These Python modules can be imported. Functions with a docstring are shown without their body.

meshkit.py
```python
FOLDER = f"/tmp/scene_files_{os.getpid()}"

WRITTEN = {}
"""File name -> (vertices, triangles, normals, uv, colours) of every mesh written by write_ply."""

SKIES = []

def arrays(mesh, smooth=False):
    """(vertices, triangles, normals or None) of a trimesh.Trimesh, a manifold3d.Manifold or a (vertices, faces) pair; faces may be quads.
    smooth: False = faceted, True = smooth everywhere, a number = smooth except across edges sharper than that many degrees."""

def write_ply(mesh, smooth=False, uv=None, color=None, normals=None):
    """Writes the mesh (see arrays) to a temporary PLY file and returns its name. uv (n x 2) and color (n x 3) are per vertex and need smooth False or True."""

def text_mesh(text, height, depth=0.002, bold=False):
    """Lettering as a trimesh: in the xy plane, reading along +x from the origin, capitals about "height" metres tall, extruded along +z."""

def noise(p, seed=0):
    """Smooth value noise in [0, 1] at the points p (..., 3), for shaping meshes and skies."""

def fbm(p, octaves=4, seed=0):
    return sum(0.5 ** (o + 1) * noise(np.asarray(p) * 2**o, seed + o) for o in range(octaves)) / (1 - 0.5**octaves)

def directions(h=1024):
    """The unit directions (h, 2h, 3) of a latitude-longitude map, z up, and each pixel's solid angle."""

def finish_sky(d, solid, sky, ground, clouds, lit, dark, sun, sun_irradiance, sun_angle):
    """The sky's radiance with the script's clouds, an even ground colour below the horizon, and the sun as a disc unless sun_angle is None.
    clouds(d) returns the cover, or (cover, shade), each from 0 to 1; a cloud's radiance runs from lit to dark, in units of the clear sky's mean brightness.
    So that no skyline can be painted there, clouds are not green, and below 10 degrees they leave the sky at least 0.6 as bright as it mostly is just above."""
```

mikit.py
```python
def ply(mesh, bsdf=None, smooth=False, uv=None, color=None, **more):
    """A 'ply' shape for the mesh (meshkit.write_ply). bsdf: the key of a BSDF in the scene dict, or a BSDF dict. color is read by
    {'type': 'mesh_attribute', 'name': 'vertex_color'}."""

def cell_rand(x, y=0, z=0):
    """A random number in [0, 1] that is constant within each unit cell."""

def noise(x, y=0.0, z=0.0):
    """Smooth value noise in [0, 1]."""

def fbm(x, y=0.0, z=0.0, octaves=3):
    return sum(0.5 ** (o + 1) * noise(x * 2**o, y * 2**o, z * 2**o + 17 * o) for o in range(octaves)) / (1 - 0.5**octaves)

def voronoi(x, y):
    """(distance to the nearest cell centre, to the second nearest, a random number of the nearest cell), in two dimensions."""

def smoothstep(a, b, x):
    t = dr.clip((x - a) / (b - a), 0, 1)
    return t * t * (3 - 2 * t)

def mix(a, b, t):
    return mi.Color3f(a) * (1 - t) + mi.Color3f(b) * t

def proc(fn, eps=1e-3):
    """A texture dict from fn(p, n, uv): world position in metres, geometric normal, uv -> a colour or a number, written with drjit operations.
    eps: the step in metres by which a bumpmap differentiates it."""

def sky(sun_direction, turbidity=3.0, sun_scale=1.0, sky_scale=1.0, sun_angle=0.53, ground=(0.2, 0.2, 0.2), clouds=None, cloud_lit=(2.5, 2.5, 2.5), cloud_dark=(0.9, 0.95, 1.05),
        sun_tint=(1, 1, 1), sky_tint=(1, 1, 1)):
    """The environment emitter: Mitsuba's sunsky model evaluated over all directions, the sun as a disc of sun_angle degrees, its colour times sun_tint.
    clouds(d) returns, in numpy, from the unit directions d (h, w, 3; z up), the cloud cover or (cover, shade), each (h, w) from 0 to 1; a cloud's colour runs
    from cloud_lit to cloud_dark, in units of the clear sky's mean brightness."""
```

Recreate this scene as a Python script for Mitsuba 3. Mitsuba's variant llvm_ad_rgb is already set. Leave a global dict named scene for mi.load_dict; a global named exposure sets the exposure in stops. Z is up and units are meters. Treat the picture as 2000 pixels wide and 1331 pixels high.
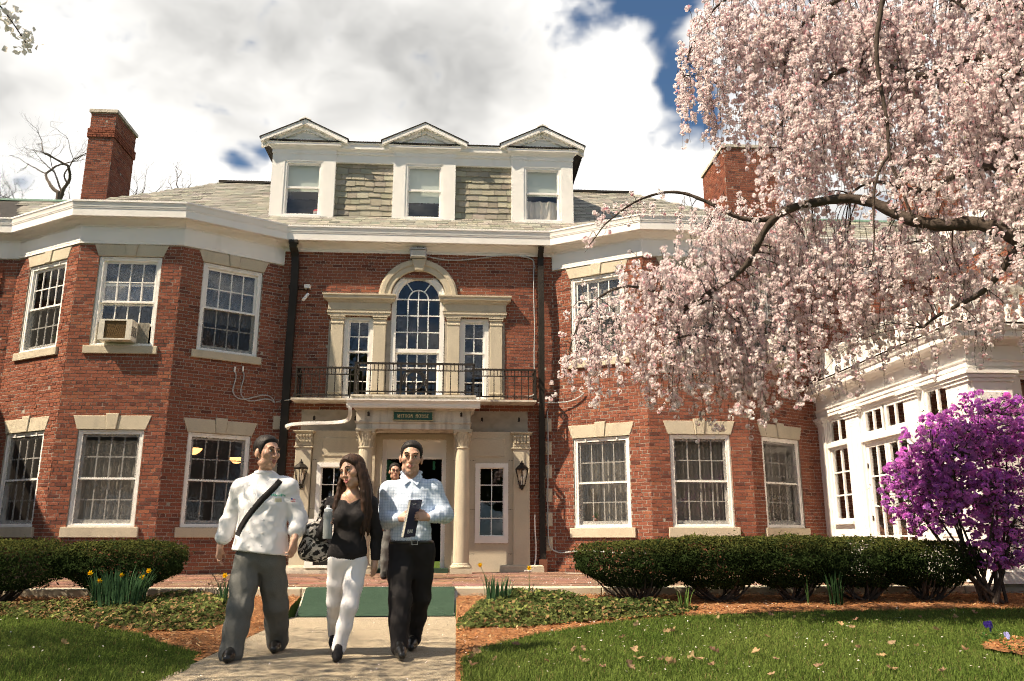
import math, random
import numpy as np, trimesh, mitsuba as mi, mikit, meshkit, manifold3d as m3
import drjit as dr
from mikit import proc, noise, fbm, mix, smoothstep, cell_rand
from shapely.geometry import Polygon, box as sbox, Point, LineString
from shapely.ops import unary_union
T = mi.ScalarTransform4f
RNG = np.random.default_rng(11)
random.seed(5)
scene, labels = {}, {}

# ------------------------------------------------------------------ camera, sky and sun, exposure
CAM = np.array([0.8819, -16.8, 0.6255]); YAW, PITCH, FPX = math.radians(3.721), math.radians(13.575), 1606.8
FWD = np.array([math.sin(YAW)*math.cos(PITCH), math.cos(YAW)*math.cos(PITCH), math.sin(PITCH)])
scene['camera'] = {'type': 'perspective', 'fov': 2*math.degrees(math.atan(1000/FPX)), 'fov_axis': 'x', 'near_clip': 0.1, 'far_clip': 3000.0,
                   'to_world': T().look_at(origin=CAM.tolist(), target=(CAM+FWD).tolist(), up=[0, 0, 1])}
exposure = 1.95
SUN = (-0.575, -0.256, 0.777)


def clouds(d):
    # broken spring cumulus: a thick grey-bellied sheet with ragged blue gaps
    q = d/np.maximum(d[..., 2:3]+0.35, 0.05)
    w = np.stack([meshkit.fbm(q*9+9, 4, 31), meshkit.fbm(q*9+4, 4, 33), 0*q[..., 0]+.5], -1)-.5
    q2 = q+w*.10
    big, fine = meshkit.fbm(q2*8.0+1.7, 5, 3), meshkit.fbm(q2*30.0+7.0, 5, 9)
    az, el = np.degrees(np.arctan2(d[..., 0], d[..., 1])), np.degrees(np.arcsin(np.clip(d[..., 2], -1, 1)))
    az, el = az+w[..., 0]*6, el+w[..., 1]*4
    thick = 0.55*big+0.42*fine-0.045
    thick = thick+0.28*np.exp(-((az-5)/55)**2-((el-24)/24)**2)
    for a, e, sa, se, g in GAPS: thick = thick-g*np.exp(-((az-a)/sa)**2-((el-e)/se)**2)
    cover = np.clip((thick-0.36)/0.25, 0, 1)
    cover = cover*cover*(3-2*cover)
    shade = np.clip((meshkit.fbm(q2*6.0+2.0, 4, 21)-0.45)*1.6+0.10, -.1, .8)+(fine-.5)*.55
    for a, e, sa, se, g in BELLIES: shade = shade+g*np.exp(-((az-a)/sa)**2-((el-e)/se)**2)
    return cover, np.clip(shade, 0, 1)
GAPS = [(14.0, 36.4, 4.5, 1.6, .42), (16.6, 31.2, 2.0, 3.9, .50), (-15.0, 25.2, 1.9, 1.2, .36), (26, 27, 8, 9, .12)]
BELLIES = [(-9.0, 31.3, 13.0, 5.2, .62), (2.0, 31.5, 7.0, 4.5, .28), (-30, 26, 6, 3, .30), (9.5, 26.0, 4.0, 1.6, .30), (-22.0, 26.0, 5.0, 2.2, -.5), (13.0, 28.0, 5.0, 3.0, -.6)]
scene['sky'] = mikit.sky(SUN, turbidity=3.0, clouds=clouds, cloud_lit=(5.0, 4.88, 4.65), cloud_dark=(2.35, 2.33, 2.26), sky_scale=0.75, sun_scale=1.8, sky_tint=(.92, .97, 1.0), ground=(0.16, 0.17, 0.12))
labels['sky'] = {'kind': 'structure'}

# ------------------------------------------------------------------ materials
def C(*v): return {'type': 'rgb', 'value': list(v)}
def two(b): return {'type': 'twosided', 'bsdf': b}
def diff(c): return two({'type': 'diffuse', 'reflectance': c})
def pri(c, rough=0.6, spec=0.4, **k): return two({'type': 'principled', 'base_color': c, 'roughness': rough, 'specular': spec, **k})
def bump(b, fn, scale, eps=1e-3): return two({'type': 'bumpmap', 'arbitrary': proc(fn, eps), 'scale': scale, 'bsdf': b})
VC = {'type': 'mesh_attribute', 'name': 'vertex_color'}


def p_mortar(p, n, uv): return mix((.27, .24, .20), (.42, .385, .33), fbm(p.x*9, p.y*9, p.z*9, 3))
def p_stone(p, n, uv):
    s = fbm(p.x*1.7, p.y*1.7, p.z*2.6, 4)
    g = noise(p.x*140, p.y*140, p.z*140)
    streak = smoothstep(.52, .8, fbm(p.x*7, p.y*7, p.z*.8, 3))
    return mix(mix((.45, .40, .305), (.54, .485, .38), s), (.36, .325, .26), streak*.35)*(0.9+.2*g)
def p_oldstone(p, n, uv):
    s = fbm(p.x*2.5, p.y*2.5, p.z*1.2, 4)
    streak = smoothstep(.42, .72, fbm(p.x*11, p.y*11, p.z*1.1, 4))
    return mix(mix((.50, .45, .37), (.63, .59, .52), s), (.30, .27, .225), streak*.7)*(0.9+.2*noise(p.x*130, p.y*130, p.z*130))
def p_white(p, n, uv):
    s = fbm(p.x*2.2, p.y*2.2, p.z*2.2, 4)
    grime = smoothstep(.55, .85, fbm(p.x*5, p.y*5, p.z*1.3, 4))
    return mix((.77, .76, .735), (.66, .645, .61), s*.6+grime*.5)
def p_path(p, n, uv):
    a = cell_rand(dr.floor(p.x*95), dr.floor(p.y*95))
    b = fbm(p.x*1.3, p.y*1.3, 0, 4)
    sp = smoothstep(.6, .95, noise(p.x*60, p.y*60))
    return mix(mix((.25, .205, .140), (.35, .295, .21), b), mix((.13, .095, .06), (.50, .45, .36), a), .42+.2*sp)
def p_mulch(p, n, uv):
    return mix(mix((.13, .058, .030), (.33, .17, .085), noise(p.x*70, p.y*70, p.z*70)), (.44, .25, .12), smoothstep(.6, .9, noise(p.x*38, p.y*52, p.z*30))*.7)
def p_soil(p, n, uv):
    return mix((.035, .058, .014), (.07, .10, .025), fbm(p.x*4, p.y*4, 0, 4))*(0.7+.6*noise(p.x*60, p.y*60))
def p_bark(p, n, uv):
    return mix((.028, .022, .019), (.105, .085, .073), fbm(p.x*18, p.y*18, p.z*14, 4))
def b_bark(p, n, uv): return fbm(p.x*28, p.y*28, p.z*17, 3)
def p_dark(p, n, uv): return mix((.014, .012, .010), (.036, .030, .024), fbm(p.x*6, p.y*6, p.z*2.2, 4))
def p_felt(p, n, uv): return mix((.032, .056, .040), (.046, .076, .054), fbm(p.x*5, p.y*5, p.z*5, 4))*(0.75+.5*noise(p.x*160, p.y*160, p.z*160))
def p_skin(p, n, uv): return mix((.42, .235, .16), (.52, .32, .235), fbm(p.x*22, p.y*22, p.z*22, 3))
def p_jacket(p, n, uv): return mix((.72, .73, .76), (.80, .80, .81), fbm(p.x*6, p.y*6, p.z*6, 3))
def p_grey(p, n, uv): return mix((.105, .108, .104), (.155, .158, .150), fbm(p.x*9, p.y*9, p.z*3, 3))*(.85+.3*noise(p.x*300, p.y*300, p.z*300))
def p_black(p, n, uv): return mix((.010, .009, .010), (.022, .020, .021), fbm(p.x*8, p.y*8, p.z*8, 3))
def p_jeans(p, n, uv): return mix((.70, .69, .71), (.78, .77, .78), fbm(p.x*7, p.y*7, p.z*7, 3))
def p_check(p, n, uv):
    a, b = p.x*42, p.z*42
    fa, fb = a-dr.floor(a), b-dr.floor(b)
    g = dr.select(fa < .28, mi.Float(1), mi.Float(0))+dr.select(fb < .28, mi.Float(1), mi.Float(0))
    return mix((.60, .68, .80), (.30, .40, .56), g*.42)
def p_hair(p, n, uv): return mix((.012, .007, .005), (.060, .028, .015), noise(p.x*130, p.y*130, p.z*7))
def p_bag(p, n, uv):
    w = fbm(p.x*14+4, p.y*14, p.z*14, 4)
    return mix((.025, .025, .025), (.42, .40, .37), smoothstep(.46, .60, noise(p.x*40+w*9, p.y*40, p.z*40+w*6)))
def p_inside(p, n, uv): return mix((.20, .175, .15), (.26, .235, .20), fbm(p.x, p.y, p.z, 2))
def p_curtain(p, n, uv): return mix((.50, .47, .42), (.62, .59, .53), noise(p.x*3, p.y*3, p.z*1.5))
def p_metal(p, n, uv): return mix((.30, .31, .31), (.44, .45, .45), fbm(p.x*7, p.y*7, p.z*4, 3))
def p_wood(p, n, uv): return mix((.20, .19, .17), (.30, .285, .25), fbm(p.x*3, p.y*3, p.z*3, 3))
def b_fine(p, n, uv): return noise(p.x*110, p.y*110, p.z*110)
def b_cloth(p, n, uv): return fbm(p.x*13, p.y*13, p.z*9, 3)


M = scene
M['brick_bsdf'] = diff(VC)
M['mortar_bsdf'] = diff(proc(p_mortar))
M['stone_bsdf'] = bump(diff(proc(p_stone)), b_fine, .0015)
M['old_stone_bsdf'] = diff(proc(p_oldstone))
M['white_bsdf'] = pri(proc(p_white), .45, .4)
M['slate_bsdf'] = pri(VC, .55, .4)
M['path_bsdf'] = bump(diff(proc(p_path)), b_fine, .002)
M['mulch_bsdf'] = diff(proc(p_mulch))
M['soil_bsdf'] = diff(proc(p_soil))
M['bark_bsdf'] = bump(diff(proc(p_bark)), b_bark, .012, 2e-3)
M['dark_metal_bsdf'] = pri(proc(p_dark), .55, .2)
M['screen_bsdf'] = {'type': 'mask', 'opacity': .42, 'bsdf': {'type': 'twosided', 'bsdf': {'type': 'diffuse', 'reflectance': C(.045, .045, .043)}}}
M['dark_hair_bsdf'] = pri(C(.013, .010, .009), .6, .3)
M['felt_bsdf'] = diff(proc(p_felt))
M['skin_bsdf'] = pri(proc(p_skin), .48, .45)
M['jacket_bsdf'] = bump(diff(proc(p_jacket)), b_cloth, .008, 3e-3)
M['grey_cloth_bsdf'] = bump(diff(proc(p_grey)), b_cloth, .008, 3e-3)
M['black_cloth_bsdf'] = bump(pri(proc(p_black), .8, .25), b_cloth, .006, 3e-3)
M['white_cloth_bsdf'] = bump(diff(proc(p_jeans)), b_cloth, .006, 3e-3)
M['check_cloth_bsdf'] = bump(diff(proc(p_check)), b_cloth, .008, 3e-3)
M['hair_bsdf'] = pri(proc(p_hair), .62, .3)
M['bag_bsdf'] = diff(proc(p_bag))
M['inside_bsdf'] = diff(proc(p_inside))
M['curtain_bsdf'] = diff(proc(p_curtain))
M['metal_bsdf'] = pri(proc(p_metal), .4, .5)
M['wood_bsdf'] = diff(proc(p_wood))
M['twig_bsdf'] = diff(C(.115, .095, .080))
M['leaf_bsdf'] = {'type': 'principledthin', 'base_color': VC, 'roughness': .5, 'spec_trans': 0.0, 'diff_trans': .7, 'eta': 1.4}
M['petal_bsdf'] = {'type': 'principledthin', 'base_color': VC, 'roughness': .7, 'spec_trans': 0.0, 'diff_trans': 1.1, 'eta': 1.3}
M['tint_bsdf'] = pri(VC, .5, .4)
M['matte_bsdf'] = diff(VC)
M['glass_bsdf'] = {'type': 'thindielectric', 'int_ior': 1.5}
M['bottle_bsdf'] = two({'type': 'principled', 'base_color': C(.20, .215, .22), 'roughness': .12, 'specular': .7, 'clearcoat': .6})
M['gloss_black_bsdf'] = pri(C(.012, .012, .012), .25, .5)
M['eye_bsdf'] = pri(VC, .12, .6)

# ------------------------------------------------------------------ mesh helpers
QUAD = np.array([[0, 1, 2], [0, 2, 3]])
BOXF = np.array([[0, 2, 1], [0, 3, 2], [4, 5, 6], [4, 6, 7], [0, 1, 5], [0, 5, 4], [1, 2, 6], [1, 6, 5], [2, 3, 7], [2, 7, 6], [3, 0, 4], [3, 4, 7]])


class MB:
    def __init__(self): self.v, self.f, self.c, self.n = [], [], [], 0
    def add(self, v, f, c=None):
        v = np.asarray(v, float).reshape(-1, 3); f = np.asarray(f, int).reshape(-1, 3)
        self.v.append(v); self.f.append(f+self.n); self.n += len(v)
        if c is not None: self.c.append(np.broadcast_to(np.asarray(c, float), (len(v), 3)))
        return self
    def mesh(self, m, c=None):
        if hasattr(m, 'to_mesh'):
            k = m.to_mesh(); return self.add(k.vert_properties[:, :3], k.tri_verts, c)
        return self.add(m.vertices, m.faces, c)
    def fbox(self, fr, s0, s1, d0, d1, z0, z1, c=None):
        q = np.array([[s0, d0, z0], [s1, d0, z0], [s1, d1, z0], [s0, d1, z0], [s0, d0, z1], [s1, d0, z1], [s1, d1, z1], [s0, d1, z1]])
        return self.add(fr.pts(q), BOXF[:, ::-1] if fr.flip else BOXF, c)
    def prism(self, fr, poly, d0, d1, bev=0.006, c=None):
        """polygon (s, z) extruded along the outward direction, its front edge chamfered"""
        p = np.asarray(poly, float); n = len(p)
        pp = Polygon(p)
        if not pp.exterior.is_ccw: p = p[::-1]
        q = inset(p, bev) if bev else p
        L = [np.c_[p[:, 0], np.full(n, d0), p[:, 1]], np.c_[p[:, 0], np.full(n, d1-bev), p[:, 1]], np.c_[q[:, 0], np.full(n, d1), q[:, 1]]]
        f = []
        for k in (0, 1):
            for i in range(n):
                j = (i+1) % n; a, b, cc, dd = k*n+i, k*n+j, (k+1)*n+j, (k+1)*n+i
                f += [[a, b, cc], [a, cc, dd]]
        tri = ear(q)
        f += (np.asarray(tri)+2*n).tolist()
        return self.add(fr.pts(np.vstack(L)), f, c)
    def tube(self, pts, r, sides=6, c=None, cap=True):
        v, f = tube(pts, r, sides, cap)
        return self.add(v, f, c)
    def build(self, key, bsdf, smooth=False, **more):
        v = np.vstack(self.v); f = np.vstack(self.f)
        col = np.vstack(self.c) if self.c else None
        if col is not None and smooth not in (True, False): smooth = False
        scene[key] = mikit.ply(trimesh.Trimesh(v, f, process=False), bsdf, smooth=smooth, color=col, **more)
        return key


def ear(q):
    import mapbox_earcut
    return mapbox_earcut.triangulate_float64(np.ascontiguousarray(q, float), np.array([len(q)], np.uint32)).reshape(-1, 3)


def inset(p, b):
    n = len(p); out = []
    for i in range(n):
        a, o, c = p[i-1], p[i], p[(i+1) % n]
        e1 = (o-a)/max(np.linalg.norm(o-a), 1e-9); e2 = (c-o)/max(np.linalg.norm(c-o), 1e-9)
        n1, n2 = np.array([-e1[1], e1[0]]), np.array([-e2[1], e2[0]])
        m = n1+n2; out.append(o+m*b/max(0.35, (m@m)/2))
    return np.array(out)


def tube(pts, r, sides=6, cap=True):
    p = np.asarray(pts, float); n = len(p); r = np.broadcast_to(np.asarray(r, float), (n,))
    t = np.gradient(p, axis=0) if n > 1 else np.array([[0, 0, 1.]]); t /= np.linalg.norm(t, axis=1, keepdims=True)+1e-12
    a = np.cross(t, [0.31, 0.17, 0.93] if abs(t[0] @ np.array([0.31, 0.17, 0.93])) < .9 else [1, 0, 0]); a /= np.linalg.norm(a, axis=1, keepdims=True)+1e-12
    b = np.cross(t, a); g = np.arange(sides)*2*np.pi/sides
    v = (p[:, None]+r[:, None, None]*(np.cos(g)[None, :, None]*a[:, None]+np.sin(g)[None, :, None]*b[:, None])).reshape(-1, 3)
    i, j = np.meshgrid(np.arange(n-1), np.arange(sides), indexing='ij'); j2 = (j+1) % sides
    A, B, Cc, D = i*sides+j, i*sides+j2, (i+1)*sides+j2, (i+1)*sides+j
    f = np.vstack([np.stack([A, B, Cc], -1).reshape(-1, 3), np.stack([A, Cc, D], -1).reshape(-1, 3)])
    if cap:
        k = np.arange(1, sides-1); f = np.vstack([f, np.stack([k*0, k+1, k], 1), np.stack([k*0, k, k+1], 1)+(n-1)*sides])
    return v, f


def spline(pts, n):
    """smooth curve through the points"""
    from scipy.interpolate import CubicSpline
    p = np.asarray(pts, float); u = np.r_[0, np.cumsum(np.linalg.norm(np.diff(p, axis=0), axis=1)+1e-6)]
    return CubicSpline(u, p)(np.linspace(0, u[-1], n))


class Fr:
    """a wall's own frame: s along it (left to right as seen from outside), d outward, z up"""
    def __init__(self, A, B=None, u=None):
        self.o = np.array([*A, 0.0]); d = np.asarray(B, float)-np.asarray(A, float) if B is not None else np.asarray(u, float)
        self.len = float(np.linalg.norm(d)); u = d/self.len
        self.u = np.array([u[0], u[1], 0]); self.n = np.array([u[1], -u[0], 0]); self.flip = False
        self.flip = True  # s, d, z is left-handed here: s x d points down
    def pts(self, q):
        q = np.asarray(q, float).reshape(-1, 3)
        return self.o+q[:, :1]*self.u+q[:, 1:2]*self.n+q[:, 2:3]*np.array([0, 0, 1.])


count = {}
def numbered(name):
    count[name] = count.get(name, -1)+1
    return name if count[name] == 0 else f'{name}_{count[name]:03d}'
def say(key, label=None, cat=None, group=None, kind=None):
    labels[key] = {k: v for k, v in (('label', label), ('category', cat), ('group', group), ('kind', kind)) if v}
    return key
def lathe(prof, sides=24):
    """profile (r, z) turned about z"""
    p = np.asarray(prof, float); g = np.arange(sides)*2*np.pi/sides
    v = np.stack([p[:, None, 0]*np.cos(g), p[:, None, 0]*np.sin(g), np.repeat(p[:, 1:2], sides, 1)], -1).reshape(-1, 3)
    i, j = np.meshgrid(np.arange(len(p)-1), np.arange(sides), indexing='ij'); j2 = (j+1) % sides
    A, B, Cc, D = i*sides+j, i*sides+j2, (i+1)*sides+j2, (i+1)*sides+j
    return v, np.vstack([np.stack([A, B, Cc], -1).reshape(-1, 3), np.stack([A, Cc, D], -1).reshape(-1, 3)])
def seen(p):
    """rough distance score used only to choose which alike pieces get an entry of their own (nearest in view first)"""
    d = np.asarray(p)-CAM; w = d@FWD
    r = np.array([math.cos(YAW), -math.sin(YAW), 0]); u = np.cross(r, FWD)
    ok = (w > .5) & (np.abs(d@r/w) < .6) & (np.abs(d@u/w) < .40)
    return np.where(ok, w, w+1000)
# ------------------------------------------------------------------ the brick house
P0, P1, P2, P3 = (-2.853, 0.0), (-4.578, -1.089), (-6.549, -1.089), (-8.221, -0.039)
Q0, Q1, Q2, Q3 = (2.853, 0.0), (4.564, -1.077), (6.563, -1.077), (8.248, -0.031)
WLa, WRb = (-11.3, -0.04), (11.3, -0.03)
FR = {'WL': Fr(WLa, P3), 'LC': Fr(P3, P2), 'LB': Fr(P2, P1), 'LA': Fr(P1, P0), 'RW': Fr(P0, Q0), 'RA': Fr(Q0, Q1), 'RB': Fr(Q1, Q2), 'RC': Fr(Q2, Q3), 'WR': Fr(Q3, WRb),
      'SL': Fr((-11.3, -7.5), (-11.3, -0.04)), 'SR': Fr((11.3, -0.03), (11.3, -9.0))}
RW = Fr((0.0, 0.0), u=(1.0, 0.0))            # the recessed wall, measured from its middle: s = x, d = -y
H = 'brick_house'
say(H, 'red brick house with two angled bays, slate roof, three white dormers and white cornice', 'house')
Z1, Z2 = (0.842, 2.607), (4.204, 6.0)
WIN = 1.20
offs = {'LA': -.011, 'LB': .003, 'LC': .036, 'RA': .004, 'RB': -.005, 'RC': -.054}
openings = {k: [] for k in FR}
for k in offs:
    c = FR[k].len/2+offs[k]
    openings[k] = [(c-WIN/2, c+WIN/2, *Z1), (c-WIN/2, c+WIN/2, *Z2)]
h = FR['RW'].len/2
openings['RW'] = [(h-1.53, h-.92, 3.42, 5.17), (h+.87, h+1.48, 3.42, 5.17), (h-.56, h+.56, 3.42, 6.0), (h-.66, h+.66, -.05, 2.62), (h-1.9, h-1.2, .5, 2.13), (h+1.2, h+1.9, .5, 2.13)]
openings['SR'] = [(3.3, 4.3, *Z2), (6.0, 7.0, *Z2)]


def backing(fr, z0, z1, ops, mb, depth=.13):
    ss = sorted({0.0, fr.len, *[o[0] for o in ops], *[o[1] for o in ops]}); zs = sorted({z0, z1, *[min(max(o[2], z0), z1) for o in ops], *[o[3] for o in ops]})
    for a, b in zip(ss, ss[1:]):
        for c, d in zip(zs, zs[1:]):
            m, q = (a+b)/2, (c+d)/2
            if any(o[0] < m < o[1] and o[2] < q < o[3] for o in ops): continue
            mb.add(fr.pts([[a, 0, c], [b, 0, c], [b, 0, d], [a, 0, d]]), QUAD)
    for a, b, c, d in ops:
        for (p, q) in (((a, c), (a, d)), ((b, c), (b, d)), ((a, d), (b, d)), ((a, c), (b, c))):
            mb.add(fr.pts([[p[0], 0, p[1]], [q[0], 0, q[1]], [q[0], -depth, q[1]], [p[0], -depth, p[1]]]), QUAD)


BR = []                                       # every brick: corner arrays
def bricks(fr, s0, s1, z0, z1, ops, seed, proud=.007):
    rng = np.random.default_rng(seed); rows = []
    for k in range(int(round(z0/.0677)), int(z1/.0677)+1):
        za, zb = k*.0677+.005, k*.0677+.0627
        if zb > z1+.02: break
        mod = .1016 if k % 6 == 3 else .2032
        x = s0-mod+((k % 2)*mod/2)+rng.uniform(-.006, .006)
        blocked = sorted((o[0], o[1]) for o in ops if o[2] < (za+zb)/2 < o[3])
        while x < s1:
            segs = [(max(x+.005, s0), min(x+mod-.005, s1))]
            for a, b in blocked:
                segs = [t for q in segs for t in ((q[0], min(q[1], a)), (max(q[0], b), q[1])) if t[1]-t[0] > .015]
            for a, b in segs:
                if b-a > .015: rows.append((a, b, za, zb))
            x += mod
    r = np.array(rows); n = len(r)
    j = rng.normal(0, .0012, (n, 4)); r = r+j
    d1 = proud+rng.normal(0, .0022, n); tilt = rng.normal(0, .0014, n)
    q = np.empty((n, 8, 3))
    for i, (a, b, dd) in enumerate(((0, 2, 0), (1, 2, 0), (1, 3, 0), (0, 3, 0), (0, 2, 1), (1, 2, 1), (1, 3, 1), (0, 3, 1))):
        q[:, i, 0], q[:, i, 2] = r[:, a], r[:, b]
        q[:, i, 1] = (d1+tilt*(1 if i in (4, 7) else -1)) if dd else 0.001
        if dd: q[:, i, 0] += (.0025 if a == 0 else -.0025); q[:, i, 2] += (.0025 if b == 2 else -.0025)
    w = fr.pts(q.reshape(-1, 3)).reshape(n, 8, 3)
    t = rng.random(n)
    col = np.array([.215, .082, .055])*(0.88+.28*t[:, None])
    pick = rng.random(n)
    col[pick < .10] *= np.array([.62, .68, .78])
    col[pick > .90] *= np.array([1.18, 1.25, 1.15])
    patch = meshkit.fbm(w.mean(1)*np.array([.9, .9, 1.3]), 4, 5)[:, None]
    col = col*(.88+.24*patch)
    BR.append((w, col))


BRF = np.array([[4, 5, 6], [4, 6, 7], [0, 1, 5], [0, 5, 4], [1, 2, 6], [1, 6, 5], [2, 3, 7], [2, 7, 6], [3, 0, 4], [3, 4, 7]])
top = 6.62
for i, k in enumerate(('LB', 'LA', 'LC', 'RW', 'RA', 'RB', 'RC', 'WL', 'WR', 'SL', 'SR')):
    mb = MB(); backing(FR[k], -.3, top, openings[k], mb); mb.build(numbered(H+'__wall'), 'mortar_bsdf')
    zt = 6.56 if k == 'RW' else 6.27
    ops = list(openings[k])
    if k == 'RW': ops += [(h-2.3, h+2.3, -.1, 3.2), (h-1.85, h+1.82, 3.4, 5.05)]
    bricks(FR[k], 0, FR[k].len, -.14, zt, ops, 100+i)
# raised brick quoin blocks on the left wing wall
for k in range(9):
    z = .55+k*.62
    w = .40 if k % 2 else .52
    mb = MB(); fr = FR['WL']; e = fr.len-.28
    bricks(fr, e-w, e, z, z+.50, [], 300+k, .034)
W, COL = np.vstack([b[0] for b in BR]), np.vstack([b[1] for b in BR])
order = np.argsort(seen(W.mean(1))+np.where(W.mean(1)[:, 2] < .72, 50, 0))
for i in order[:300]:
    MB().add(W[i], BRF, COL[i]).build(numbered(H+'__wall__brick'), 'brick_bsdf')
rest = order[300:]
fb = (BRF[None]+(np.arange(len(rest))*8)[:, None, None]).reshape(-1, 3)
MB().add(W[rest].reshape(-1, 3), fb, np.repeat(COL[rest], 8, 0)).build(H+'__wall__brickwork', 'brick_bsdf'); say(H+'__wall__brickwork', kind='stuff')


# ------------------------------------------------------------------ windows of the bays
def sash(fr, s0, s1, z0, z1, d, cols, rows, win, stile=.045, munt=.020, bsdf='white_bsdf', rail=None, key='sash'):
    mb = MB(); t = .032; rb = rail or stile
    mb.fbox(fr, s0, s0+stile, d-t, d, z0, z1); mb.fbox(fr, s1-stile, s1, d-t, d, z0, z1)
    mb.fbox(fr, s0+stile, s1-stile, d-t, d-.001, z0, z0+rb); mb.fbox(fr, s0+stile, s1-stile, d-t, d-.001, z1-stile, z1)
    a, b, c, e = s0+stile, s1-stile, z0+rb, z1-stile
    xs, zs = np.linspace(a, b, cols+1), np.linspace(c, e, rows+1)
    for x in xs[1:-1]: mb.fbox(fr, x-munt/2, x+munt/2, d-t+.004, d-.004, c, e)
    for z in zs[1:-1]: mb.fbox(fr, a, b, d-t+.006, d-.006, z-munt/2, z+munt/2)
    mb.build(numbered(f'{win}__{key}'), bsdf)
    for i in range(cols):
        for j in range(rows):
            MB().add(fr.pts([[xs[i], d-.016, zs[j]], [xs[i+1], d-.016, zs[j]], [xs[i+1], d-.016, zs[j+1]], [xs[i], d-.016, zs[j+1]]]), QUAD).build(numbered(win+'__pane'), 'glass_bsdf')


def wave_sheet(fr, s0, s1, z0, z1, d, key, bsdf, waves=9, amp=.035, seed=0, gather=0.0):
    rng = np.random.default_rng(seed); n, m = 90, 14
    s, z = np.linspace(0, 1, n), np.linspace(z0, z1, m)
    ph = np.cumsum(rng.uniform(.5, 1.5, n)); ph = ph/ph[-1]*waves*2*np.pi
    S, Zz = np.meshgrid(s, z); A = np.sin(ph)[None]*amp*(.7+.5*((Zz-z0)/(z1-z0)))+.4*amp*np.sin(2.3*ph+1)[None]
    v = fr.pts(np.stack([s0+S*(s1-s0), d+A, Zz], -1).reshape(-1, 3))
    i, j = np.meshgrid(np.arange(m-1), np.arange(n-1), indexing='ij'); a = i*n+j
    f = np.stack([np.stack([a, a+1, a+n+1], -1), np.stack([a, a+n+1, a+n], -1)], 2).reshape(-1, 3)
    scene[key] = mikit.ply(trimesh.Trimesh(v, f, process=False), bsdf, smooth=True)


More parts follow.
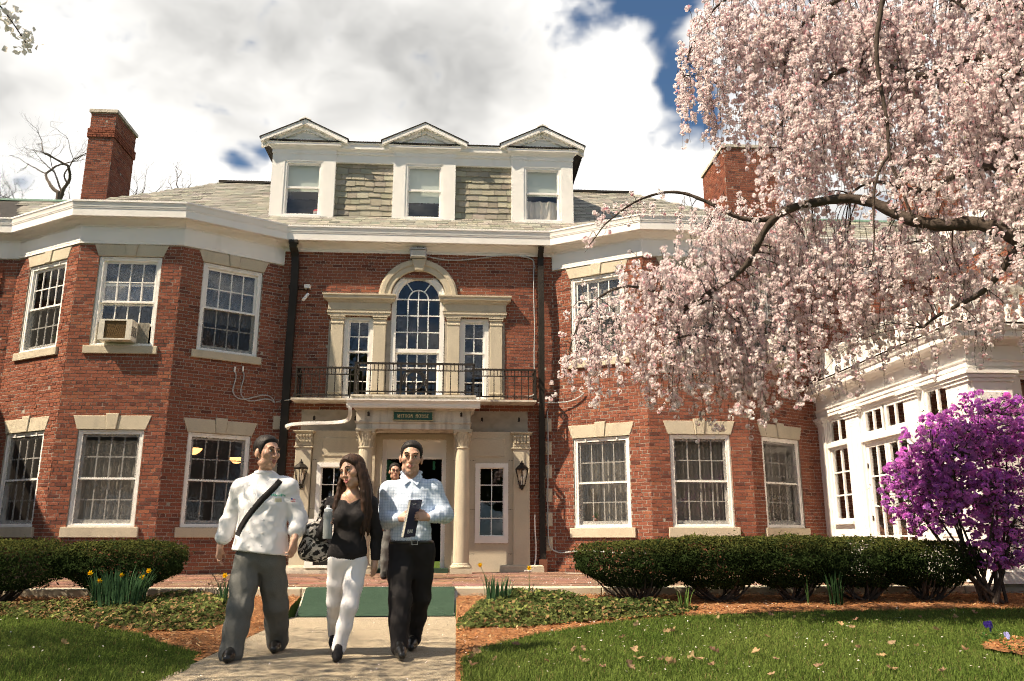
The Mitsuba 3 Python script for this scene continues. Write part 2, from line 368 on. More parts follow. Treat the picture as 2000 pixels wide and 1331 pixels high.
def blind(fr, s0, s1, z0, z1, d, key):
    mb = MB(); z = z1
    mb.fbox(fr, s0, s1, d-.02, d+.02, z1, z1+.04)
    while z > z0:
        mb.add(fr.pts([[s0, d+.010, z-.012], [s1, d+.010, z-.012], [s1, d-.010, z+.004], [s0, d-.010, z+.004]]), QUAD); z -= .022
    mb.build(key, 'curtain_bsdf')


def bay_window(k, lvl):
    fr = FR[k]; c = fr.len/2+offs[k]; z0, z1 = Z1 if lvl == 1 else Z2
    win = numbered(H+'__window'); s0, s1 = c-WIN/2+.003, c+WIN/2-.003; f = .082
    mb = MB()
    for a, b in ((s0, s0+f), (s1-f, s1)):
        mb.fbox(fr, a, b, -.13, -.028, z0+.035, z1-.003)
    mb.fbox(fr, s0+.012, s0+.034, -.028, -.016, z0+.035, z1-.012); mb.fbox(fr, s1-.034, s1-.012, -.028, -.016, z0+.035, z1-.012)
    mb.fbox(fr, s0+f, s1-f, -.13, -.030, z1-f, z1-.003); mb.fbox(fr, s0+.034, s1-.034, -.0275, -.016, z1-.034, z1-.012)
    mb.fbox(fr, s0+.005, s1-.005, -.13, -.006, z0+.002, z0+.035); mb.fbox(fr, s0+f, s1-f, -.12, -.045, z0+.035, z0+.06)
    for q in (.22, .78):                     # shutter hooks on the head
        mb.fbox(fr, s0+q*(s1-s0)-.012, s0+q*(s1-s0)+.012, -.028, -.008, z1-.06, z1-.02)
    mb.build(win, 'white_bsdf')
    a, b = s0+f, s1-f; lo, hi = z0+.06, z1-f; mid = (lo+hi)/2
    raised = (k, lvl) in (('LB', 2), ('RC', 2))
    sash(fr, a, b, mid-.02, hi, -.070, 4, 2, win)
    if raised: sash(fr, a, b, lo+.36, mid+.38, -.105, 4, 2, win)
    else: sash(fr, a, b, lo, mid+.02, -.105, 4, 2, win, rail=.07)
    MB().fbox(fr, a-.001, b+.001, -.075, -.048, mid-.020, mid+.012).build(win+'__meeting_rail', 'white_bsdf')
    sc = win+'__insect_screen'; sz0, sz1 = (lo-.02, mid-.02) if lvl == 2 else (lo-.02, hi+.01)
    if not raised or k != 'LB': MB().add(fr.pts([[a-.005, -.052, sz0], [b+.005, -.052, sz0], [b+.005, -.052, sz1], [a-.005, -.052, sz1]]), QUAD).build(sc, 'screen_bsdf')
    # stone sill, lintel stones and keystone
    dz = (.189 if lvl == 1 else .158)
    MB().prism(fr, [(c-.685, z0-dz), (c+.685, z0-dz), (c+.685, z0-.002), (c-.685, z0-.002)], -.1, .055, .008).build(win+'__sill', 'stone_bsdf')
    zt = z1+(.262 if lvl == 1 else .243); kt = zt+(.042 if lvl == 1 else 0)
    tb, tt, kb, kk = .6175, .711, .085, .118
    MB().prism(fr, [(c-tb, z1), (c-kb-.002, z1), (c-kk-.002, zt), (c-tt, zt)], -.08, .016, .006).build(numbered(win+'__lintel_stone'), 'stone_bsdf')
    MB().prism(fr, [(c+kb+.002, z1), (c+tb, z1), (c+tt, zt), (c+kk+.002, zt)], -.08, .016, .006).build(numbered(win+'__lintel_stone'), 'stone_bsdf')
    MB().prism(fr, [(c-kb, z1-.001), (c+kb, z1-.001), (c+kk*kt/zt, kt), (c-kk*kt/zt, kt)], -.08, .038, .008).build(win+'__keystone', 'stone_bsdf')
    ck = win+'__curtain'
    if (k, lvl) == ('LB', 1): wave_sheet(fr, a-.02, b+.02, z0, hi-.10, -.22, ck, 'curtain_bsdf', 8, .03, 4)
    elif lvl == 1 and k[0] == 'R': wave_sheet(fr, a-.02, b+.02, z0, z1, -.30, ck, 'curtain_bsdf', 13, .045, 6+ord(k[1]))
    elif lvl == 2 and k == 'LA': blind(fr, a, b, mid-.28, z1-.1, -.17, win+'__blind')
    elif lvl == 2 and k == 'LB': blind(fr, a, b, mid-.05, z1-.1, -.17, win+'__blind')
    elif lvl == 2 and k[0] == 'R': blind(fr, a, b, z0+.1 if k == 'RA' else mid, z1-.1, -.17, win+'__blind')
    return win, fr, c, a, b, lo, mid


for k in ('LB', 'LA', 'LC', 'RA', 'RB', 'RC'):
    for lvl in (1, 2): bay_window(k, lvl)

# ------------------------------------------------------------------ three-part window over the door
def ring(fr, c, zc, r0, r1, d0, d1, mb, a0=0.0, a1=math.pi, n=40, bev=.008):
    g = np.linspace(a0, a1, n)
    o = np.c_[c+r1*np.cos(g), zc+r1*np.sin(g)]; i = np.c_[c+r0*np.cos(g), zc+r0*np.sin(g)]
    ob = np.c_[c+(r1-bev)*np.cos(g), zc+(r1-bev)*np.sin(g)]; ib = np.c_[c+(r0+bev)*np.cos(g), zc+(r0+bev)*np.sin(g)]
    L = [(i, d0), (i, d1-bev), (ib, d1), (ob, d1), (o, d1-bev), (o, d0)]
    v = np.vstack([fr.pts(np.c_[q[:, 0], np.full(n, d), q[:, 1]]) for q, d in L]); f = []
    for k in range(5):
        for m in range(n-1):
            a = k*n+m; f += [[a, a+1, a+n+1], [a, a+n+1, a+n]]
    mb.add(v, f)


def molded(fr, s0, s1, prof, mb, ret=True):
    """a straight moulding with mitred returns: prof is (d, z) pairs, s grows with d"""
    p = np.asarray(prof, float); n = len(p); base = p[0, 0]
    a, b = np.c_[s0-(p[:, 0]-base), p], np.c_[s1+(p[:, 0]-base), p]
    v = [a, b]; f = []
    for i in range(n-1): f += [[i, n+i, n+i+1], [i, n+i+1, i+1]]
    if ret:
        a2, b2 = a.copy(), b.copy(); a2[:, 1] = 0; b2[:, 1] = 0; v += [a2, b2]
        for i in range(n-1): f += [[i, i+1, 2*n+i+1], [i, 2*n+i+1, 2*n+i], [n+i, 3*n+i, 3*n+i+1], [n+i, 3*n+i+1, n+i+1]]
    mb.add(fr.pts(np.vstack(v)), f)


AW = H+'__arched_window'; zc = 5.565
mb = MB(); ring(RW, -.01, zc, .455, .555, -.11, -.02, mb); ring(RW, -.01, zc, .53, .575, -.02, .0, mb)
for s in (-1, 1):
    a, b = sorted((-.01+s*.455, -.01+s*.555)); mb.fbox(RW, a, b, -.11, -.02, 3.46, zc)
mb.fbox(RW, -.56, .54, -.12, .03, 3.42, 3.46); mb.fbox(RW, -.465, .445, -.11, -.045, 4.41, 4.49); mb.build(AW, 'white_bsdf')
# fanlight bars and upper lights
mb = MB(); d0, d1 = -.085, -.06
ring(RW, -.01, zc, .195, .218, d0, d1, mb, bev=.002); ring(RW, -.01, zc, .43, .456, d0, d1, mb, bev=.002)
for g in (55, 125):
    g = math.radians(g); p, q = np.array([-.01+.21*math.cos(g), zc+.21*math.sin(g)]), np.array([-.01+.44*math.cos(g), zc+.44*math.sin(g)]); nn = np.array([-math.sin(g), math.cos(g)])*.01
    mb.prism(RW, [p-nn, q-nn, q+nn, p+nn], d0, d1, 0)
mb.fbox(RW, -.465, .445, d0, d1+.002, zc-.012, zc+.012); mb.fbox(RW, -.021, .001, d0, d1-.001, 4.49, zc+.2)
for x in (-.225, .205): mb.fbox(RW, x-.011, x+.011, d0, d1-.001, 4.49, zc)
for z in (4.85, 5.21): mb.fbox(RW, -.465, .445, d0, d1-.002, z-.011, z+.011)
mb.build(AW+'__muntins', 'white_bsdf')
xs, zs = [-.455, -.225, -.01, .205, .435], [4.49, 4.85, 5.21, zc]
for i in range(4):
    for j in range(3): MB().add(RW.pts([[xs[i], -.072, zs[j]], [xs[i+1], -.072, zs[j]], [xs[i+1], -.072, zs[j+1]], [xs[i], -.072, zs[j+1]]]), QUAD).build(numbered(AW+'__pane'), 'glass_bsdf')
def fan(g0, g1, r0, r1):
    g = np.radians(np.linspace(g0, g1, 14)); mb = MB()
    v = np.vstack([np.c_[-.01+r*np.cos(g), np.full(14, -.072), zc+r*np.sin(g)] for r in (r0, r1)])
    f = [[i, i+14, i+15] for i in range(13)]+[[i, i+15, i+1] for i in range(13)]
    mb.add(RW.pts(v), f).build(numbered(AW+'__pane'), 'glass_bsdf')
for g in ((0, 90, .001, .2), (90, 180, .001, .2), (0, 55, .2, .45), (55, 125, .2, .45), (125, 180, .2, .45)): fan(*g)
sash(RW, -.465, .445, 3.46, 4.43, -.10, 4, 3, AW, rail=.06)
for c in (-1.225, 1.175):                    # side lights
    sw = numbered(H+'__side_window'); mb = MB(); s0, s1, z0, z1 = c-.305, c+.305, 3.42, 5.165
    mb.fbox(RW, s0, s0+.085, -.12, -.02, z0, z1); mb.fbox(RW, s1-.085, s1, -.12, -.02, z0, z1); mb.fbox(RW, s0+.085, s1-.085, -.12, -.022, z1-.09, z1); mb.fbox(RW, s0+.085, s1-.085, -.12, -.01, z0, z0+.04)
    mb.build(sw, 'white_bsdf')
    sash(RW, s0+.085, s1-.085, 4.40, z1-.09, -.06, 2, 2, sw, .035); sash(RW, s0+.085, s1-.085, z0+.04, 4.43, -.095, 2, 3, sw, .035)
mb = MB(); ring(RW, -.012, 5.595, .578, .83, -.11, .06, mb); ring(RW, -.012, 5.595, .70, .80, .05, .085, mb); mb.build(H+'__window_arch', 'stone_bsdf')
MB().prism(RW, [(-.095, 6.165), (.075, 6.165), (.145, 6.42), (-.165, 6.42)], 0, .13, .012).build(H+'__window_arch__keystone', 'stone_bsdf')
for c, s0, s1 in ((-1.225, -1.80, -.66), (1.175, .61, 1.77)):
    en = numbered(H+'__window_entablature'); mb = MB()
    molded(RW, s0, s1, [(.0, 5.165), (.075, 5.165), (.075, 5.215), (.09, 5.22), (.09, 5.27), (.10, 5.285), (.075, 5.285), (.075, 5.44), (.10, 5.455), (.11, 5.48), (.16, 5.51), (.17, 5.515), (.17, 5.56), (.19, 5.58), (.19, 5.61), (.0, 5.625)], mb, True)
    mb.build(en, 'stone_bsdf')
    for a in (s0+.005, s1-.26):
        mb = MB(); pl = numbered(H+'__pilaster'); mb.prism(RW, [(a, 3.42), (a+.255, 3.42), (a+.255, 5.164), (a, 5.164)], 0, .052, .006)
        for z, w, dd in ((3.42, .02, .05), (3.52, .01, .03), (4.985, .008, .018), (5.085, .016, .03), (5.125, .026, .045)):
            molded(RW, a, a+.255, [(.052, z), (.052+dd*.6, z+.008), (.052+dd*.6, z+.03), (.052, z+.04)], mb)
        mb.build(pl, 'stone_bsdf')

# ------------------------------------------------------------------ cornice, gutter and roof
def sweep(path, prof, mb):
    p = np.asarray(path, float); n = len(p); e = np.diff(p, axis=0); e /= np.linalg.norm(e, axis=1, keepdims=True)
    nn = np.stack([e[:, 1], -e[:, 0]], 1); m = np.empty_like(p); m[0], m[-1] = nn[0], nn[-1]
    for i in range(1, n-1): m[i] = (nn[i-1]+nn[i])/(1+nn[i-1]@nn[i])
    pr_ = np.asarray(prof, float); k = len(pr_)
    v = np.concatenate([np.c_[p+m*d, np.full(n, z)] for d, z in pr_])
    f = []
    for a in range(k-1):
        for i in range(n-1): q = a*n+i; f += [[q, q+1, q+n+1], [q, q+n+1, q+n]]
    mb.add(v, f)
    return p+m*.15
path = [WLa, P3, P2, P1, P0, Q0, Q1, Q2, Q3, WRb]
mb = MB(); lip = sweep(path, [(.03, 6.555), (.03, 6.600), (.045, 6.603), (.045, 6.622), (.06, 6.632), (.09, 6.655), (.13, 6.675), (.175, 6.69), (.185, 6.705), (.20, 6.715), (.225, 6.72)], mb)
mb.build(H+'__cornice', 'white_bsdf')
mb = MB()
for seg in ([WLa, P3, P2, P1, P0], [Q0, Q1, Q2, Q3, WRb]):
    sweep(seg, [(.0, 6.247), (.032, 6.247), (.032, 6.30), (.036, 6.302), (.036, 6.556), (.0, 6.556)], mb)
sweep([P0, Q0], [(.0, 6.553), (.034, 6.553), (.034, 6.575)], mb)
mb.build(H+'__frieze', 'white_bsdf')
mb = MB(); sweep(path, [(.10, 6.722), (.298, 6.722), (.300, 6.872), (.310, 6.876), (.310, 6.892), (.318, 6.905), (.322, 6.94), (.333, 6.985), (.345, 6.998), (.345, 7.032), (.330, 7.034), (.328, 6.99), (.20, 6.985)], mb)
mb.build(H+'__gutter', 'white_bsdf')
mb = MB()
for q in np.arange(-2.4, 2.6, .62): mb.fbox(RW, q-.008, q+.008, .10, .345, 7.036, 7.042)
mb.build(H+'__gutter__strap', 'white_bsdf')
RO = H+'__roof'; SL = .7
def rz(y): return 7.0+SL*(y+.2)
mb = MB()
poly = np.vstack([lip+0, [[11.3, .6], [-11.3, .6]]]); mb.add(np.c_[poly, np.full(len(poly), 6.975)], ear(poly))
rp = np.array([(-11.3, -.2), (11.3, -.2), (11.3, 1.45), (7.73, 1.45), (5.46, 3.72), (-5.46, 3.72), (-7.73, 1.45), (-11.3, 1.45)])
mb.add(np.c_[rp, rz(rp[:, 1])], ear(rp))
for s in (-1, 1):
    mb.add([[s*5.46, 3.72, 9.744], [s*7.73, 1.45, 8.155], [s*7.73, 8, 8.155], [s*5.46, 8, 9.744]], QUAD)
    mb.add([[s*7.73, 1.45, 8.155], [s*16, 1.45, 8.155], [s*16, 8, 8.155], [s*7.73, 8, 8.155]], QUAD)
    mb.add([[s*11.3, -.2, 7.0], [s*16, -.2, 7.0], [s*16, 1.45, 8.155], [s*11.3, 1.45, 8.155]], QUAD)
mb.add([[-5.46, 3.72, 9.744], [5.46, 3.72, 9.744], [5.46, 8, 9.744], [-5.46, 8, 9.744]], QUAD)
mb.add([[-16, 8, 0], [16, 8, 0], [16, 8, 9.7], [-16, 8, 9.7]], QUAD)
mb.build(RO, 'dark_metal_bsdf')
rng = np.random.default_rng(8); RP = Polygon(rp); v, col = [], []
for k in range(27):
    y0 = -.19+k*.15; x = -11.2+(k % 2)*.12
    while x < 11.2:
        w = rng.uniform(.20, .27); m = (x+w/2, y0+.09)
        if RP.contains(Point(*m)) and not (abs(m[0]) < 3.40 and y0 > .80) and seen([m[0], y0, rz(y0)]) < 500:
            lo, hi = y0-rng.uniform(0, .012), min(y0+.20, 3.72); t = .012+rng.uniform(0, .012)
            v.append([[x+.003, lo, rz(lo)+t], [x+w-.003, lo, rz(lo)+t+rng.uniform(-.003, .003)], [x+w-.003, hi, rz(hi)+.004], [x+.003, hi, rz(hi)+.004], [x+.003, lo, rz(lo)+.001], [x+w-.003, lo, rz(lo)+.001]])
            b = rng.uniform(.70, 1.2); c = np.array([.215, .208, .175])*b*(1+rng.normal(0, .03, 3))
            if rng.random() < .07: c *= .7
            col.append(c)
        x += w
v, col = np.array(v), np.array(col); near = v[:, 0, 1] < .9
for q, fq, nm in ((near, [[0, 1, 2], [0, 2, 3], [4, 5, 1], [4, 1, 0]], '__slates'), (~near, [[0, 1, 2], [0, 2, 3]], '__upper_slates')):
    n = q.sum(); MB().add(v[q].reshape(-1, 3), (np.array(fq)[None]+(np.arange(n)*6)[:, None, None]).reshape(-1, 3), np.repeat(col[q], 6, 0)).build(RO+nm, 'slate_bsdf'); say(RO+nm, kind='stuff')
mb = MB(); fr0 = Fr((0, 3.72), u=(1, 0)); mb.fbox(fr0, -5.5, 5.5, -.12, .07, 9.735, 9.79)
mb.build(RO+'__ridge_flashing', 'dark_metal_bsdf')
for s in (-1, 1):
    fr1 = Fr((0, 1.45), u=(1, 0)); a, b = sorted((s*7.75, s*15.5)); mb = MB(); mb.fbox(fr1, a, b, -.08, .06, 8.14, 8.185)
    mb.c = [np.tile([.22, .36, .28], (mb.n, 1))]; mb.build(numbered(RO+'__copper_flashing'), 'tint_bsdf')

# side wings: the left one (out of frame) casts the straight shadow over the left bay; the right one stands behind the sunroom
for s, yy in ((-1, -7.5), (1, -9.0)):
    a, b = sorted((s*11.3, s*15.5)); mb = MB(); fr1 = Fr((0, 0), u=(1, 0))
    mb.add(fr1.pts([[a, -yy, -.3], [b, -yy, -.3], [b, -yy, 6.7], [a, -yy, 6.7]]), QUAD); mb.add(fr1.pts([[s*15.5, -yy, -.3], [s*15.5, -8, -.3], [s*15.5, -8, 6.7], [s*15.5, -yy, 6.7]]), QUAD)
    mb.build(numbered(H+'__wing_wall'), 'mortar_bsdf')
    mb = MB(); x0 = s*11.0; mb.fbox(fr1, *sorted((x0, s*15.8)), .35 if s < 0 else .35, -yy+.3, 6.72, 7.0); mb.fbox(fr1, *sorted((s*11.26, s*15.5)), .35, -yy+.03, 6.25, 6.72)
    mb.build(numbered(H+'__wing_cornice'), 'white_bsdf')
    mb = MB(); m = s*13.4
    mb.add([[x0, yy-.3, 7.0], [x0, 1.0, 7.0], [m, 1.0, 8.5], [m, yy+2.2, 8.5]], QUAD); mb.add([[x0, yy-.3, 7.0], [s*15.8, yy-.3, 7.0], [m, yy+2.2, 8.5]], [[0, 1, 2]]); mb.add([[s*15.8, yy-.3, 7.0], [s*15.8, 1.0, 7.0], [m, 1.0, 8.5], [m, yy+2.2, 8.5]], QUAD)
    mb.c = [np.tile([.30, .28, .23], (mb.n, 1))]; mb.build(numbered(H+'__wing_roof'), 'slate_bsdf')
for a, b in ((3.3, 4.3), (6.0, 7.0)):
    win = numbered(H+'__window'); fr = FR['SR']; mb = MB(); z0, z1 = Z2
    mb.fbox(fr, a, a+.08, -.12, -.03, z0, z1); mb.fbox(fr, b-.08, b, -.12, -.03, z0, z1); mb.fbox(fr, a+.08, b-.08, -.12, -.031, z1-.08, z1); mb.fbox(fr, a+.08, b-.08, -.12, -.031, z0, z0+.06); mb.build(win, 'white_bsdf')
    sash(fr, a+.08, b-.08, z0+.06, z1-.08, -.08, 3, 4, win)
    c = (a+b)/2; MB().prism(fr, [(c-.55, z1), (c+.55, z1), (c+.65, z1+.243), (c-.65, z1+.243)], -.05, .016, .006).build(win+'__lintel_stone', 'stone_bsdf')

# ------------------------------------------------------------------ dormers
DF = Fr((0, .70), u=(1, 0))
for c in (-2.715, .012, 2.722):
    D = numbered(H+'__dormer'); mb = MB(); fw = .71
    for s in (-1, 1):
        a, b = sorted((c+s*.43, c+s*fw)); mb.fbox(DF, a, b, -.12, .0, 7.60, 9.06)
        a, b = sorted((c+s*(fw-.04), c+s*fw)); mb.fbox(DF, a, b, -2.6, -.12, 7.4, 9.30)
    mb.fbox(DF, c-fw, c+fw, -.12, .001, 9.06, 9.30); mb.fbox(DF, c-.43, c+.43, -.12, .001, 8.99, 9.06); mb.fbox(DF, c-.43, c+.43, -.14, .05, 7.60, 7.665)
    mb.add(DF.pts([[c-fw, -.02, 9.3], [c+fw, -.02, 9.3], [c, -.02, 9.75]]), [[0, 1, 2]])
    mb.build(D, 'white_bsdf')
    mb = MB(); molded(DF, c-fw, c+fw, [(.0, 9.16), (.015, 9.165), (.015, 9.26), (.03, 9.27), (.05, 9.30), (.10, 9.335), (.115, 9.34), (.115, 9.385), (.13, 9.40), (.0, 9.405)], mb)
    mb.build(D+'__cornice', 'white_bsdf')
    mb = MB(); k = .475                      # raking cornice
    for s in (-1, 1):
        def rk(t, off): return (c+s*(.97-t*.97), 9.375+t*.97*k+off)
        for o0, o1, dd in ((.0, .115, .16), (-.095, .0, .06)):
            q = [rk(0, o0), rk(1, o0), rk(1, o1), rk(0, o1)]
            mb.prism(DF, q if s > 0 else q[::-1], -.02, dd, 0)
    mb.build(D+'__raking_cornice', 'white_bsdf')
    for i in range(4):
        z = 9.41+i*.082; hw = max(.05, (.78-(z-9.40)/k))
        MB().prism(DF, [(c-hw, z), (c+hw, z), (c+hw-.082/k, z+.079), (c-hw+.082/k, z+.079)] if hw > .19 else [(c-hw, z), (c+hw, z), (c, z+hw*k)], -.02, .012, .003).build(numbered(D+'__clapboard'), 'white_bsdf')
    mb = MB()
    for s in (-1, 1):
        mb.add(DF.pts([[c, .175, 9.375+.97*k+.135], [c+s*1.0, .175, 9.49], [c+s*1.0, -2.7, 9.49], [c, -2.7, 9.375+.97*k+.135], [c, .175, 9.375+.97*k+.112], [c+s*1.0, .175, 9.462], [c+s*1.0, -2.7, 9.462], [c, -2.7, 9.375+.97*k+.112]]),
               [[0, 1, 2], [0, 2, 3], [0, 5, 1], [0, 4, 5], [1, 5, 6], [1, 6, 2], [4, 6, 5], [4, 7, 6]])
    mb.build(D+'__roof', 'dark_metal_bsdf')
    if abs(c) > 1:
        mb = MB(); zt = 9.375+.97*k+.118
        mb.prism(DF, [(c-.13, zt-.045), (c, zt+.01), (c+.13, zt-.045), (c+.13, zt-.015), (c, zt+.05), (c-.13, zt-.015)], -.3, .195, .003); mb.build(D+'__ridge_cap', 'white_bsdf')
    win = D+'__window'; mb = MB(); z0, z1, a, b = 7.665, 8.99, c-.43, c+.43
    mb.fbox(DF, a, a+.05, -.13, -.015, z0, z1); mb.fbox(DF, b-.05, b, -.13, -.015, z0, z1); mb.fbox(DF, a+.05, b-.05, -.13, -.016, z1-.05, z1); mb.fbox(DF, a+.05, b-.05, -.13, .01, z0, z0+.03); mb.build(win, 'white_bsdf')
    mid = 8.36
    for zz0, zz1, d in ((mid-.02, z1-.05, -.05), (z0+.03, mid+.02, -.085)):
        mb = MB(); st = .036
        mb.fbox(DF, a+.05, a+.05+st, d-.03, d, zz0, zz1); mb.fbox(DF, b-.05-st, b-.05, d-.03, d, zz0, zz1); mb.fbox(DF, a+.05+st, b-.05-st, d-.03, d-.001, zz0, zz0+.045); mb.fbox(DF, a+.05+st, b-.05-st, d-.03, d-.001, zz1-.035, zz1)
        mb.build(numbered(D+'__sash'), 'white_bsdf')
        MB().add(DF.pts([[a+.08, d-.015, zz0+.03], [b-.08, d-.015, zz0+.03], [b-.08, d-.015, zz1-.03], [a+.08, d-.015, zz1-.03]]), QUAD).build(numbered(D+'__pane'), 'glass_bsdf')
    sh = D+'__shade'; lo = {0: 8.30, 1: 8.10, 2: 8.33}[round((c+2.7)/2.7)]
    mb = MB(); mb.fbox(DF, a+.05, b-.05, -.16, -.155, lo, z1); mb.c = [np.tile([.50, .56, .52], (8, 1))]; mb.build(sh, 'matte_bsdf')
    if c > 1: wave_sheet(DF, a+.06, b-.06, 7.74, 8.22, -.20, D+'__curtain', 'curtain_bsdf', 3, .03, 3)
SH = H+'__dormer_wall'; mb = MB()
for a, b in ((-2.005, -.698), (.722, 2.012)): mb.fbox(DF, a, b, -.5, -.135, 7.3, 9.35)
mb.fbox(DF, -3.42, 3.43, -3.4, -2.6, 8.0, 9.3); mb.build(SH, 'wood_bsdf')
for a, b in ((-2.005, -.698), (.722, 2.012)):
    for r in range(10):
        z = 7.585+r*.147; x = a-(.13 if r % 2 else .0)
        while x < b:
            w = rng.uniform(.20, .29); x0, x1 = max(x+.005, a), min(x+w-.005, b)
            if x1-x0 > .03 and z < 9.04:
                l = rng.uniform(-.012, .012)+(rng.uniform(-.03, .03) if rng.random() < .12 else 0); sk = rng.normal(0, .004)
                q = np.array([[x0, -.102, z+l], [x1, -.102, z+l+sk], [x1, -.128, z+.19], [x0, -.128, z+.19], [x0, -.134, z+l], [x1, -.134, z+l+sk]])
                cc = np.array([.285, .265, .205])*rng.uniform(.66, 1.15)*(1+rng.normal(0, .025, 3))
                MB().add(DF.pts(q), [[0, 1, 2], [0, 2, 3], [4, 5, 1], [4, 1, 0], [0, 3, 4], [1, 5, 2]], cc).build(numbered(SH+'__shingle'), 'slate_bsdf')
            x += w
for a, b in ((-2.005, -.698), (.722, 2.012)):
    mb = MB(); mb.fbox(DF, a, b, -.13, -.05, 9.00, 9.19)
    p = [(-.05, 9.19), (-.02, 9.20), (-.02, 9.25), (.03, 9.29), (.05, 9.30), (.05, 9.40), (.07, 9.42), (.07, 9.445)]
    q = np.array([[a, d, z] for d, z in p]+[[b, d, z] for d, z in p]); n = len(p)
    mb.add(DF.pts(q), [t for i in range(n-1) for t in ([i, n+i, n+i+1], [i, n+i+1, i+1])])
    mb.build(numbered(H+'__dormer_cornice'), 'white_bsdf')
mb = MB(); mb.fbox(DF, -3.66, 3.67, -3.2, .085, 9.447, 9.475); mb.build(H+'__dormer_flat_roof', 'dark_metal_bsdf')

# ------------------------------------------------------------------ chimneys
def chimney(x0, x1, y0, y1, zt, zb, seed, inset_top=.03, band=True):
    ck = numbered(H+'__chimney'); mb = MB(); mark = len(BR)
    for A, B in (((x0, y0), (x1, y0)), ((x1, y0), (x1, y1)), ((x0, y1), (x0, y0))):
        fr = Fr(A, B); mb.add(fr.pts([[0, 0, zb], [fr.len, 0, zb], [fr.len, 0, zt], [0, 0, zt]]), QUAD)
        bricks(fr, 0, fr.len, zb, zt-.02, [], seed)
        if band:
            bricks(fr, -.03, fr.len+.03, zt-.75, zt-.47, [], seed+1, .045)
    mb.build(ck, 'mortar_bsdf')
    w, c = np.vstack([b[0] for b in BR[mark:]]), np.vstack([b[1] for b in BR[mark:]]); del BR[mark:]
    f = (BRF[None]+(np.arange(len(w))*8)[:, None, None]).reshape(-1, 3)
    MB().add(w.reshape(-1, 3), f, np.repeat(c, 8, 0)).build(ck+'__brickwork', 'brick_bsdf'); say(ck+'__brickwork', kind='stuff')
    mb = MB(); fr = Fr((0, 0), u=(1, 0)); mb.prism(fr, [(x0-.05, zt), (x1+.05, zt), (x1+.05, zt+.09), (x0-.05, zt+.09)], -y1-.05, -y0+.05, 0); mb.build(ck+'__cap', 'old_stone_bsdf')
chimney(-9.59, -8.906, 5.0, 6.43, 12.34, 7.9, 401)
chimney(8.55, 10.1, 5.0, 7.1, 11.86, 8.0, 403, band=False)
chimney(12.9, 13.9, 2.4, 3.6, 10.3, 7.0, 405, band=False)

# ------------------------------------------------------------------ rooms behind the windows
mb = MB()
def quad(*p): mb.add(p, QUAD)
quad((-11, 4, -.1), (11, 4, -.1), (11, 4, 6.9), (-11, 4, 6.9))
for z in (.08, 3.36, 3.40, 6.64):
    pl = np.vstack([np.array([WLa, P3, P2, P1, P0, Q0, Q1, Q2, Q3, WRb])+[[0, .03]], [[11.3, 4], [-11.3, 4]]]); mb.add(np.c_[pl, np.full(len(pl), z)], ear(pl))
for x in (-11.2, -2.95, 2.95, 11.2): quad((x, .02, -.1), (x, 4, -.1), (x, 4, 6.9), (x, .02, 6.9))
mb.build(H+'__interior', 'inside_bsdf')
mb = MB(); quad((-3.3, 2.2, 7.6), (3.3, 2.2, 7.6), (3.3, 2.2, 9.3), (-3.3, 2.2, 9.3)); quad((-3.3, .6, 7.5), (3.3, .6, 7.5), (3.3, 2.2, 7.5), (-3.3, 2.2, 7.5)); mb.build(numbered(H+'__interior'), 'inside_bsdf')
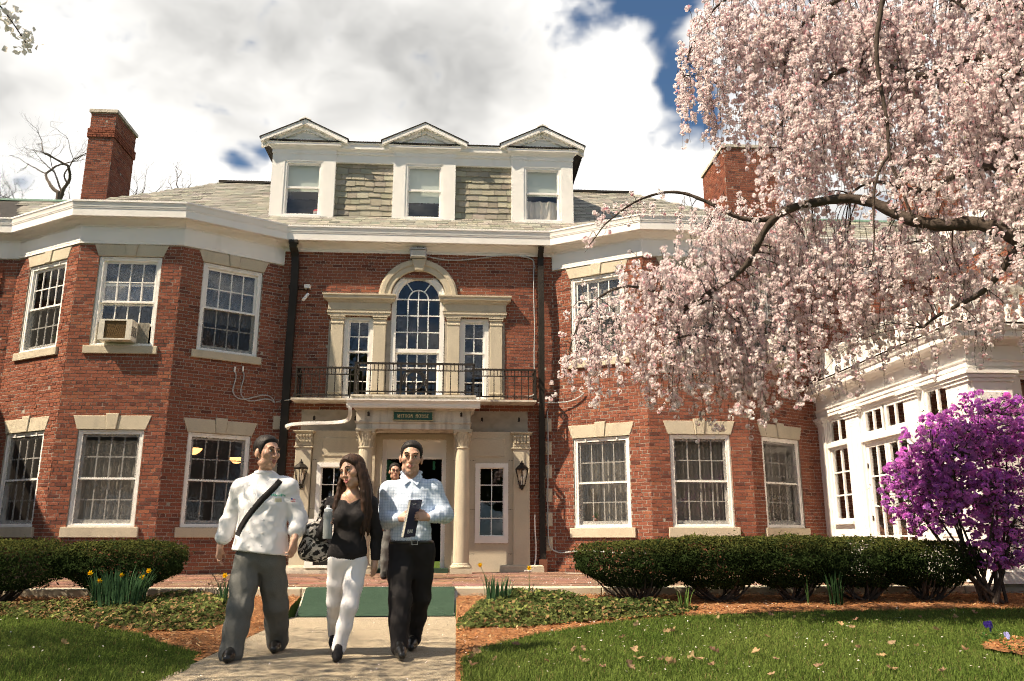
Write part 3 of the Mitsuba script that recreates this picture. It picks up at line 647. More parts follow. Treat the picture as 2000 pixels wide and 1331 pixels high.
# ------------------------------------------------------------------ limestone entrance portico
EP = 'entrance_portico'
say(EP, 'pale limestone entrance portico with two carved columns and an open doorway', 'portico')
ST = 'stone_bsdf'
X0, X1 = -2.335, 2.315
for s in (-1, 1):
    lo, hi = (.66, 2.315) if s > 0 else (-2.335, -.66)
    mb = MB(); xa, xb = (1.23, 1.887) if s > 0 else (-1.905, -1.25)
    # panel beside the door, its window opening left free
    a, b = (.775, 1.99) if s > 0 else (-2.01, -.775)
    for p, q, z0, z1 in ((a, xa, 0, 2.74), (xb, b, 0, 2.74), (xa, xb, 0, .55), (xa, xb, 2.105, 2.74)): mb.fbox(RW, p, q, 0, .15, z0, z1)
    mb.build(numbered(EP+'__side_panel'), ST)
    mb = MB(); c = (a+b)/2; mb.prism(RW, [(c-.43, 2.23), (c+.43, 2.23), (c+.43, 2.60), (c-.43, 2.60)], .14, .166, .012); mb.build(numbered(EP+'__raised_panel'), ST)
    mb = MB()
    for z in (.34, 1.20, 2.16): mb.fbox(RW, a, xa, .1495, .152, z, z+.006); mb.fbox(RW, xb, b, .1495, .152, z, z+.006)
    mb.build(numbered(EP+'__joint'), 'dark_metal_bsdf')
    # window
    w = numbered(EP+'__window'); mb = MB(); f = .085
    mb.fbox(RW, xa, xa+f, .02, .175, .55, 2.105); mb.fbox(RW, xb-f, xb, .02, .175, .55, 2.105); mb.fbox(RW, xa+f, xb-f, .02, .174, 2.02, 2.105); mb.fbox(RW, xa+f, xb-f, .02, .174, .55, .685); mb.build(w, 'white_bsdf')
    sash(RW, xa+f, xb-f, .685, 2.02, .10, 2, 4, w, .018)
    # pilaster with a leafy capital
    pa, pb = (1.985, 2.315) if s > 0 else (-2.335, -2.025)
    P = numbered(EP+'__pilaster'); mb = MB(); mb.prism(RW, [(pa, .12), (pb, .12), (pb, 2.385), (pa, 2.385)], 0, .225, .006)
    molded(RW, pa, pb, [(.0, 0), (.27, 0), (.27, .07), (.255, .075), (.265, .09), (.26, .115), (.235, .13), (.225, .135)], mb, False); mb.fbox(RW, pa-.03, pb+.03, 0, .262, 0, .075)
    mb.build(P, ST)
    mb = MB(); cz = 2.385
    molded(RW, pa-.005, pb+.005, [(.22, cz), (.245, cz+.01), (.245, cz+.03), (.225, cz+.04), (.225, cz+.29), (.25, cz+.30), (.25, cz+.32), (.275, cz+.325), (.275, cz+.345), (.0, cz+.35)], mb, True)
    for i in range(5):
        x = pa+.035+i*(pb-pa-.07)/4
        for z, hh, dd, ww in ((cz+.05, .10, .03, .032), (cz+.15, .12, .045, .026)):
            g = [(-1, 0), (1, 0), (1.05, .6), (.5, .95), (-.5, .95), (-1.05, .6)]
            xx = x if z < cz+.1 else x+.0
            mb.prism(RW, [(xx+ww*u, z+hh*v) for u, v in g], .22, .225+dd*.6, .006); mb.fbox(RW, xx-ww*.7, xx+ww*.7, .225, .225+dd+.015, z+hh*.72, z+hh*.95)
    mb.build(P+'__capital', ST)
# entablature over the sides
mb = MB()
molded(RW, X0, X1, [(.15, 2.738), (.235, 2.738), (.235, 2.79), (.25, 2.795), (.25, 2.845), (.268, 2.86), (.268, 2.875), (.228, 2.88), (.228, 3.12), (.25, 3.135), (.26, 3.15), (.36, 3.19), (.40, 3.20), (.40, 3.24), (.46, 3.28), (.47, 3.31), (.0, 3.315)], mb)
mb.build(EP+'__entablature', 'old_stone_bsdf')
# entablature over the columns
mb = MB(); c0, c1 = -1.09, 1.10
mb.fbox(RW, c0, c1, .20, .845, 2.695, 2.80)
molded(RW, c0, c1, [(.845, 2.695), (.845, 2.80), (.865, 2.805), (.875, 2.83), (.852, 2.835), (.852, 3.055), (.875, 3.065), (.885, 3.085), (.93, 3.12), (.94, 3.14), (.0, 3.145)], mb)
mb.fbox(RW, c0-.0, c1+.0, .20, .852, 2.80, 3.06)
mb.build(numbered(EP+'__entablature'), 'old_stone_bsdf')
for x in (-.86, .93, -2.0, 1.35, 2.1, -1.18):
    mb = MB(); k = abs(x) < 1.1; mb.mesh(trimesh.util.concatenate([trimesh.creation.box((.044, .02, .07), trimesh.transformations.translation_matrix((x, -.862 if k else -.238, 2.975))), trimesh.creation.cylinder(.012, .05, 8, transform=trimesh.transformations.translation_matrix((x, -.87 if k else -.25, 3.01))@trimesh.transformations.rotation_matrix(1.57, (1, 0, 0)))])); mb.build(numbered(EP+'__anchor'), 'dark_metal_bsdf')
# balcony slab
mb = MB(); mb.fbox(RW, -1.2, 1.21, 0, 1.0, 3.20, 3.30); mb.fbox(RW, X0-.10, X1+.12, 0, .50, 3.305, 3.345); mb.fbox(RW, -1.2, 1.21, .0, 1.02, 3.30, 3.338); mb.build(EP+'__balcony_slab', 'old_stone_bsdf')
# columns
for x in (-.905, .962):
    k = numbered(EP+'__column'); prof = []
    for t in np.linspace(0, 1, 16): prof.append((.150-.022*t**1.8, .19+t*2.13))
    prof = [(.19, .09), (.205, .105), (.208, .125), (.195, .14), (.172, .15), (.172, .17), (.160, .18)]+prof+[(.135, 2.325), (.145, 2.335), (.145, 2.355), (.128, 2.362)]
    v, f = lathe(prof, 36); v = v+[x, -.70, 0]
    mb = MB().add(v, f); mb.mesh(m3.Manifold.cube([.41, .41, .09], True).translate([x, -.70, .045])); mb.build(k, ST, smooth=35)
    mb = MB(); prof = [(.126, 2.36), (.132, 2.45), (.150, 2.56), (.178, 2.63), (.18, 2.64)]; v, f = lathe(prof, 28); mb.add(v+[x, -.70, 0], f)
    mb.mesh(m3.Manifold.cube([.385, .385, .022], True).translate([x, -.70, 2.683])); mb.mesh(m3.Manifold.cube([.36, .36, .03], True).translate([x, -.70, 2.657]))
    for row, (z, n, r0, hh, ww) in enumerate(((2.375, 12, .132, .12, .036), (2.45, 12, .140, .13, .034), (2.55, 8, .152, .09, .030))):
        for i in range(n):
            g = 2*math.pi*(i+.5*(row % 2))/n; u = np.array([-math.sin(g), math.cos(g), 0]); o = np.array([math.cos(g), math.sin(g), 0])
            c0_ = np.array([x, -.70, z]); L = []
            for t, rr, w in ((0, .0, .85), (.45, .008, 1.0), (.8, .022, .8), (1.0, .045, .4), (.9, .058, .3)): L.append((c0_+o*(r0+rr)+[0, 0, hh*t], ww*w))
            vv = np.array([p+u*s*w*.5+o*(0.006 if s == 0 else 0) for p, w in L for s in (-1, 0, 1)])
            ff = [t for a in range(4) for b in range(2) for t in ([a*3+b, a*3+b+1, a*3+b+4], [a*3+b, a*3+b+4, a*3+b+3])]
            mb.add(vv, ff)
    for sx in (-1, 1):
        for sy in (-1, 1): mb.mesh(m3.Manifold.sphere(.034, 10).translate([x+sx*.145, -.70+sy*.145, 2.625]))
    mb.build(k+'__capital', ST, smooth=40)
# doorway: stone reveal, white frame, transom board, open leaf
mb = MB()
for a, b in ((-.79, -.64), (.64, .775)): mb.fbox(RW, a, b, -.02, .10, 0, 2.66)
mb.fbox(RW, -.79, .775, -.02, .101, 2.585, 2.70); mb.build(EP+'__door_surround', ST)
mb = MB()
for a, b in ((-.64, -.555), (.555, .64)): mb.fbox(RW, a, b, -.10, .03, .04, 2.585)
mb.fbox(RW, -.555, .555, -.10, .029, 2.555, 2.585); mb.fbox(RW, -.555, .555, -.10, .024, 2.20, 2.245); mb.build(EP+'__door_frame', 'white_bsdf')
mb = MB(); mb.fbox(RW, -.555, .555, -.06, -.03, 2.245, 2.555); mb.build(EP+'__transom_board', 'white_bsdf')
DL = Fr((-.55, .06), u=(.16, .98)); mb = MB(); mb.fbox(DL, 0, .86, -.02, .02, .06, 2.19)
for z0, z1 in ((.25, .95), (1.15, 2.0)): mb.fbox(DL, .12, .74, .02, .032, z0, z1)
mb.c = [np.tile([.018, .085, .050], (mb.n, 1))]; mb.build(EP+'__door', 'tint_bsdf')
mb = MB(); mb.fbox(RW, .36, .41, -.45, -.40, 2.02, 2.20); mb.c = [np.tile([.03, .22, .13], (mb.n, 1))]; mb.build(EP+'__door_closer', 'tint_bsdf')
mb = MB(); mb.fbox(RW, -.72, .72, .02, .42, -.09, .075); mb.build(EP+'__threshold', 'felt_bsdf')
mb = MB(); mb.fbox(RW, -2.40, -1.13, .10, .62, -.1, .06); mb.fbox(RW, -2.36, -1.13, .10, .50, .06, .10); mb.build(EP+'__step', 'old_stone_bsdf')
# white eaves gutter along the balcony and its drain
mb = MB(); prof = [(.945, 3.085), (1.02, 3.085), (1.035, 3.12), (1.04, 3.16), (1.075, 3.205), (1.085, 3.215), (1.085, 3.238), (1.07, 3.24), (1.065, 3.20), (.96, 3.195)]
q = np.array([[a, d, z] for a in (-1.27, 1.29) for d, z in prof]); n = len(prof); mb.add(RW.pts(q), [t for i in range(n-1) for t in ([i, n+i, n+i+1], [i, n+i+1, i+1])])
for a in (-1.27, 1.29): qq = np.array(prof); mb.add(RW.pts(np.c_[np.full(n, a), qq]), ear(qq))
mb.build(EP+'__gutter', 'white_bsdf')
def rtube(pts, w, d, key, bsdf):
    p = spline(pts, 60); mb = MB(); v, f = tube(p, 1.0, 4, True)
    t = np.gradient(p, axis=0); t /= np.linalg.norm(t, axis=1, keepdims=True); b = np.cross(t, [0, -1, 0]); b /= np.linalg.norm(b, axis=1, keepdims=True); a = np.cross(b, t)
    v = np.concatenate([p[:, None]+sa*a[:, None]*d/2+sb*b[:, None]*w/2 for sa, sb in ((-1, -1), (1, -1), (1, 1), (-1, 1))], 1).reshape(-1, 3)
    mb.add(v, f); return mb.build(key, bsdf)
rtube([(-1.20, -1.0, 3.12), (-1.20, -.99, 3.05), (-1.22, -.88, 2.93), (-1.30, -.72, 2.865), (-1.45, -.60, 2.85), (-1.9, -.55, 2.835), (-2.3, -.53, 2.815), (-2.40, -.50, 2.805), (-2.48, -.42, 2.79), (-2.49, -.30, 2.77)], .062, .062, numbered('white_drain_pipe'), 'white_bsdf')
say('white_drain_pipe', 'white bent drain pipe running from the balcony gutter to the left downspout', 'drain pipe')

# ------------------------------------------------------------------ iron balcony railing
BRL = 'balcony_railing'; say(BRL, 'black iron balcony railing with a round monogram medallion over the entrance', 'railing')
I = 'dark_metal_bsdf'
def rail_run(p, q, posts=True, step=.145, ztop=3.965):
    fr = Fr(p, q); L = fr.len
    for z, w in ((ztop, .022), (ztop-.135, .013), (3.41, .015)):
        MB().fbox(fr, -.012, L+.012, -w, w, z-w*.8, z+w*.8).build(numbered(BRL+'__rail'), I)
    n = max(2, round(L/step))
    for i in range(n+1):
        s = i*L/n; w = .016 if i in (0, n) and posts else .0085
        MB().fbox(fr, s-w, s+w, -w, w, 3.345, ztop).build(numbered(BRL+'__baluster'), I)
    mb = MB()
    for i in range(n):
        s = (i+.5)*L/n; mb.fbox(fr, s-.007, s+.007, -.007, .007, ztop-.135, ztop)
    mb.build(numbered(BRL+'__short_picket'), I)
yc, ys = -.94, -.46
rail_run((-1.14, yc), (-.26, yc)); rail_run((-.26, yc), (.26, yc), step=.55); rail_run((.26, yc), (1.16, yc)); rail_run((-2.36, ys), (-1.14, ys)); rail_run((1.16, ys), (2.42, ys))
rail_run((-1.14, ys), (-1.14, yc), step=.2); rail_run((1.16, yc), (1.16, ys), step=.2); rail_run((-2.36, -.02), (-2.36, ys), step=.2); rail_run((2.42, ys), (2.42, -.02), step=.2)
mb = MB(); g = np.linspace(0, 2*np.pi, 49); c = np.array([.0, yc, 3.625])
mb.tube([c+[.185*math.cos(t), 0, .185*math.sin(t)] for t in g], .013, 6); mb.tube([c+[.165*math.cos(t), -.01, .165*math.sin(t)] for t in g], .006, 5)
for s in (-1, 1): mb.tube([c+[s*(.125-.10*math.cos(t)), 0, .11*math.sin(t)] for t in np.linspace(-1.2, 1.2, 14)], .009, 5)
mb.tube([c+[-.06, 0, .05], c+[0, 0, .08], c+[.06, 0, .05]], .007, 5); mb.build(BRL+'__medallion', I)
mb = MB(); rg = np.random.default_rng(4)
for t in np.linspace(-.35, math.pi+.35, 26):
    p = c+[.225*math.cos(t), 0, .225*math.sin(t)+.012*math.sin(6*t)]; r = rg.uniform(.014, .024)
    mb.mesh(m3.Manifold.sphere(1, 8).scale([r*1.2, .012, r]).translate(p))
for s in (-1, 1):
    for k in range(7): mb.mesh(m3.Manifold.sphere(1, 8).scale([.022-.002*k, .012, .02]).translate(c+[s*(.235+.008*math.sin(k*2)), 0, .02-.036*k]))
    mb.tube(spline([c+[s*.2, 0, .12], c+[s*.27, 0, .16], c+[s*.25, 0, .21], c+[s*.2, 0, .19]], 14), .008, 5)
mb.build(BRL+'__leaf_swag', I)

# ------------------------------------------------------------------ name board
NB = 'name_sign'; say(NB, 'green board with gold letters over the entrance reading MITTON HOUSE', 'sign')
mb = MB(); mb.prism(RW, [(-.375, 2.866), (.372, 2.866), (.372, 3.018), (-.375, 3.018)], .85, .892, .003); mb.c = [np.tile([.012, .060, .038], (mb.n, 1))]; mb.build(NB, 'tint_bsdf')
mb = MB()
for a, b, c_, d in ((-.39, .387, 2.852, 2.866), (-.39, .387, 3.018, 3.032), (-.39, -.375, 2.866, 3.018), (.372, .387, 2.866, 3.018)): mb.fbox(RW, a, b, .85, .897, c_, d)
mb.c = [np.tile([.40, .35, .22], (mb.n, 1))]; mb.build(NB+'__border', 'tint_bsdf')
def seg(a, b, w): return LineString([a, b]).buffer(w/2, cap_style=2)
def serif(x, y, w=.34): return sbox(x-w/2, y-.035, x+w/2, y+.035)
def letter(ch):
    TH, TN = .20, .11; bx = sbox
    if ch == 'I': return [bx(.12, 0, .12+TH, 1), serif(.20, .03), serif(.20, .97)], .40
    if ch == 'M': return [bx(.10, 0, .10+TN, 1), bx(.80, 0, .80+TH, 1), seg((.14, 1), (.50, .05), TH), seg((.50, .05), (.86, 1), TN), serif(.13, .03, .26), serif(.88, .03, .32), serif(.12, .97, .22), serif(.9, .97, .26)], 1.08
    if ch == 'T': return [bx(.36, 0, .36+TH, 1), bx(.04, .92, .84, 1), bx(.04, .74, .10, 1), bx(.78, .74, .84, 1), serif(.44, .03)], .88
    if ch == 'O': return [Point(.48, .5).buffer(1, 24).__class__(np.c_[.48+.46*np.cos(np.linspace(0, 6.283, 40)), .5+.52*np.sin(np.linspace(0, 6.283, 40))]).difference(Polygon(np.c_[.48+.30*np.cos(np.linspace(0, 6.283, 40)), .5+.45*np.sin(np.linspace(0, 6.283, 40))]))], .96
    if ch == 'N': return [bx(.10, 0, .10+TN, 1), bx(.76, 0, .76+TN, 1), seg((.12, .98), (.80, .02), TH), serif(.13, .03, .26), serif(.10, .97, .22), serif(.79, .97, .26)], .92
    if ch == 'H': return [bx(.10, 0, .10+TH, 1), bx(.66, 0, .66+TH, 1), bx(.18, .47, .72, .54), *[serif(x, y, .32) for x in (.18, .74) for y in (.03, .97)]], .92
    if ch == 'U':
        g = np.linspace(np.pi, 2*np.pi, 20); o = LineString(np.c_[.46+.30*np.cos(g), .34+.32*np.sin(g)]).buffer(.055)
        return [bx(.09, .34, .09+TH, 1), bx(.73, .34, .73+TN, 1), o, serif(.17, .97, .32), serif(.76, .97, .26)], .92
    if ch == 'S':
        a = LineString([(.62, .82), (.52, .94), (.36, .97), (.2, .92), (.13, .77), (.2, .62), (.40, .52), (.58, .42), (.65, .25), (.55, .08), (.38, .03), (.2, .06), (.1, .2)]).buffer(.06)
        return [a, bx(.60, .74, .65, .98), bx(.08, .02, .13, .27)], .72
    if ch == 'E': return [bx(.12, 0, .12+TH, 1), bx(.05, 0, .68, .07), bx(.05, .93, .66, 1), bx(.2, .48, .54, .54), bx(.62, .0, .68, .24), bx(.60, .78, .66, 1), bx(.50, .40, .54, .62)], .76
    return [], .55
x = 0; sh_ = []
for ch in 'MITTON HOUSE':
    g, adv = letter(ch); u = unary_union(g) if g else None
    if u is not None: sh_.append((x, u))
    x += adv+(.14 if g else .25)
k = .61/x; mb = MB()
from shapely import affinity
for x_, u in sh_:
    u = affinity.translate(affinity.scale(u, k, .068, origin=(0, 0)), -.305+x_*k, 2.908)
    for g in getattr(u, 'geoms', [u]):
        m = trimesh.creation.extrude_polygon(g, .006, engine='earcut'); mb.add(RW.pts(np.c_[m.vertices[:, 0], .891+m.vertices[:, 2], m.vertices[:, 1]]), m.faces)
mb.c = [np.tile([.62, .50, .28], (mb.n, 1))]; mb.build(NB+'__lettering', 'tint_bsdf')

# ------------------------------------------------------------------ lanterns, flood lamp, cameras, pipes
def lantern(x, lab):
    L = numbered('wall_lantern'); say(L, lab, 'lantern', 'wall lanterns beside the entrance'); y = -.225-.15; zt, zb = 1.97, 1.66
    mb = MB()
    def hexr(r, z): return np.array([[x+r*math.cos(g), y+r*math.sin(g), z] for g in np.arange(6)*math.pi/3+math.pi/6])
    A, B = hexr(.135, zt), hexr(.062, zb)
    for i in range(6): mb.tube([B[i], A[i]], .008, 4); mb.tube([A[i], A[(i+1) % 6]], .010, 4); mb.tube([B[i], B[(i+1) % 6]], .009, 4)
    mb.build(L+'__cage', 'dark_metal_bsdf')
    mb = MB(); prof = [(.145, zt), (.150, zt+.012), (.085, zt+.075), (.045, zt+.095), (.040, zt+.115), (.048, zt+.12), (.02, zt+.135), (.012, zt+.15), (.02, zt+.16), (.001, zt+.185)]
    v, f = lathe(prof, 6); rot = np.array([[math.cos(.5236), -math.sin(.5236)], [math.sin(.5236), math.cos(.5236)]]); v[:, :2] = v[:, :2]@rot.T; mb.add(v+[x, y, 0], f); mb.build(L+'__cap', 'dark_metal_bsdf')
    mb = MB(); v, f = lathe([(.062, zb), (.05, zb-.02), (.03, zb-.035), (.035, zb-.05), (.015, zb-.065), (.022, zb-.08), (.001, zb-.10)], 12); mb.add(v+[x, y, 0], f); mb.tube(spline([(x, y, zb-.045), (x, y+.09, zb-.07), (x, y+.15, zb+.02)], 12), .012, 6); mb.fbox(RW, x-.04, x+.04, .22, .24, zb-.06, zb+.10); mb.tube([(x, y+.15, zt-.05), (x, y+.06, zt+.02)], .01, 5); mb.build(L+'__bracket', 'dark_metal_bsdf')
    for i in range(6):
        j = (i+1) % 6; MB().add([B[i]*.985+np.array([x, y, zb])*.015, B[j]*.985+np.array([x, y, zb])*.015, A[j]*.985+np.array([x, y, zt])*.015, A[i]*.985+np.array([x, y, zt])*.015], QUAD).build(numbered(L+'__glass'), 'glass_bsdf')
    mb = MB()
    for a in range(3): g = a*2.1; px, py = x+.022*math.cos(g), y+.022*math.sin(g); mb.tube([(px, py, zb), (px, py, zb+.12)], .009, 6); mb.mesh(m3.Manifold.sphere(1, 8).scale([.012, .012, .03]).translate([px, py, zb+.145]))
    mb.c = [np.tile([.75, .72, .62], (mb.n, 1))]; mb.build(L+'__candle', 'tint_bsdf')
lantern(-2.178, 'dark metal wall lantern left of the entrance, between the chef and the woman')
lantern(2.148, 'dark metal wall lantern right of the entrance, on the pilaster beside the window')
FLm = 'flood_lamp'; say(FLm, 'grey box flood lamp mounted under the cornice above the arched window', 'lamp')
mb = MB(); mb.prism(RW, [(-.20, 6.43), (.14, 6.43), (.145, 6.60), (-.205, 6.60)], .03, .20, .02); mb.fbox(RW, -.215, .155, .02, .23, 6.60, 6.63); mb.build(FLm, 'metal_bsdf')
mb = MB()
for i in range(15): mb.fbox(RW, -.17+i*.0195, -.157+i*.0195, .20, .212, 6.445, 6.585)
mb.c = [np.tile([.55, .53, .48], (mb.n, 1))]; mb.build(FLm+'__lens', 'tint_bsdf')
mb = MB(); mb.fbox(RW, -.06, .0, .05, .15, 6.63, 6.68); mb.fbox(RW, .05, .09, .1, .14, 6.63, 6.72); mb.build(FLm+'__mount', 'dark_metal_bsdf')
SC = 'security_camera'; say(SC, 'small white security camera on a bracket by the left downspout', 'camera')
mb = MB(); mb.fbox(RW, -2.38, -2.26, .02, .14, 5.72, 5.80); mb.build(SC, 'white_bsdf')
mb = MB(); mb.tube([(-2.32, -.08, 5.72), (-2.32, -.10, 5.60)], .012, 6); mb.tube([(-2.55, -.03, 5.71), (-2.36, -.05, 5.71)], .01, 5); mb.build(SC+'__arm', 'dark_metal_bsdf')
mb = MB(); mb.tube([(-2.30, -.08, 5.60), (-2.36, -.26, 5.42)], .032, 10); mb.build(SC+'__barrel', 'white_bsdf')
def downspout(pts, w, d, lab, wide_top=True):
    k = numbered('downspout'); say(k, lab, 'downspout', 'dark downspouts'); rtube(pts, w, d, k, 'dark_metal_bsdf'); return k
k = downspout([(-2.64, -.24, 6.70), (-2.64, -.22, 6.60), (-2.615, -.12, 6.48), (-2.60, -.10, 6.3), (-2.605, -.10, 5.0), (-2.61, -.10, 3.0), (-2.61, -.10, 1.0), (-2.61, -.10, .02)], .15, .11, 'dark downspout in the left corner of the recessed wall')
MB().fbox(RW, -2.73, -2.54, .17, .30, 6.66, 6.725).build(k+'__outlet', 'dark_metal_bsdf')
for z in (5.72, 3.3): MB().fbox(RW, -2.70, -2.51, .02, .16, z, z+.05).build(numbered(k+'__strap'), 'dark_metal_bsdf')
k = downspout([(2.58, -.25, 6.70), (2.58, -.20, 6.60), (2.58, -.11, 6.50), (2.58, -.10, 6.3), (2.58, -.10, 3.0), (2.58, -.10, .22)], .115, .10, 'dark downspout in the right corner of the recessed wall, beside the limestone quoins')
MB().fbox(RW, 2.52, 2.645, .04, .16, 5.75, 6.50).build(k+'__sleeve', 'dark_metal_bsdf')
mb = MB(); mb.fbox(RW, 2.50, 2.655, .02, .18, -.02, .24); mb.c = [np.tile([.16, .065, .04], (8, 1))]; mb.build(k+'__boot', 'tint_bsdf')
def pipe(pts, r, lab, n=60, bsdf='metal_bsdf', cap=None):
    k = numbered('conduit_pipe'); say(k, lab, 'conduit'); mb = MB(); mb.tube(spline(pts, n) if n else pts, r, 7); mb.build(k, bsdf, smooth=40)
    if cap is not None: MB().tube(cap, r*1.7, 7).build(k+'__cap', 'white_bsdf', smooth=40)
fr = FR['LA']
for j, (s, z0, lab) in enumerate(((fr.len-.86, 3.55, 'left one of two thin grey conduits rising under the upper angled bay window'), (fr.len-.70, 3.58, 'right one of two thin grey conduits rising under the upper angled bay window'))):
    p = fr.pts([[s, .03, z0+.30], [s, .03, z0], [s+.01, .03, 3.42-.02*j], [s+.10, .03, 3.335-.02*j], [s+.25, .03, 3.325-.02*j], [fr.len-.02, .06, 3.32-.02*j]])
    pipe(p, .011, lab, cap=fr.pts([[s, .03, z0+.30], [s, .03, z0+.40]]))
pipe([(-2.80, -.10, 3.318), (-2.3, -.30, 3.36), (-2.2, -.36, 3.36)], .010, 'short grey conduit stub running onto the left end of the balcony', 10)
pipe([(.16, -.05, 6.50), (1.5, -.05, 6.52), (2.30, -.05, 6.52), (2.42, -.05, 6.47), (2.445, -.05, 6.3), (2.45, -.05, 5.0), (2.46, -.05, 3.75), (2.44, -.05, 3.55), (2.33, -.05, 3.49), (1.9, -.05, 3.48)], .013, 'long grey conduit down the right side of the recessed wall to the balcony', 140)
pipe([(2.70, -.04, 3.2), (2.70, -.04, 1.8), (2.70, -.04, .62), (2.73, -.05, .47), (2.86, -.06, .38), (3.1, -.20, .38), (3.8, -.62, .38), (4.5, -1.08, .38)], .015, 'grey conduit that turns along the foot of the right bay wall', 100)
pipe([(2.42, -.12, 1.1), (2.43, -.13, .7), (2.43, -.15, .25), (2.38, -.22, .08), (2.2, -.32, .03)], .014, 'short pale conduit curving down beside the right pilaster foot', 30, 'white_bsdf')
pipe([(2.5, -.14, 3.345), (3.0, -.22, 3.35), (3.3, -.36, 3.42), (3.42, -.42, 3.52)], .014, 'grey conduit with a dark bent end on the right bay wall above the pilaster', 30)
# limestone quoins on the corner strips beside the portico
for s, x0, x1 in ((-1, -2.853, -2.68), (1, 2.66, 2.79)):
    for i in range(6):
        z = .40+i*.475; MB().prism(RW, [(x0, z), (x1, z), (x1, z+.27), (x0, z+.27)], -.02, .018, .006).build(numbered(H+'__quoin'), 'stone_bsdf')
# window air conditioners
def air_conditioner(fr, c, z0, d0, d1, lab, tone, w=.60, hgt=.40):
    k = numbered('air_conditioner'); say(k, lab, 'air conditioner', 'window air conditioners'); mb = MB(); t = .018
    a, b = c-w/2, c+w/2; z1 = z0+hgt
    mb.fbox(fr, a, b, d0, d1-.01, z0, z0+t); mb.fbox(fr, a, b, d0, d1-.01, z1-t, z1); mb.fbox(fr, a, a+t, d0, d1-.01, z0+t, z1-t); mb.fbox(fr, b-t, b, d0, d1-.01, z0+t, z1-t)
    mb.fbox(fr, a-.004, a+.10, d1-.012, d1, z0, z1); mb.fbox(fr, b-.10, b+.004, d1-.012, d1, z0, z1); mb.fbox(fr, a+.10, b-.10, d1-.012, d1, z1-.03, z1); mb.fbox(fr, a+.10, b-.10, d1-.012, d1, z0, z0+.03)
    mb.c = [np.tile([.56, .53, .45], (mb.n, 1))]; mb.build(k, 'tint_bsdf')
    mb = MB(); mb.fbox(fr, a+.05, b-.05, d1-.06, d1-.03, z0+.02, z1-.02); rg = np.random.default_rng(2)
    for i in range(int((w-.2)/.012)): mb.fbox(fr, a+.10+i*.012, a+.103+i*.012, d1-.03, d1-.022, z0+.03, z1-.03)
    mb.c = [np.tile(tone, (mb.n, 1))]; mb.build(k+'__coil', 'matte_bsdf')
    mb = MB()
    for i in range(3):
        for j in range(9): mb.fbox(fr, b-.001, b+.004, d1-.24+i*.075, d1-.185+i*.075, z0+.09+j*.022, z0+.103+j*.022)
    mb.c = [np.tile([.10, .095, .085], (mb.n, 1))]; mb.build(k+'__vent', 'matte_bsdf')
    mb = MB(); mb.fbox(fr, c-WIN/2+.10, a, -.10, -.08, z0-.01, z1+.01); mb.fbox(fr, b, c+WIN/2-.10, -.10, -.08, z0-.01, z1+.01)
    for i in range(14): mb.fbox(fr, b+.01+i*.0155, b+.018+i*.0155, -.08, -.07, z0, z1)
    mb.c = [np.tile([.34, .32, .27], (mb.n, 1))]; mb.build(k+'__side_panel', 'matte_bsdf')
fr = FR['LB']; air_conditioner(fr, fr.len/2-.055, 4.275, -.30, .22, 'beige window air conditioner with a rusty coil in the upper window of the left bay', [.23, .16, .085])
fr = FR['RC']; air_conditioner(fr, fr.len/2-.10, 4.275, -.30, .36, 'white window air conditioner in an upper window of the right bay, behind the blossoms', [.10, .11, .10], .62, .42)
# lit bowl lamps inside the dining room on the left
for p, lab in (((-4.55, .55, 2.42), 'warm glass bowl lamp in the upper left pane of the left dining room window'), ((-4.02, 1.9, 2.36), 'warm glass bowl lamp seen further inside the same left window'), ((-6.05, .9, 2.36), 'warm bowl lamp glowing behind the sheer curtain of the left bay')):
    k = numbered('ceiling_lamp'); say(k, lab, 'lamp', 'bowl lamps in the dining room')
    v, f = lathe([(.001, -.11), (.06, -.10), (.12, -.06), (.165, .0), (.17, .02)], 20); m = trimesh.Trimesh(v+p, f, process=False); m.invert()
    scene[k+'__bowl'] = mikit.ply(trimesh.Trimesh(m.vertices, m.faces[:, ::-1], process=False), {'type': 'diffuse', 'reflectance': C(.6, .45, .25)}, smooth=True, emitter={'type': 'area', 'radiance': C(1.3, .62, .20)})
    MB().tube([np.add(p, (0, 0, .02)), (p[0], p[1], 3.36)], .010, 5).build(k+'__rod', 'dark_metal_bsdf')
# toy bear-like knob of red and grey behind the left dormer pane
TB = 'window_ornament'; say(TB, 'small grey ball with a red cap on the sill inside the left dormer window', 'ornament')
mb = MB(); mb.mesh(m3.Manifold.sphere(.085, 20).translate([-2.40, .90, 7.80])); mb.c = [np.tile([.35, .33, .32], (mb.n, 1))]; mb.build(TB, 'matte_bsdf', smooth=True)
mb = MB(); mb.mesh(m3.Manifold.sphere(.09, 20).trim_by_plane([0, 0, 1], .02).translate([-2.40, .90, 7.81])); mb.c = [np.tile([.42, .07, .08], (mb.n, 1))]; mb.build(TB+'__cap', 'matte_bsdf')
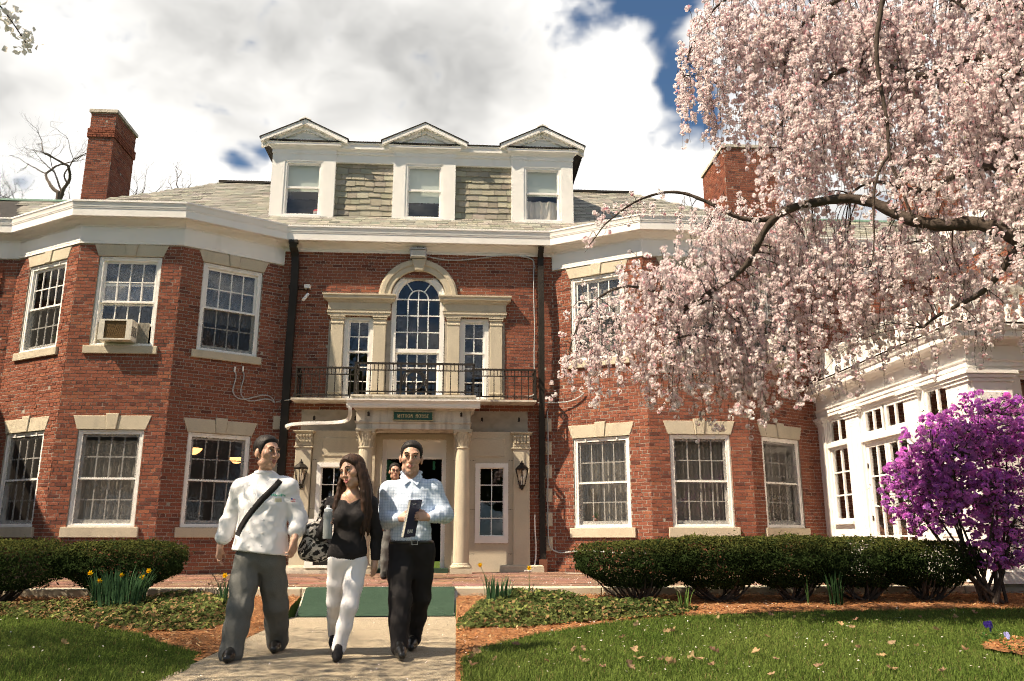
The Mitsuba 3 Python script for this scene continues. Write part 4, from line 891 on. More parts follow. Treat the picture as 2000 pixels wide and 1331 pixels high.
# pot plants on window sills
for (x, y, z, lab, cc) in ((3.62, -.30, .90, 'small potted plant with a pink bloom behind the lower window right of the entrance', [.75, .35, .30]), (-7.05, -.55, 4.28, 'leafy green plant on the sill inside the far left upper window', None)):
    k = numbered('potted_plant'); say(k, lab, 'plant'); rg = np.random.default_rng(int(z*100)); mb = MB()
    v, f = lathe([(.03, 0), (.05, .09), (.055, .09)], 12); MB().add(v+[x, y, z], f, [.3, .15, .1]).build(k+'__pot', 'matte_bsdf')
    for i in range(26):
        g = rg.uniform(0, 6.28); L = rg.uniform(.06, .16); q = np.array([x, y, z+.09]); e = q+[L*math.cos(g)*.6, L*math.sin(g)*.6, L]; sdd = np.array([-math.sin(g), math.cos(g), 0])*.02
        mb.add([q, (q+e)/2+sdd, e, (q+e)/2-sdd], QUAD, np.array([.06, .16, .04])*rg.uniform(.7, 1.4))
    mb.build(k+'__leaves', 'leaf_bsdf')
    if cc:
        mb = MB(); [mb.mesh(m3.Manifold.sphere(.022, 8).translate([x-.05+.04*i, y-.02, z+.16-.05*(i % 2)])) for i in range(3)]; mb.c = [np.tile(cc, (mb.n, 1))]; mb.build(k+'__bloom', 'matte_bsdf')
# white framed board leaning beside the left portico window
WB = 'notice_board'; say(WB, 'white framed dark board standing low on the step left of the entrance', 'board')
fb_ = Fr((-1.98, -.52), u=(.75, -.05)); mb = MB()
for a, b, c_, d in ((0, .16, .10, .78), (.62, .72, .10, .78), (.16, .62, .68, .80), (.16, .62, .10, .15)): mb.fbox(fb_, a, b, -.03, .03, c_, d)
mb.fbox(fb_, -.01, .73, -.035, .04, .78, 1.0); mb.build(WB, 'white_bsdf')
mb = MB(); mb.fbox(fb_, .16, .62, -.02, .01, .15, .68); mb.build(WB+'__panel', 'gloss_black_bsdf')
# ------------------------------------------------------------------ white sunroom on the right
SR_ = 'white_sunroom'; say(SR_, 'white painted sunroom with glazed doors, tall windows and a roof balustrade', 'sunroom')
Wh = 'white_bsdf'; LX, CY = 8.45, -5.25
SF = Fr((LX, -.03), (LX, CY)); SX = Fr((LX, CY), (15.0, CY)); L = SF.len   # s = 0 at the house, L at the corner
def wallparts(fr, ops, z0, z1, name, d=0.0):
    mb = MB(); ss = sorted({0, fr.len, *[o[0] for o in ops], *[o[1] for o in ops]}); zs = sorted({z0, z1, *[o[2] for o in ops], *[o[3] for o in ops]})
    for a, b in zip(ss, ss[1:]):
        for c, e in zip(zs, zs[1:]):
            if any(o[0] < (a+b)/2 < o[1] and o[2] < (c+e)/2 < o[3] for o in ops): continue
            mb.add(fr.pts([[a, d, c], [b, d, c], [b, d, e], [a, d, e]]), QUAD)
    for a, b, c, e in ops:
        for p, q in (((a, c), (a, e)), ((b, c), (b, e)), ((a, e), (b, e)), ((a, c), (b, c))): mb.add(fr.pts([[p[0], d, p[1]], [q[0], d, q[1]], [q[0], d-.12, q[1]], [p[0], d-.12, p[1]]]), QUAD)
    mb.build(numbered(name), Wh)
ops = [(.36, 1.22, .97, 2.42), (.36, 1.22, 2.50, 3.0), (1.84, 3.34, .02, 2.36), (1.84, 3.34, 2.50, 3.0), (3.95, 4.62, .97, 2.36), (3.95, 4.62, 2.48, 3.0)]
ops2 = [(.75, 1.9, .9, 3.0), (2.6, 3.75, .9, 3.0), (4.4, 5.6, .9, 3.0)]
wallparts(SF, ops, .02, 3.25, SR_+'__wall'); wallparts(SX, ops2, .02, 3.25, SR_+'__wall')
def lights(fr, a, b, c, e, cols, rows, nm, st=.05, m=.028, d=-.03):
    w = numbered(f'{SR_}__{nm}'); mb = MB(); t = .05
    mb.fbox(fr, a+.002, a+st, d-t, d, c, e); mb.fbox(fr, b-st, b-.002, d-t, d, c, e); mb.fbox(fr, a+st, b-st, d-t, d-.001, c, c+st); mb.fbox(fr, a+st, b-st, d-t, d-.001, e-st, e)
    xs, zs = np.linspace(a+st, b-st, cols+1), np.linspace(c+st, e-st, rows+1)
    for i, x in enumerate(xs[1:-1]): mb.fbox(fr, x-m/2-(.012 if cols == 2 else 0), x+m/2+(.012 if cols == 2 else 0), d-t+.006, d-.004, c+st, e-st)
    for z in zs[1:-1]: mb.fbox(fr, a+st, b-st, d-t+.008, d-.006, z-m/2, z+m/2)
    mb.build(w, Wh)
    for i in range(cols):
        for j in range(rows): MB().add(fr.pts([[xs[i], d-.025, zs[j]], [xs[i+1], d-.025, zs[j]], [xs[i+1], d-.025, zs[j+1]], [xs[i], d-.025, zs[j+1]]]), QUAD).build(numbered(w+'__pane'), 'glass_bsdf')
lights(SF, .36, 1.22, .97, 2.42, 2, 3, 'window'); lights(SF, .36, 1.22, 2.50, 3.0, 2, 1, 'transom')
lights(SF, 1.84, 2.585, .06, 2.36, 2, 4, 'french_door', .085); lights(SF, 2.595, 3.34, .06, 2.36, 2, 4, 'french_door', .085)
lights(SF, 1.84, 2.56, 2.50, 3.0, 2, 1, 'transom', .07); lights(SF, 2.62, 3.34, 2.50, 3.0, 2, 1, 'transom', .07)
lights(SF, 3.95, 4.62, .97, 2.36, 2, 3, 'window'); lights(SF, 3.95, 4.62, 2.48, 3.0, 2, 1, 'transom')
for a, b, *_ in ops2: lights(SX, a, b, .9, 2.4, 3, 3, 'window'); lights(SX, a, b, 2.42, 3.0, 3, 1, 'transom')
mb = MB()
for z in (.35, .95, 1.9): mb.fbox(SF, 1.85, 1.87, -.03, -.012, z, z+.09)
mb.tube(SF.pts([[2.56, .01, 1.0], [2.56, .01, 1.1]]), .014, 6); mb.build(SR_+'__hinge', 'dark_metal_bsdf')
# pilasters
for a, b in ((.0, .30), (1.25, 1.80), (3.40, 3.86), (4.66, L+.0)):
    mb = MB(); mb.prism(SF, [(a, .02), (b, .02), (b, 2.90), (a, 2.90)], 0, .05, .004); mb.prism(SF, [(a+.07, .5), (b-.07, .5), (b-.07, 2.75), (a+.07, 2.75)], .04, .062, .008)
    for z, dd in ((.02, .09), (.02+.16, .07), (2.90, .075), (2.955, .10), (3.01, .13)): mb.fbox(SF, a-dd+.05, b+dd-.05, 0, dd, z, z+(.16 if dd == .09 else .05))
    mb.build(numbered(SR_+'__pilaster'), Wh)
for a, b in ((.0, .60), (2.0, 2.5), (3.85, 4.3), (5.7, 6.3)):
    mb = MB(); mb.prism(SX, [(a, .02), (b, .02), (b, 2.90), (a, 2.90)], 0, .05, .004); mb.prism(SX, [(a+.07, .5), (b-.07, .5), (b-.07, 2.75), (a+.07, 2.75)], .04, .062, .008)
    for z, dd in ((.02, .09), (.18, .07), (2.90, .075), (2.955, .10), (3.01, .13)): mb.fbox(SX, a-(dd-.05 if a > .1 else dd), b+dd-.05, 0, dd, z, z+(.16 if dd == .09 else .05))
    mb.build(numbered(SR_+'__pilaster'), Wh)
for a, b in ((.40, 1.18), (3.98, 4.60)):
    mb = MB(); mb.prism(SF, [(a, .50), (b, .50), (b, .60), (a, .60)], 0, .03, .01); mb.prism(SF, [(a+.06, .66), (b-.06, .66), (b-.06, .74), (a+.06, .74)], 0, .025, .01); mb.fbox(SF, a-.05, b+.05, -.02, .07, .91, .965); mb.build(numbered(SR_+'__panel'), Wh)
mb = MB(); mb.fbox(SF, 3.86, 4.66, -.02, .12, 2.385, 2.43); mb.fbox(SF, 3.89, 4.63, -.02, .07, 2.43, 2.48); mb.fbox(SF, .32, 1.25, -.02, .035, 2.43, 2.49); mb.fbox(SF, 1.80, 3.38, -.02, .045, 2.385, 2.49); mb.build(SR_+'__transom_rail', Wh)
# entablature and roof edge round the corner
pth = [(LX, -.03), (LX, CY), (15.0, CY)]
mb = MB(); sweep(pth, [(.0, 3.06), (.05, 3.06), (.05, 3.12), (.065, 3.125), (.065, 3.19), (.09, 3.21), (.095, 3.235), (.05, 3.24), (.05, 3.44), (.075, 3.45), (.09, 3.475), (.15, 3.52), (.17, 3.53), (.28, 3.535), (.28, 3.62), (.30, 3.63), (.315, 3.67), (.335, 3.70), (.335, 3.735), (.0, 3.76)], mb); mb.build(SR_+'__entablature', Wh)
mb = MB(); sweep(pth, [(.338, 3.715), (.345, 3.738), (-.4, 3.775)], mb); mb.build(SR_+'__roof_flashing', 'dark_metal_bsdf')
mb = MB(); mb.add([[LX, 0, 3.75], [LX, CY, 3.75], [15, CY, 3.75], [15, 0, 3.75]], QUAD); mb.add([[LX+.05, 0, .1], [LX+.05, CY, .1], [15, CY, .1], [15, 0, .1]], QUAD); mb.add([[10.9, -.2, .1], [10.9, CY+.4, .1], [10.9, CY+.4, 3.3], [10.9, -.2, 3.3]], QUAD); mb.build(SR_+'__interior', 'inside_bsdf')
# balustrade on its roof
def balustrade(fr, a, b):
    mb = MB(); d = -.12; mb.fbox(fr, a, b, d-.10, d+.10, 3.78, 3.90); mb.build(numbered(SR_+'__balustrade_base'), Wh)
    mb = MB(); molded(fr, a, b, [(d-.09, 4.33), (d+.07, 4.33), (d+.08, 4.36), (d+.11, 4.38), (d+.12, 4.40), (d+.12, 4.43), (d-.12, 4.45)], mb, False); mb.build(numbered(SR_+'__hand_rail'), Wh)
    n = max(3, round((b-a)/1.75)); px = np.linspace(a+.15, b-.15, n+1)
    for x in px: MB().fbox(fr, x-.14, x+.14, d-.12, d+.12, 3.80, 4.47).build(numbered(SR_+'__pedestal'), Wh)
    prof = np.array([(.035, 0), (.05, .02), (.03, .05), (.045, .12), (.055, .17), (.03, .26), (.024, .31), (.036, .35), (.045, .38), (.04, .43)])
    for x, y in zip(px, px[1:]):
        for q in np.linspace(x+.26, y-.26, 7):
            v, f = lathe(prof, 12); MB().add(v+fr.pts([[q, d, 3.90]]), f).build(numbered(SR_+'__baluster'), Wh)
balustrade(SF, .28, L+.12); balustrade(SX, -.12, 6.5)
mb = MB()
for fr in (SF, SX): mb.fbox(fr, 0.0, fr.len, -.04, .02, -.3, .02)
mb.build(SR_+'__foundation', 'mortar_bsdf')
BR.clear(); bricks(SX, 0, 6.4, -.28, .02, [], 700, .03); bricks(SF, 3.9, L, -.28, .02, [], 701, .03)
for (w, c) in BR:
    for i in range(min(len(w), 60)): MB().add(w[i], BRF, c[i]).build(numbered(SR_+'__foundation__brick'), 'brick_bsdf')
BR.clear()
# ------------------------------------------------------------------ ground, terrace, path, beds
def zg(y, x=None):
    z = np.interp(y, [-9, -8, -7, -6.5, -6, -5.5], [-.30, -.285, -.24, -.20, -.15, -.10])
    if x is None: return z
    w = np.clip(np.maximum(np.asarray(x)-.90, -1.14-np.asarray(x))/.42, 0, 1); w = w*w*(3-2*w); w = 1-(1-w)*np.clip((-6.15-np.asarray(y))/.45, 0, 1)
    return -.302+(z+.302)*w
EDGE_R = np.array([(.90, -13.2), (.93, -9.9), (1.15, -9.1), (1.69, -8.27), (2.62, -7.39), (3.54, -6.95), (5.22, -6.73), (7.77, -6.64), (11.5, -6.6)])
EDGE_L = np.array([(-1.14, -13.2), (-1.06, -10.3), (-1.22, -9.4), (-1.67, -8.85), (-2.2, -8.05), (-2.8, -7.5), (-3.59, -6.92), (-4.23, -6.73), (-11.5, -6.6)])
BED_R = Polygon(np.vstack([EDGE_R, [(11.5, -5.46), (.885, -5.46)]])).buffer(0)
BED_L = Polygon(np.vstack([EDGE_L, [(-11.5, -5.46), (-1.125, -5.46)]])).buffer(0)
ROUND = Polygon(np.c_[6.75+1.42*np.cos(np.linspace(0, 6.283, 40)), -9.85+.85*np.sin(np.linspace(0, 6.283, 40))])
xs = np.r_[-400, -120, -50, -24, np.linspace(-14, -1.6, 31), -1.3, -1.128, -1.12, 0, .875, .883, 1.2, np.linspace(1.6, 14, 31), 24, 50, 120, 400]; ys = np.r_[-400, -120, -50, -26, np.linspace(-16, -5.2, 55), -2, 10, 40, 120, 400]
X, Y = np.meshgrid(xs, ys); Zg = zg(Y, X)-.012+.012*(meshkit.fbm(np.stack([X, Y, X*0], -1)*.9, 3, 2)-.5)*(np.abs(X) < 13)
i, j = np.meshgrid(np.arange(len(ys)-1), np.arange(len(xs)-1), indexing='ij'); a = i*len(xs)+j
Zg = np.where((X > -1.125) & (X < .88) & (Y > -14.5), np.minimum(Zg, -.335), Zg)
f = np.stack([np.stack([a, a+1, a+len(xs)+1], -1), np.stack([a, a+len(xs)+1, a+len(xs)], -1)], 2).reshape(-1, 3)
scene['lawn'] = mikit.ply(trimesh.Trimesh(np.stack([X, Y, Zg], -1).reshape(-1, 3), f, process=False), 'soil_bsdf', smooth=True); say('lawn', kind='structure')


def sheet(poly, step, zf, key, bsdf, rough=.0, seed=0):
    x0, y0, x1, y1 = poly.bounds; nx, ny = int((x1-x0)/step)+2, int((y1-y0)/step)+2
    X, Y = np.meshgrid(np.linspace(x0, x1, nx), np.linspace(y0, y1, ny)); import shapely
    inside = shapely.contains_xy(poly.buffer(step*.5), X, Y)
    Z = zf(Y, X)+.006+rough*(meshkit.fbm(np.stack([X, Y, X*0], -1)*9, 3, seed)-.35)
    edge = shapely.distance(poly.exterior, shapely.points(X, Y)) < .06
    Z = np.where(edge, Z-.010, Z)
    i, j = np.meshgrid(np.arange(ny-1), np.arange(nx-1), indexing='ij'); a = i*nx+j
    ok = inside[:-1, :-1] & inside[1:, :-1] & inside[:-1, 1:] & inside[1:, 1:]
    a = a[ok]; f = np.stack([np.stack([a, a+1, a+nx+1], -1), np.stack([a, a+nx+1, a+nx], -1)], 1).reshape(-1, 3)
    v = np.stack([X, Y, Z], -1).reshape(-1, 3); u, inv = np.unique(f, return_inverse=True)
    scene[key] = mikit.ply(trimesh.Trimesh(v[u], inv.reshape(-1, 3), process=False), bsdf, smooth=True)
sheet(BED_R, .06, zg, 'mulch_bed', 'mulch_bsdf', .035, 1); sheet(BED_L, .06, zg, 'mulch_bed_001', 'mulch_bsdf', .035, 2); sheet(ROUND, .05, lambda y, x: zg(y)+.03, 'mulch_bed_002', 'mulch_bsdf', .03, 3)
for k in ('mulch_bed', 'mulch_bed_001', 'mulch_bed_002'): say(k, kind='structure')


def sample(poly, n, seed):
    rg = np.random.default_rng(seed); x0, y0, x1, y1 = poly.bounds; import shapely; out = np.zeros((0, 2))
    while len(out) < n:
        q = rg.uniform((x0, y0), (x1, y1), (n*2, 2)); out = np.vstack([out, q[shapely.contains_xy(poly, q[:, 0], q[:, 1])]])
    return out[:n], rg


# wood chips of the mulch
v, c = [], []
for poly, n, sd, up in ((BED_R.intersection(sbox(.8, -11, 9.5, -5.4)), 15000, 1, 0), (BED_L.intersection(sbox(-6.5, -11, -1, -5.4)), 9000, 2, 0), (ROUND, 4500, 3, .03)):
    p, rg = sample(poly, n, sd); g = rg.uniform(0, 6.283, n); L = rg.uniform(.012, .045, n)/2; w = rg.uniform(.004, .011, n)/2; t = rg.normal(0, .3, n)
    u = np.stack([np.cos(g)*np.cos(t), np.sin(g)*np.cos(t), np.sin(t)], 1)*L[:, None]; s = np.stack([-np.sin(g), np.cos(g), rg.normal(0, .3, n)], 1)*w[:, None]
    o = np.c_[p, zg(p[:, 1], p[:, 0])+up+.018+rg.uniform(0, .014, n)]; v.append(np.stack([o-u-s, o+u-s, o+u+s, o-u+s], 1)); tone = rg.uniform(.6, 1.35, (n, 1))
    cc = np.array([.30, .135, .055])*tone; lt = rg.random(n) < .12; cc[lt] = np.array([.50, .36, .20])*tone[lt]; c.append(cc)
v, c = np.vstack(v), np.vstack(c); n = len(v)
MB().add(v.reshape(-1, 3), (QUAD[None]+(np.arange(n)*4)[:, None, None]).reshape(-1, 3), np.repeat(c, 4, 0)).build('mulch_chips', 'matte_bsdf'); say('mulch_chips', 'shredded orange brown bark chips covering the planting beds', 'mulch', kind='stuff')

# paved terrace with a stone kerb
TB_ = sbox(-11.2, -5.18, 8.42, -.02)
mb = MB(); mb.add([[-11.2, -5.30, -.012], [11.2, -5.30, -.012], [11.2, .1, -.012], [-11.2, .1, -.012]], QUAD); mb.build('terrace', 'mortar_bsdf'); say('terrace', kind='structure')
rg = np.random.default_rng(12); pv, pc = [], []; y = -5.16; k = 0
while y < -.05:
    dp = [.30, .30, .20, .40][k % 4]; x = -8.6+rg.uniform(-.4, 0)
    while x < 8.4:
        w = rg.choice([.30, .45, .60, .45]); blocked = (y > -1.25 and (x < -2.7 or x > 2.7)) or y > -.3 or (y+dp > -.68 and abs(x+w/2) < 2.5 and False)
        if not blocked:
            q = np.array([[x+.006, y+.006], [x+w-.006, y+.006], [x+w-.006, y+dp-.006], [x+.006, y+dp-.006]]); z = rg.normal(0, .0018, 4)
            lo = np.c_[q, np.full(4, -.012)]; e = q+(q.mean(0)-q)*.02; pv.append(np.vstack([lo, np.c_[e, z]]))
            pc.append(np.array([.205, .128, .095])*rg.uniform(.72, 1.25)*(1+rg.normal(0, .06, 3)))
        x += w
    y += dp; k += 1
pv, pc = np.array(pv), np.array(pc); order = np.argsort(seen(pv.mean(1)))
PVF = np.array([[4, 5, 6], [4, 6, 7], [0, 1, 5], [0, 5, 4], [1, 2, 6], [1, 6, 5], [2, 3, 7], [2, 7, 6], [3, 0, 4], [3, 4, 7]])
for q in order[:300]: MB().add(pv[q], PVF, pc[q]).build(numbered('terrace__paver'), 'brick_bsdf')
rest = order[300:]; MB().add(pv[rest].reshape(-1, 3), (PVF[None]+(np.arange(len(rest))*8)[:, None, None]).reshape(-1, 3), np.repeat(pc[rest], 8, 0)).build('terrace__paving', 'brick_bsdf'); say('terrace__paving', kind='stuff')
scene['kerb'] = None
x = -9.0; k = 0; G = Fr((0, 0), u=(1, 0))
while x < 8.3:
    w = rg.uniform(1.1, 1.5); mb = MB(); q = [(x+.004, -.32), (min(x+w, 8.3)-.004, -.32), (min(x+w, 8.3)-.004, .004), (x+.004, .004)]
    mb.prism(G, q, 5.19, 5.47, .012); mb.build('kerb' if k == 0 else f'kerb__stone{"" if k == 1 else f"_{k-1:03d}"}', 'stone_bsdf'); x += w; k += 1
say('kerb', kind='structure')
# concrete path of separate slabs, and the carpeted ramp
y = -6.12; k = 0
for dp in (1.5, 1.5, 1.5, 1.5, 1.5):
    mb = MB(); mb.prism(Fr((0, y), u=(0, -1)), [(.006, -.40), (dp-.006, -.40), (dp-.006, -.30), (.006, -.30)], -.885, 1.125, .006)
    fr = Fr((0, y), u=(0, -1)); mb.build('path' if k == 0 else f'path__slab{"" if k == 1 else f"_{k-1:03d}"}', 'path_bsdf'); y -= dp; k += 1
say('path', kind='structure')
GC = 'green_carpet'; say(GC, 'green carpet runner laid over the steps between the path and the brick terrace', 'carpet')
mb = MB(); n = 13; t = np.linspace(0, 1, n); prof = np.array([(-5.36, .012), (-5.50, .012)]+[(-5.52-.56*a, .006-.298*a+.012*math.sin(a*9.4)) for a in t]+[(-6.16, -.288)]); m = len(prof)
q = np.array([[x_, y_, z_] for x_ in (-1.06, .86) for y_, z_ in prof]); mb.add(q, [t_ for i in range(m-1) for t_ in ([i, i+1, m+i+1], [i, m+i+1, m+i])])
for s, x_ in ((0, -1.06), (1, .86)): lo = np.c_[np.full(m, x_), prof[:, 0], prof[:, 1]-.02]; k = np.arange(m-1); mb.add(np.vstack([q[s*m:(s+1)*m], lo]), np.vstack([np.stack([k, k+1, k+m+1], 1), np.stack([k, k+m+1, k+m], 1)]))
mb.build(GC, 'felt_bsdf')
mb = MB(); mb.prism(Fr((0, 0), u=(0, -1)), [(5.48, -.35), (6.10, -.35), (6.06, -.315), (5.48, -.035)], -.90, 1.09, 0); mb.build('kerb__ramp', 'old_stone_bsdf')

# grass blades
def blades(poly, n, sd, hmin=.028, hmax=.062):
    p, rg = sample(poly, n, sd); dens = meshkit.fbm(np.c_[p, p[:, :1]*0]*1.7, 3, 7); keep = rg.random(n) < .55+.6*dens; p = p[keep]; n = len(p)
    g = rg.uniform(0, 6.283, n); hgt = rg.uniform(hmin, hmax, n)*(.75+.5*meshkit.fbm(np.c_[p, p[:, :1]*0]*2.3, 3, 5)); w = rg.uniform(.0019, .0040, n); lean = rg.uniform(.1, .75, n)*hgt; lg = g+rg.uniform(-.8, .8, n)+1.57
    o = np.c_[p, zg(p[:, 1], p[:, 0])-.014]; s = np.stack([np.cos(g), np.sin(g), g*0], 1)*w[:, None]; l = np.stack([np.cos(lg), np.sin(lg), lg*0], 1)
    mid = o+l*(lean*.35)[:, None]+np.array([0, 0, 1.])*(hgt*.6)[:, None]; tip = o+l*lean[:, None]+np.array([0, 0, 1.])*hgt[:, None]
    v = np.stack([o-s, o+s, mid+s*.8, mid-s*.8, tip], 1)
    t = meshkit.fbm(np.c_[p, p[:, :1]*0]*1.1+4, 4, 3)[:, None]; c = (np.array([.080, .135, .026])*(1-t)+np.array([.175, .225, .058])*t)*rg.uniform(.65, 1.3, (n, 1))
    y = rg.random(n) < .05; c[y] = np.array([.22, .19, .08])*rg.uniform(.6, 1.1, (y.sum(), 1))
    return v, c
GR = np.vstack([EDGE_R[1:], [(9.2, -6.62), (9.2, -9.4), (7.4, -11.3), (.92, -11.6)]]); GL = np.vstack([EDGE_L[1:], [(-6.6, -6.6), (-6.0, -8.9), (-4.2, -11.4), (-1.1, -11.6)]])
GRASS = [blades(Polygon(GR).buffer(0).difference(ROUND.buffer(-.04)), 175000, 21), blades(Polygon(GL).buffer(0), 80000, 22)]
v, c = np.vstack([g[0] for g in GRASS]), np.vstack([g[1] for g in GRASS]); n = len(v)
gf = np.array([[0, 1, 2], [0, 2, 3], [3, 2, 4]])
MB().add(v.reshape(-1, 3), (gf[None]+(np.arange(n)*5)[:, None, None]).reshape(-1, 3), np.repeat(c, 5, 0)).build('grass', 'leaf_bsdf'); say('grass', 'short mown green grass blades of the lawn on both sides of the path', 'grass', kind='stuff')

# dry oak leaves lying on the lawn
LEAVES = [(1.41, -9.26), (1.87, -9.62), (1.83, -10.24), (1.19, -10.12), (1.0, -10.43), (2.43, -8.8), (2.77, -7.84), (3.01, -8.36), (2.35, -9.71), (2.3, -10.14), (1.86, -10.3), (1.57, -10.22), (2.14, -10.54), (2.74, -10.03), (2.73, -10.25), (3.0, -9.76), (2.74, -10.55), (2.45, -10.23), (1.94, -10.57), (3.81, -7.33), (4.47, -7.16), (4.66, -7.37), (5.02, -7.3), (5.26, -7.59), (4.94, -7.91), (4.92, -8.19), (4.06, -9.51), (4.3, -9.6), (4.72, -9.35), (4.85, -9.53), (4.23, -10.14), (3.33, -10.26), (3.34, -9.81), (3.8, -8.82), (5.71, -8.36), (3.96, -10.8), (4.26, -10.93), (3.51, -10.63), (3.02, -10.98), (6.07, -7.44), (6.91, -7.1), (5.92, -8.8), (6.47, -7.45), (5.09, -9.84), (-2.77, -7.74), (-2.55, -8.92), (1.95, -9.55), (3.05, -8.30), (2.95, -8.41), (2.50, -10.33), (-1.45, -9.0), (-2.4, -7.95), (-3.3, -7.25), (3.9, -7.0), (1.05, -9.7), (1.02, -10.0)]
rg = np.random.default_rng(31)
for x_, y_ in LEAVES:
    k = numbered('dry_leaf'); zone = 'on the shaded left lawn' if x_ < 0 else ('beside the path edge on the right lawn' if x_ < 1.6 else ('at the far edge of the right lawn' if y_ > -8.6 and x_ < 5.6 else ('in the back right corner of the lawn' if y_ > -9.0 else ('on the front middle part of the right lawn' if x_ < 3.2 else 'on the right lawn towards the round mulch bed')))); say(k, 'dry tan oak leaf '+zone, 'leaf', 'dry leaves '+zone)
    L = rg.uniform(.05, .095); m = 13; t = np.linspace(0, 1, m); w = L*.34*np.sin(np.pi*np.clip(t, .02, 1))**.6*(1+.38*np.sin(t*19)); curl = rg.uniform(.6, 2.2)
    mid = np.c_[(t-.5)*L, 0*t, .25*L*curl*(t-.5)**2*2]; sides = [mid+np.c_[0*t, s*w, np.abs(w)*rg.uniform(.1, .9)+.006*np.sin(t*11+s)] for s in (-1, 1)]
    vv = np.vstack([sides[0], mid, sides[1]]); ff = [q for i in range(m-1) for b in (0, m) for q in ([b+i, b+i+1, b+m+i+1], [b+i, b+m+i+1, b+m+i])]
    R = trimesh.transformations.euler_matrix(rg.normal(0, .45), rg.normal(0, .45), rg.uniform(0, 6.28))[:3, :3]
    MB().add(vv@R.T+[x_, y_, zg(y_)+.035], ff, np.array([.42, .29, .17])*rg.uniform(.6, 1.2)*(1+rg.normal(0, .05, 3))).build(k, 'leaf_bsdf')

# petals blown down from the cherry
n = 2600; rg = np.random.default_rng(44); q = np.c_[rg.uniform(-4.5, 8.0, n), rg.uniform(-10.9, -2.5, n)]; q = q[rg.random(n) < .25+.75*np.exp(-((q[:, 0]-3)/3.2)**2)]
y = q[:, 1]; onp = (q[:, 0] > -1.12) & (q[:, 0] < .88); z = np.where(y > -5.46, .012, np.where(onp, np.where(y < -6.12, -.294, np.interp(y, [-6.1, -5.5], [-.270, .030])), zg(y, q[:, 0])+.032)); n = len(q)
g = rg.uniform(0, 6.283, n); r = rg.uniform(.005, .011, n); u = np.stack([np.cos(g), np.sin(g), rg.normal(0, .35, n)], 1)*r[:, None]; w = np.stack([-np.sin(g), np.cos(g), rg.normal(0, .35, n)], 1)*r[:, None]*.7; o = np.c_[q, z]
MB().add(np.stack([o-u, o+w, o+u, o-w], 1).reshape(-1, 3), (QUAD[None]+(np.arange(n)*4)[:, None, None]).reshape(-1, 3), np.repeat(np.array([.84, .76, .76])*rg.uniform(.75, 1.08, (n, 1)), 4, 0)).build('fallen_petals', 'matte_bsdf'); say('fallen_petals', 'tiny pale pink petals scattered over path, lawn, mulch and terrace', 'petals', kind='stuff')
# ------------------------------------------------------------------ plants
def leafcloud(P, N, size, rg, aspect=.42, fold=.25, droop=0.0):
    """one folded leaf (4 triangles) per point, facing roughly N"""
    n = len(P); a = rg.normal(0, 1, (n, 3)); N = N/np.maximum(np.linalg.norm(N, axis=1, keepdims=True), 1e-9)
    u = a-(a*N).sum(1, keepdims=True)*N; u[:, 2] -= droop; u /= np.linalg.norm(u, axis=1, keepdims=True)+1e-9; s = np.cross(N, u); s /= np.linalg.norm(s, axis=1, keepdims=True)+1e-9
    L = size[:, None]; v = np.stack([P-u*L*.5, P+s*L*aspect*.5+N*L*fold*.5, P+u*L*.5, P-s*L*aspect*.5+N*L*fold*.5, P], 1)
    return v.reshape(-1, 3), (np.array([[0, 1, 4], [1, 2, 4], [4, 2, 3], [0, 4, 3]])[None]+(np.arange(n)*5)[:, None, None]).reshape(-1, 3)


def yew(cx, cy, rx, ry, z0, z1, seed, lab):
    k = numbered('yew_bush'); say(k, lab, 'bush', 'clipped yew bushes of the hedges'); rg = np.random.default_rng(seed); n = 15000
    d = rg.normal(0, 1, (n, 3)); d /= np.linalg.norm(d, axis=1, keepdims=True)
    e = 3.8; q = d.copy(); q /= (np.abs(q)**e).sum(1, keepdims=True)**(1/e)
    dep = 1-rg.exponential(.10, n); lump = .80+.40*meshkit.fbm(d*2.9+seed, 4, seed)+.10*(rg.random(n) < .04); r = np.clip(dep, .2, 1.0)*lump
    zc, rz_ = (z0+.17+z1)/2, (z1-z0-.17)/2
    P = np.c_[cx+q[:, 0]*rx*r, cy+q[:, 1]*ry*r, zc+q[:, 2]*rz_*r]; flare = np.clip((P[:, 2]-z0)/(.55*(z1-z0)), .60, 1)**.8
    P[:, 0] = cx+(P[:, 0]-cx)*flare; P[:, 1] = cy+(P[:, 1]-cy)*flare
    N = d+rg.normal(0, .6, (n, 3)); sh = rg.random(n) < .015; P[sh & (q[:, 2] > .3), 2] += .05*rg.random((sh & (q[:, 2] > .3)).sum()); v, f = leafcloud(P, N, rg.uniform(.028, .066, n), rg, .36, .15)
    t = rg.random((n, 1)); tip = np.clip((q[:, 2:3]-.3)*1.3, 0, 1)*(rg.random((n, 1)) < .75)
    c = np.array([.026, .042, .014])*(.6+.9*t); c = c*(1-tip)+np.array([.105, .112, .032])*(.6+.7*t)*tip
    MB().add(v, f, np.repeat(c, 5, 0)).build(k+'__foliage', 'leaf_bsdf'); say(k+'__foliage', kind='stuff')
    mb = MB()
    for i in range(26):
        g = rg.uniform(0, 6.283); o = np.array([cx+rg.normal(0, .05), cy+rg.normal(0, .04), z0-.03]); tgt = np.array([cx+rx*.8*math.cos(g)*rg.uniform(.4, 1), cy+ry*.8*math.sin(g)*rg.uniform(.4, 1), z0+rg.uniform(.35, .6)])
        mid = (o+tgt)/2+np.array([.12*math.cos(g)*rx, .1*math.sin(g)*ry, -.05]); mb.tube(spline([o, mid, tgt], 8), np.linspace(.016, .005, 8), 5)
    mb.build(k+'__stems', 'bark_bsdf')
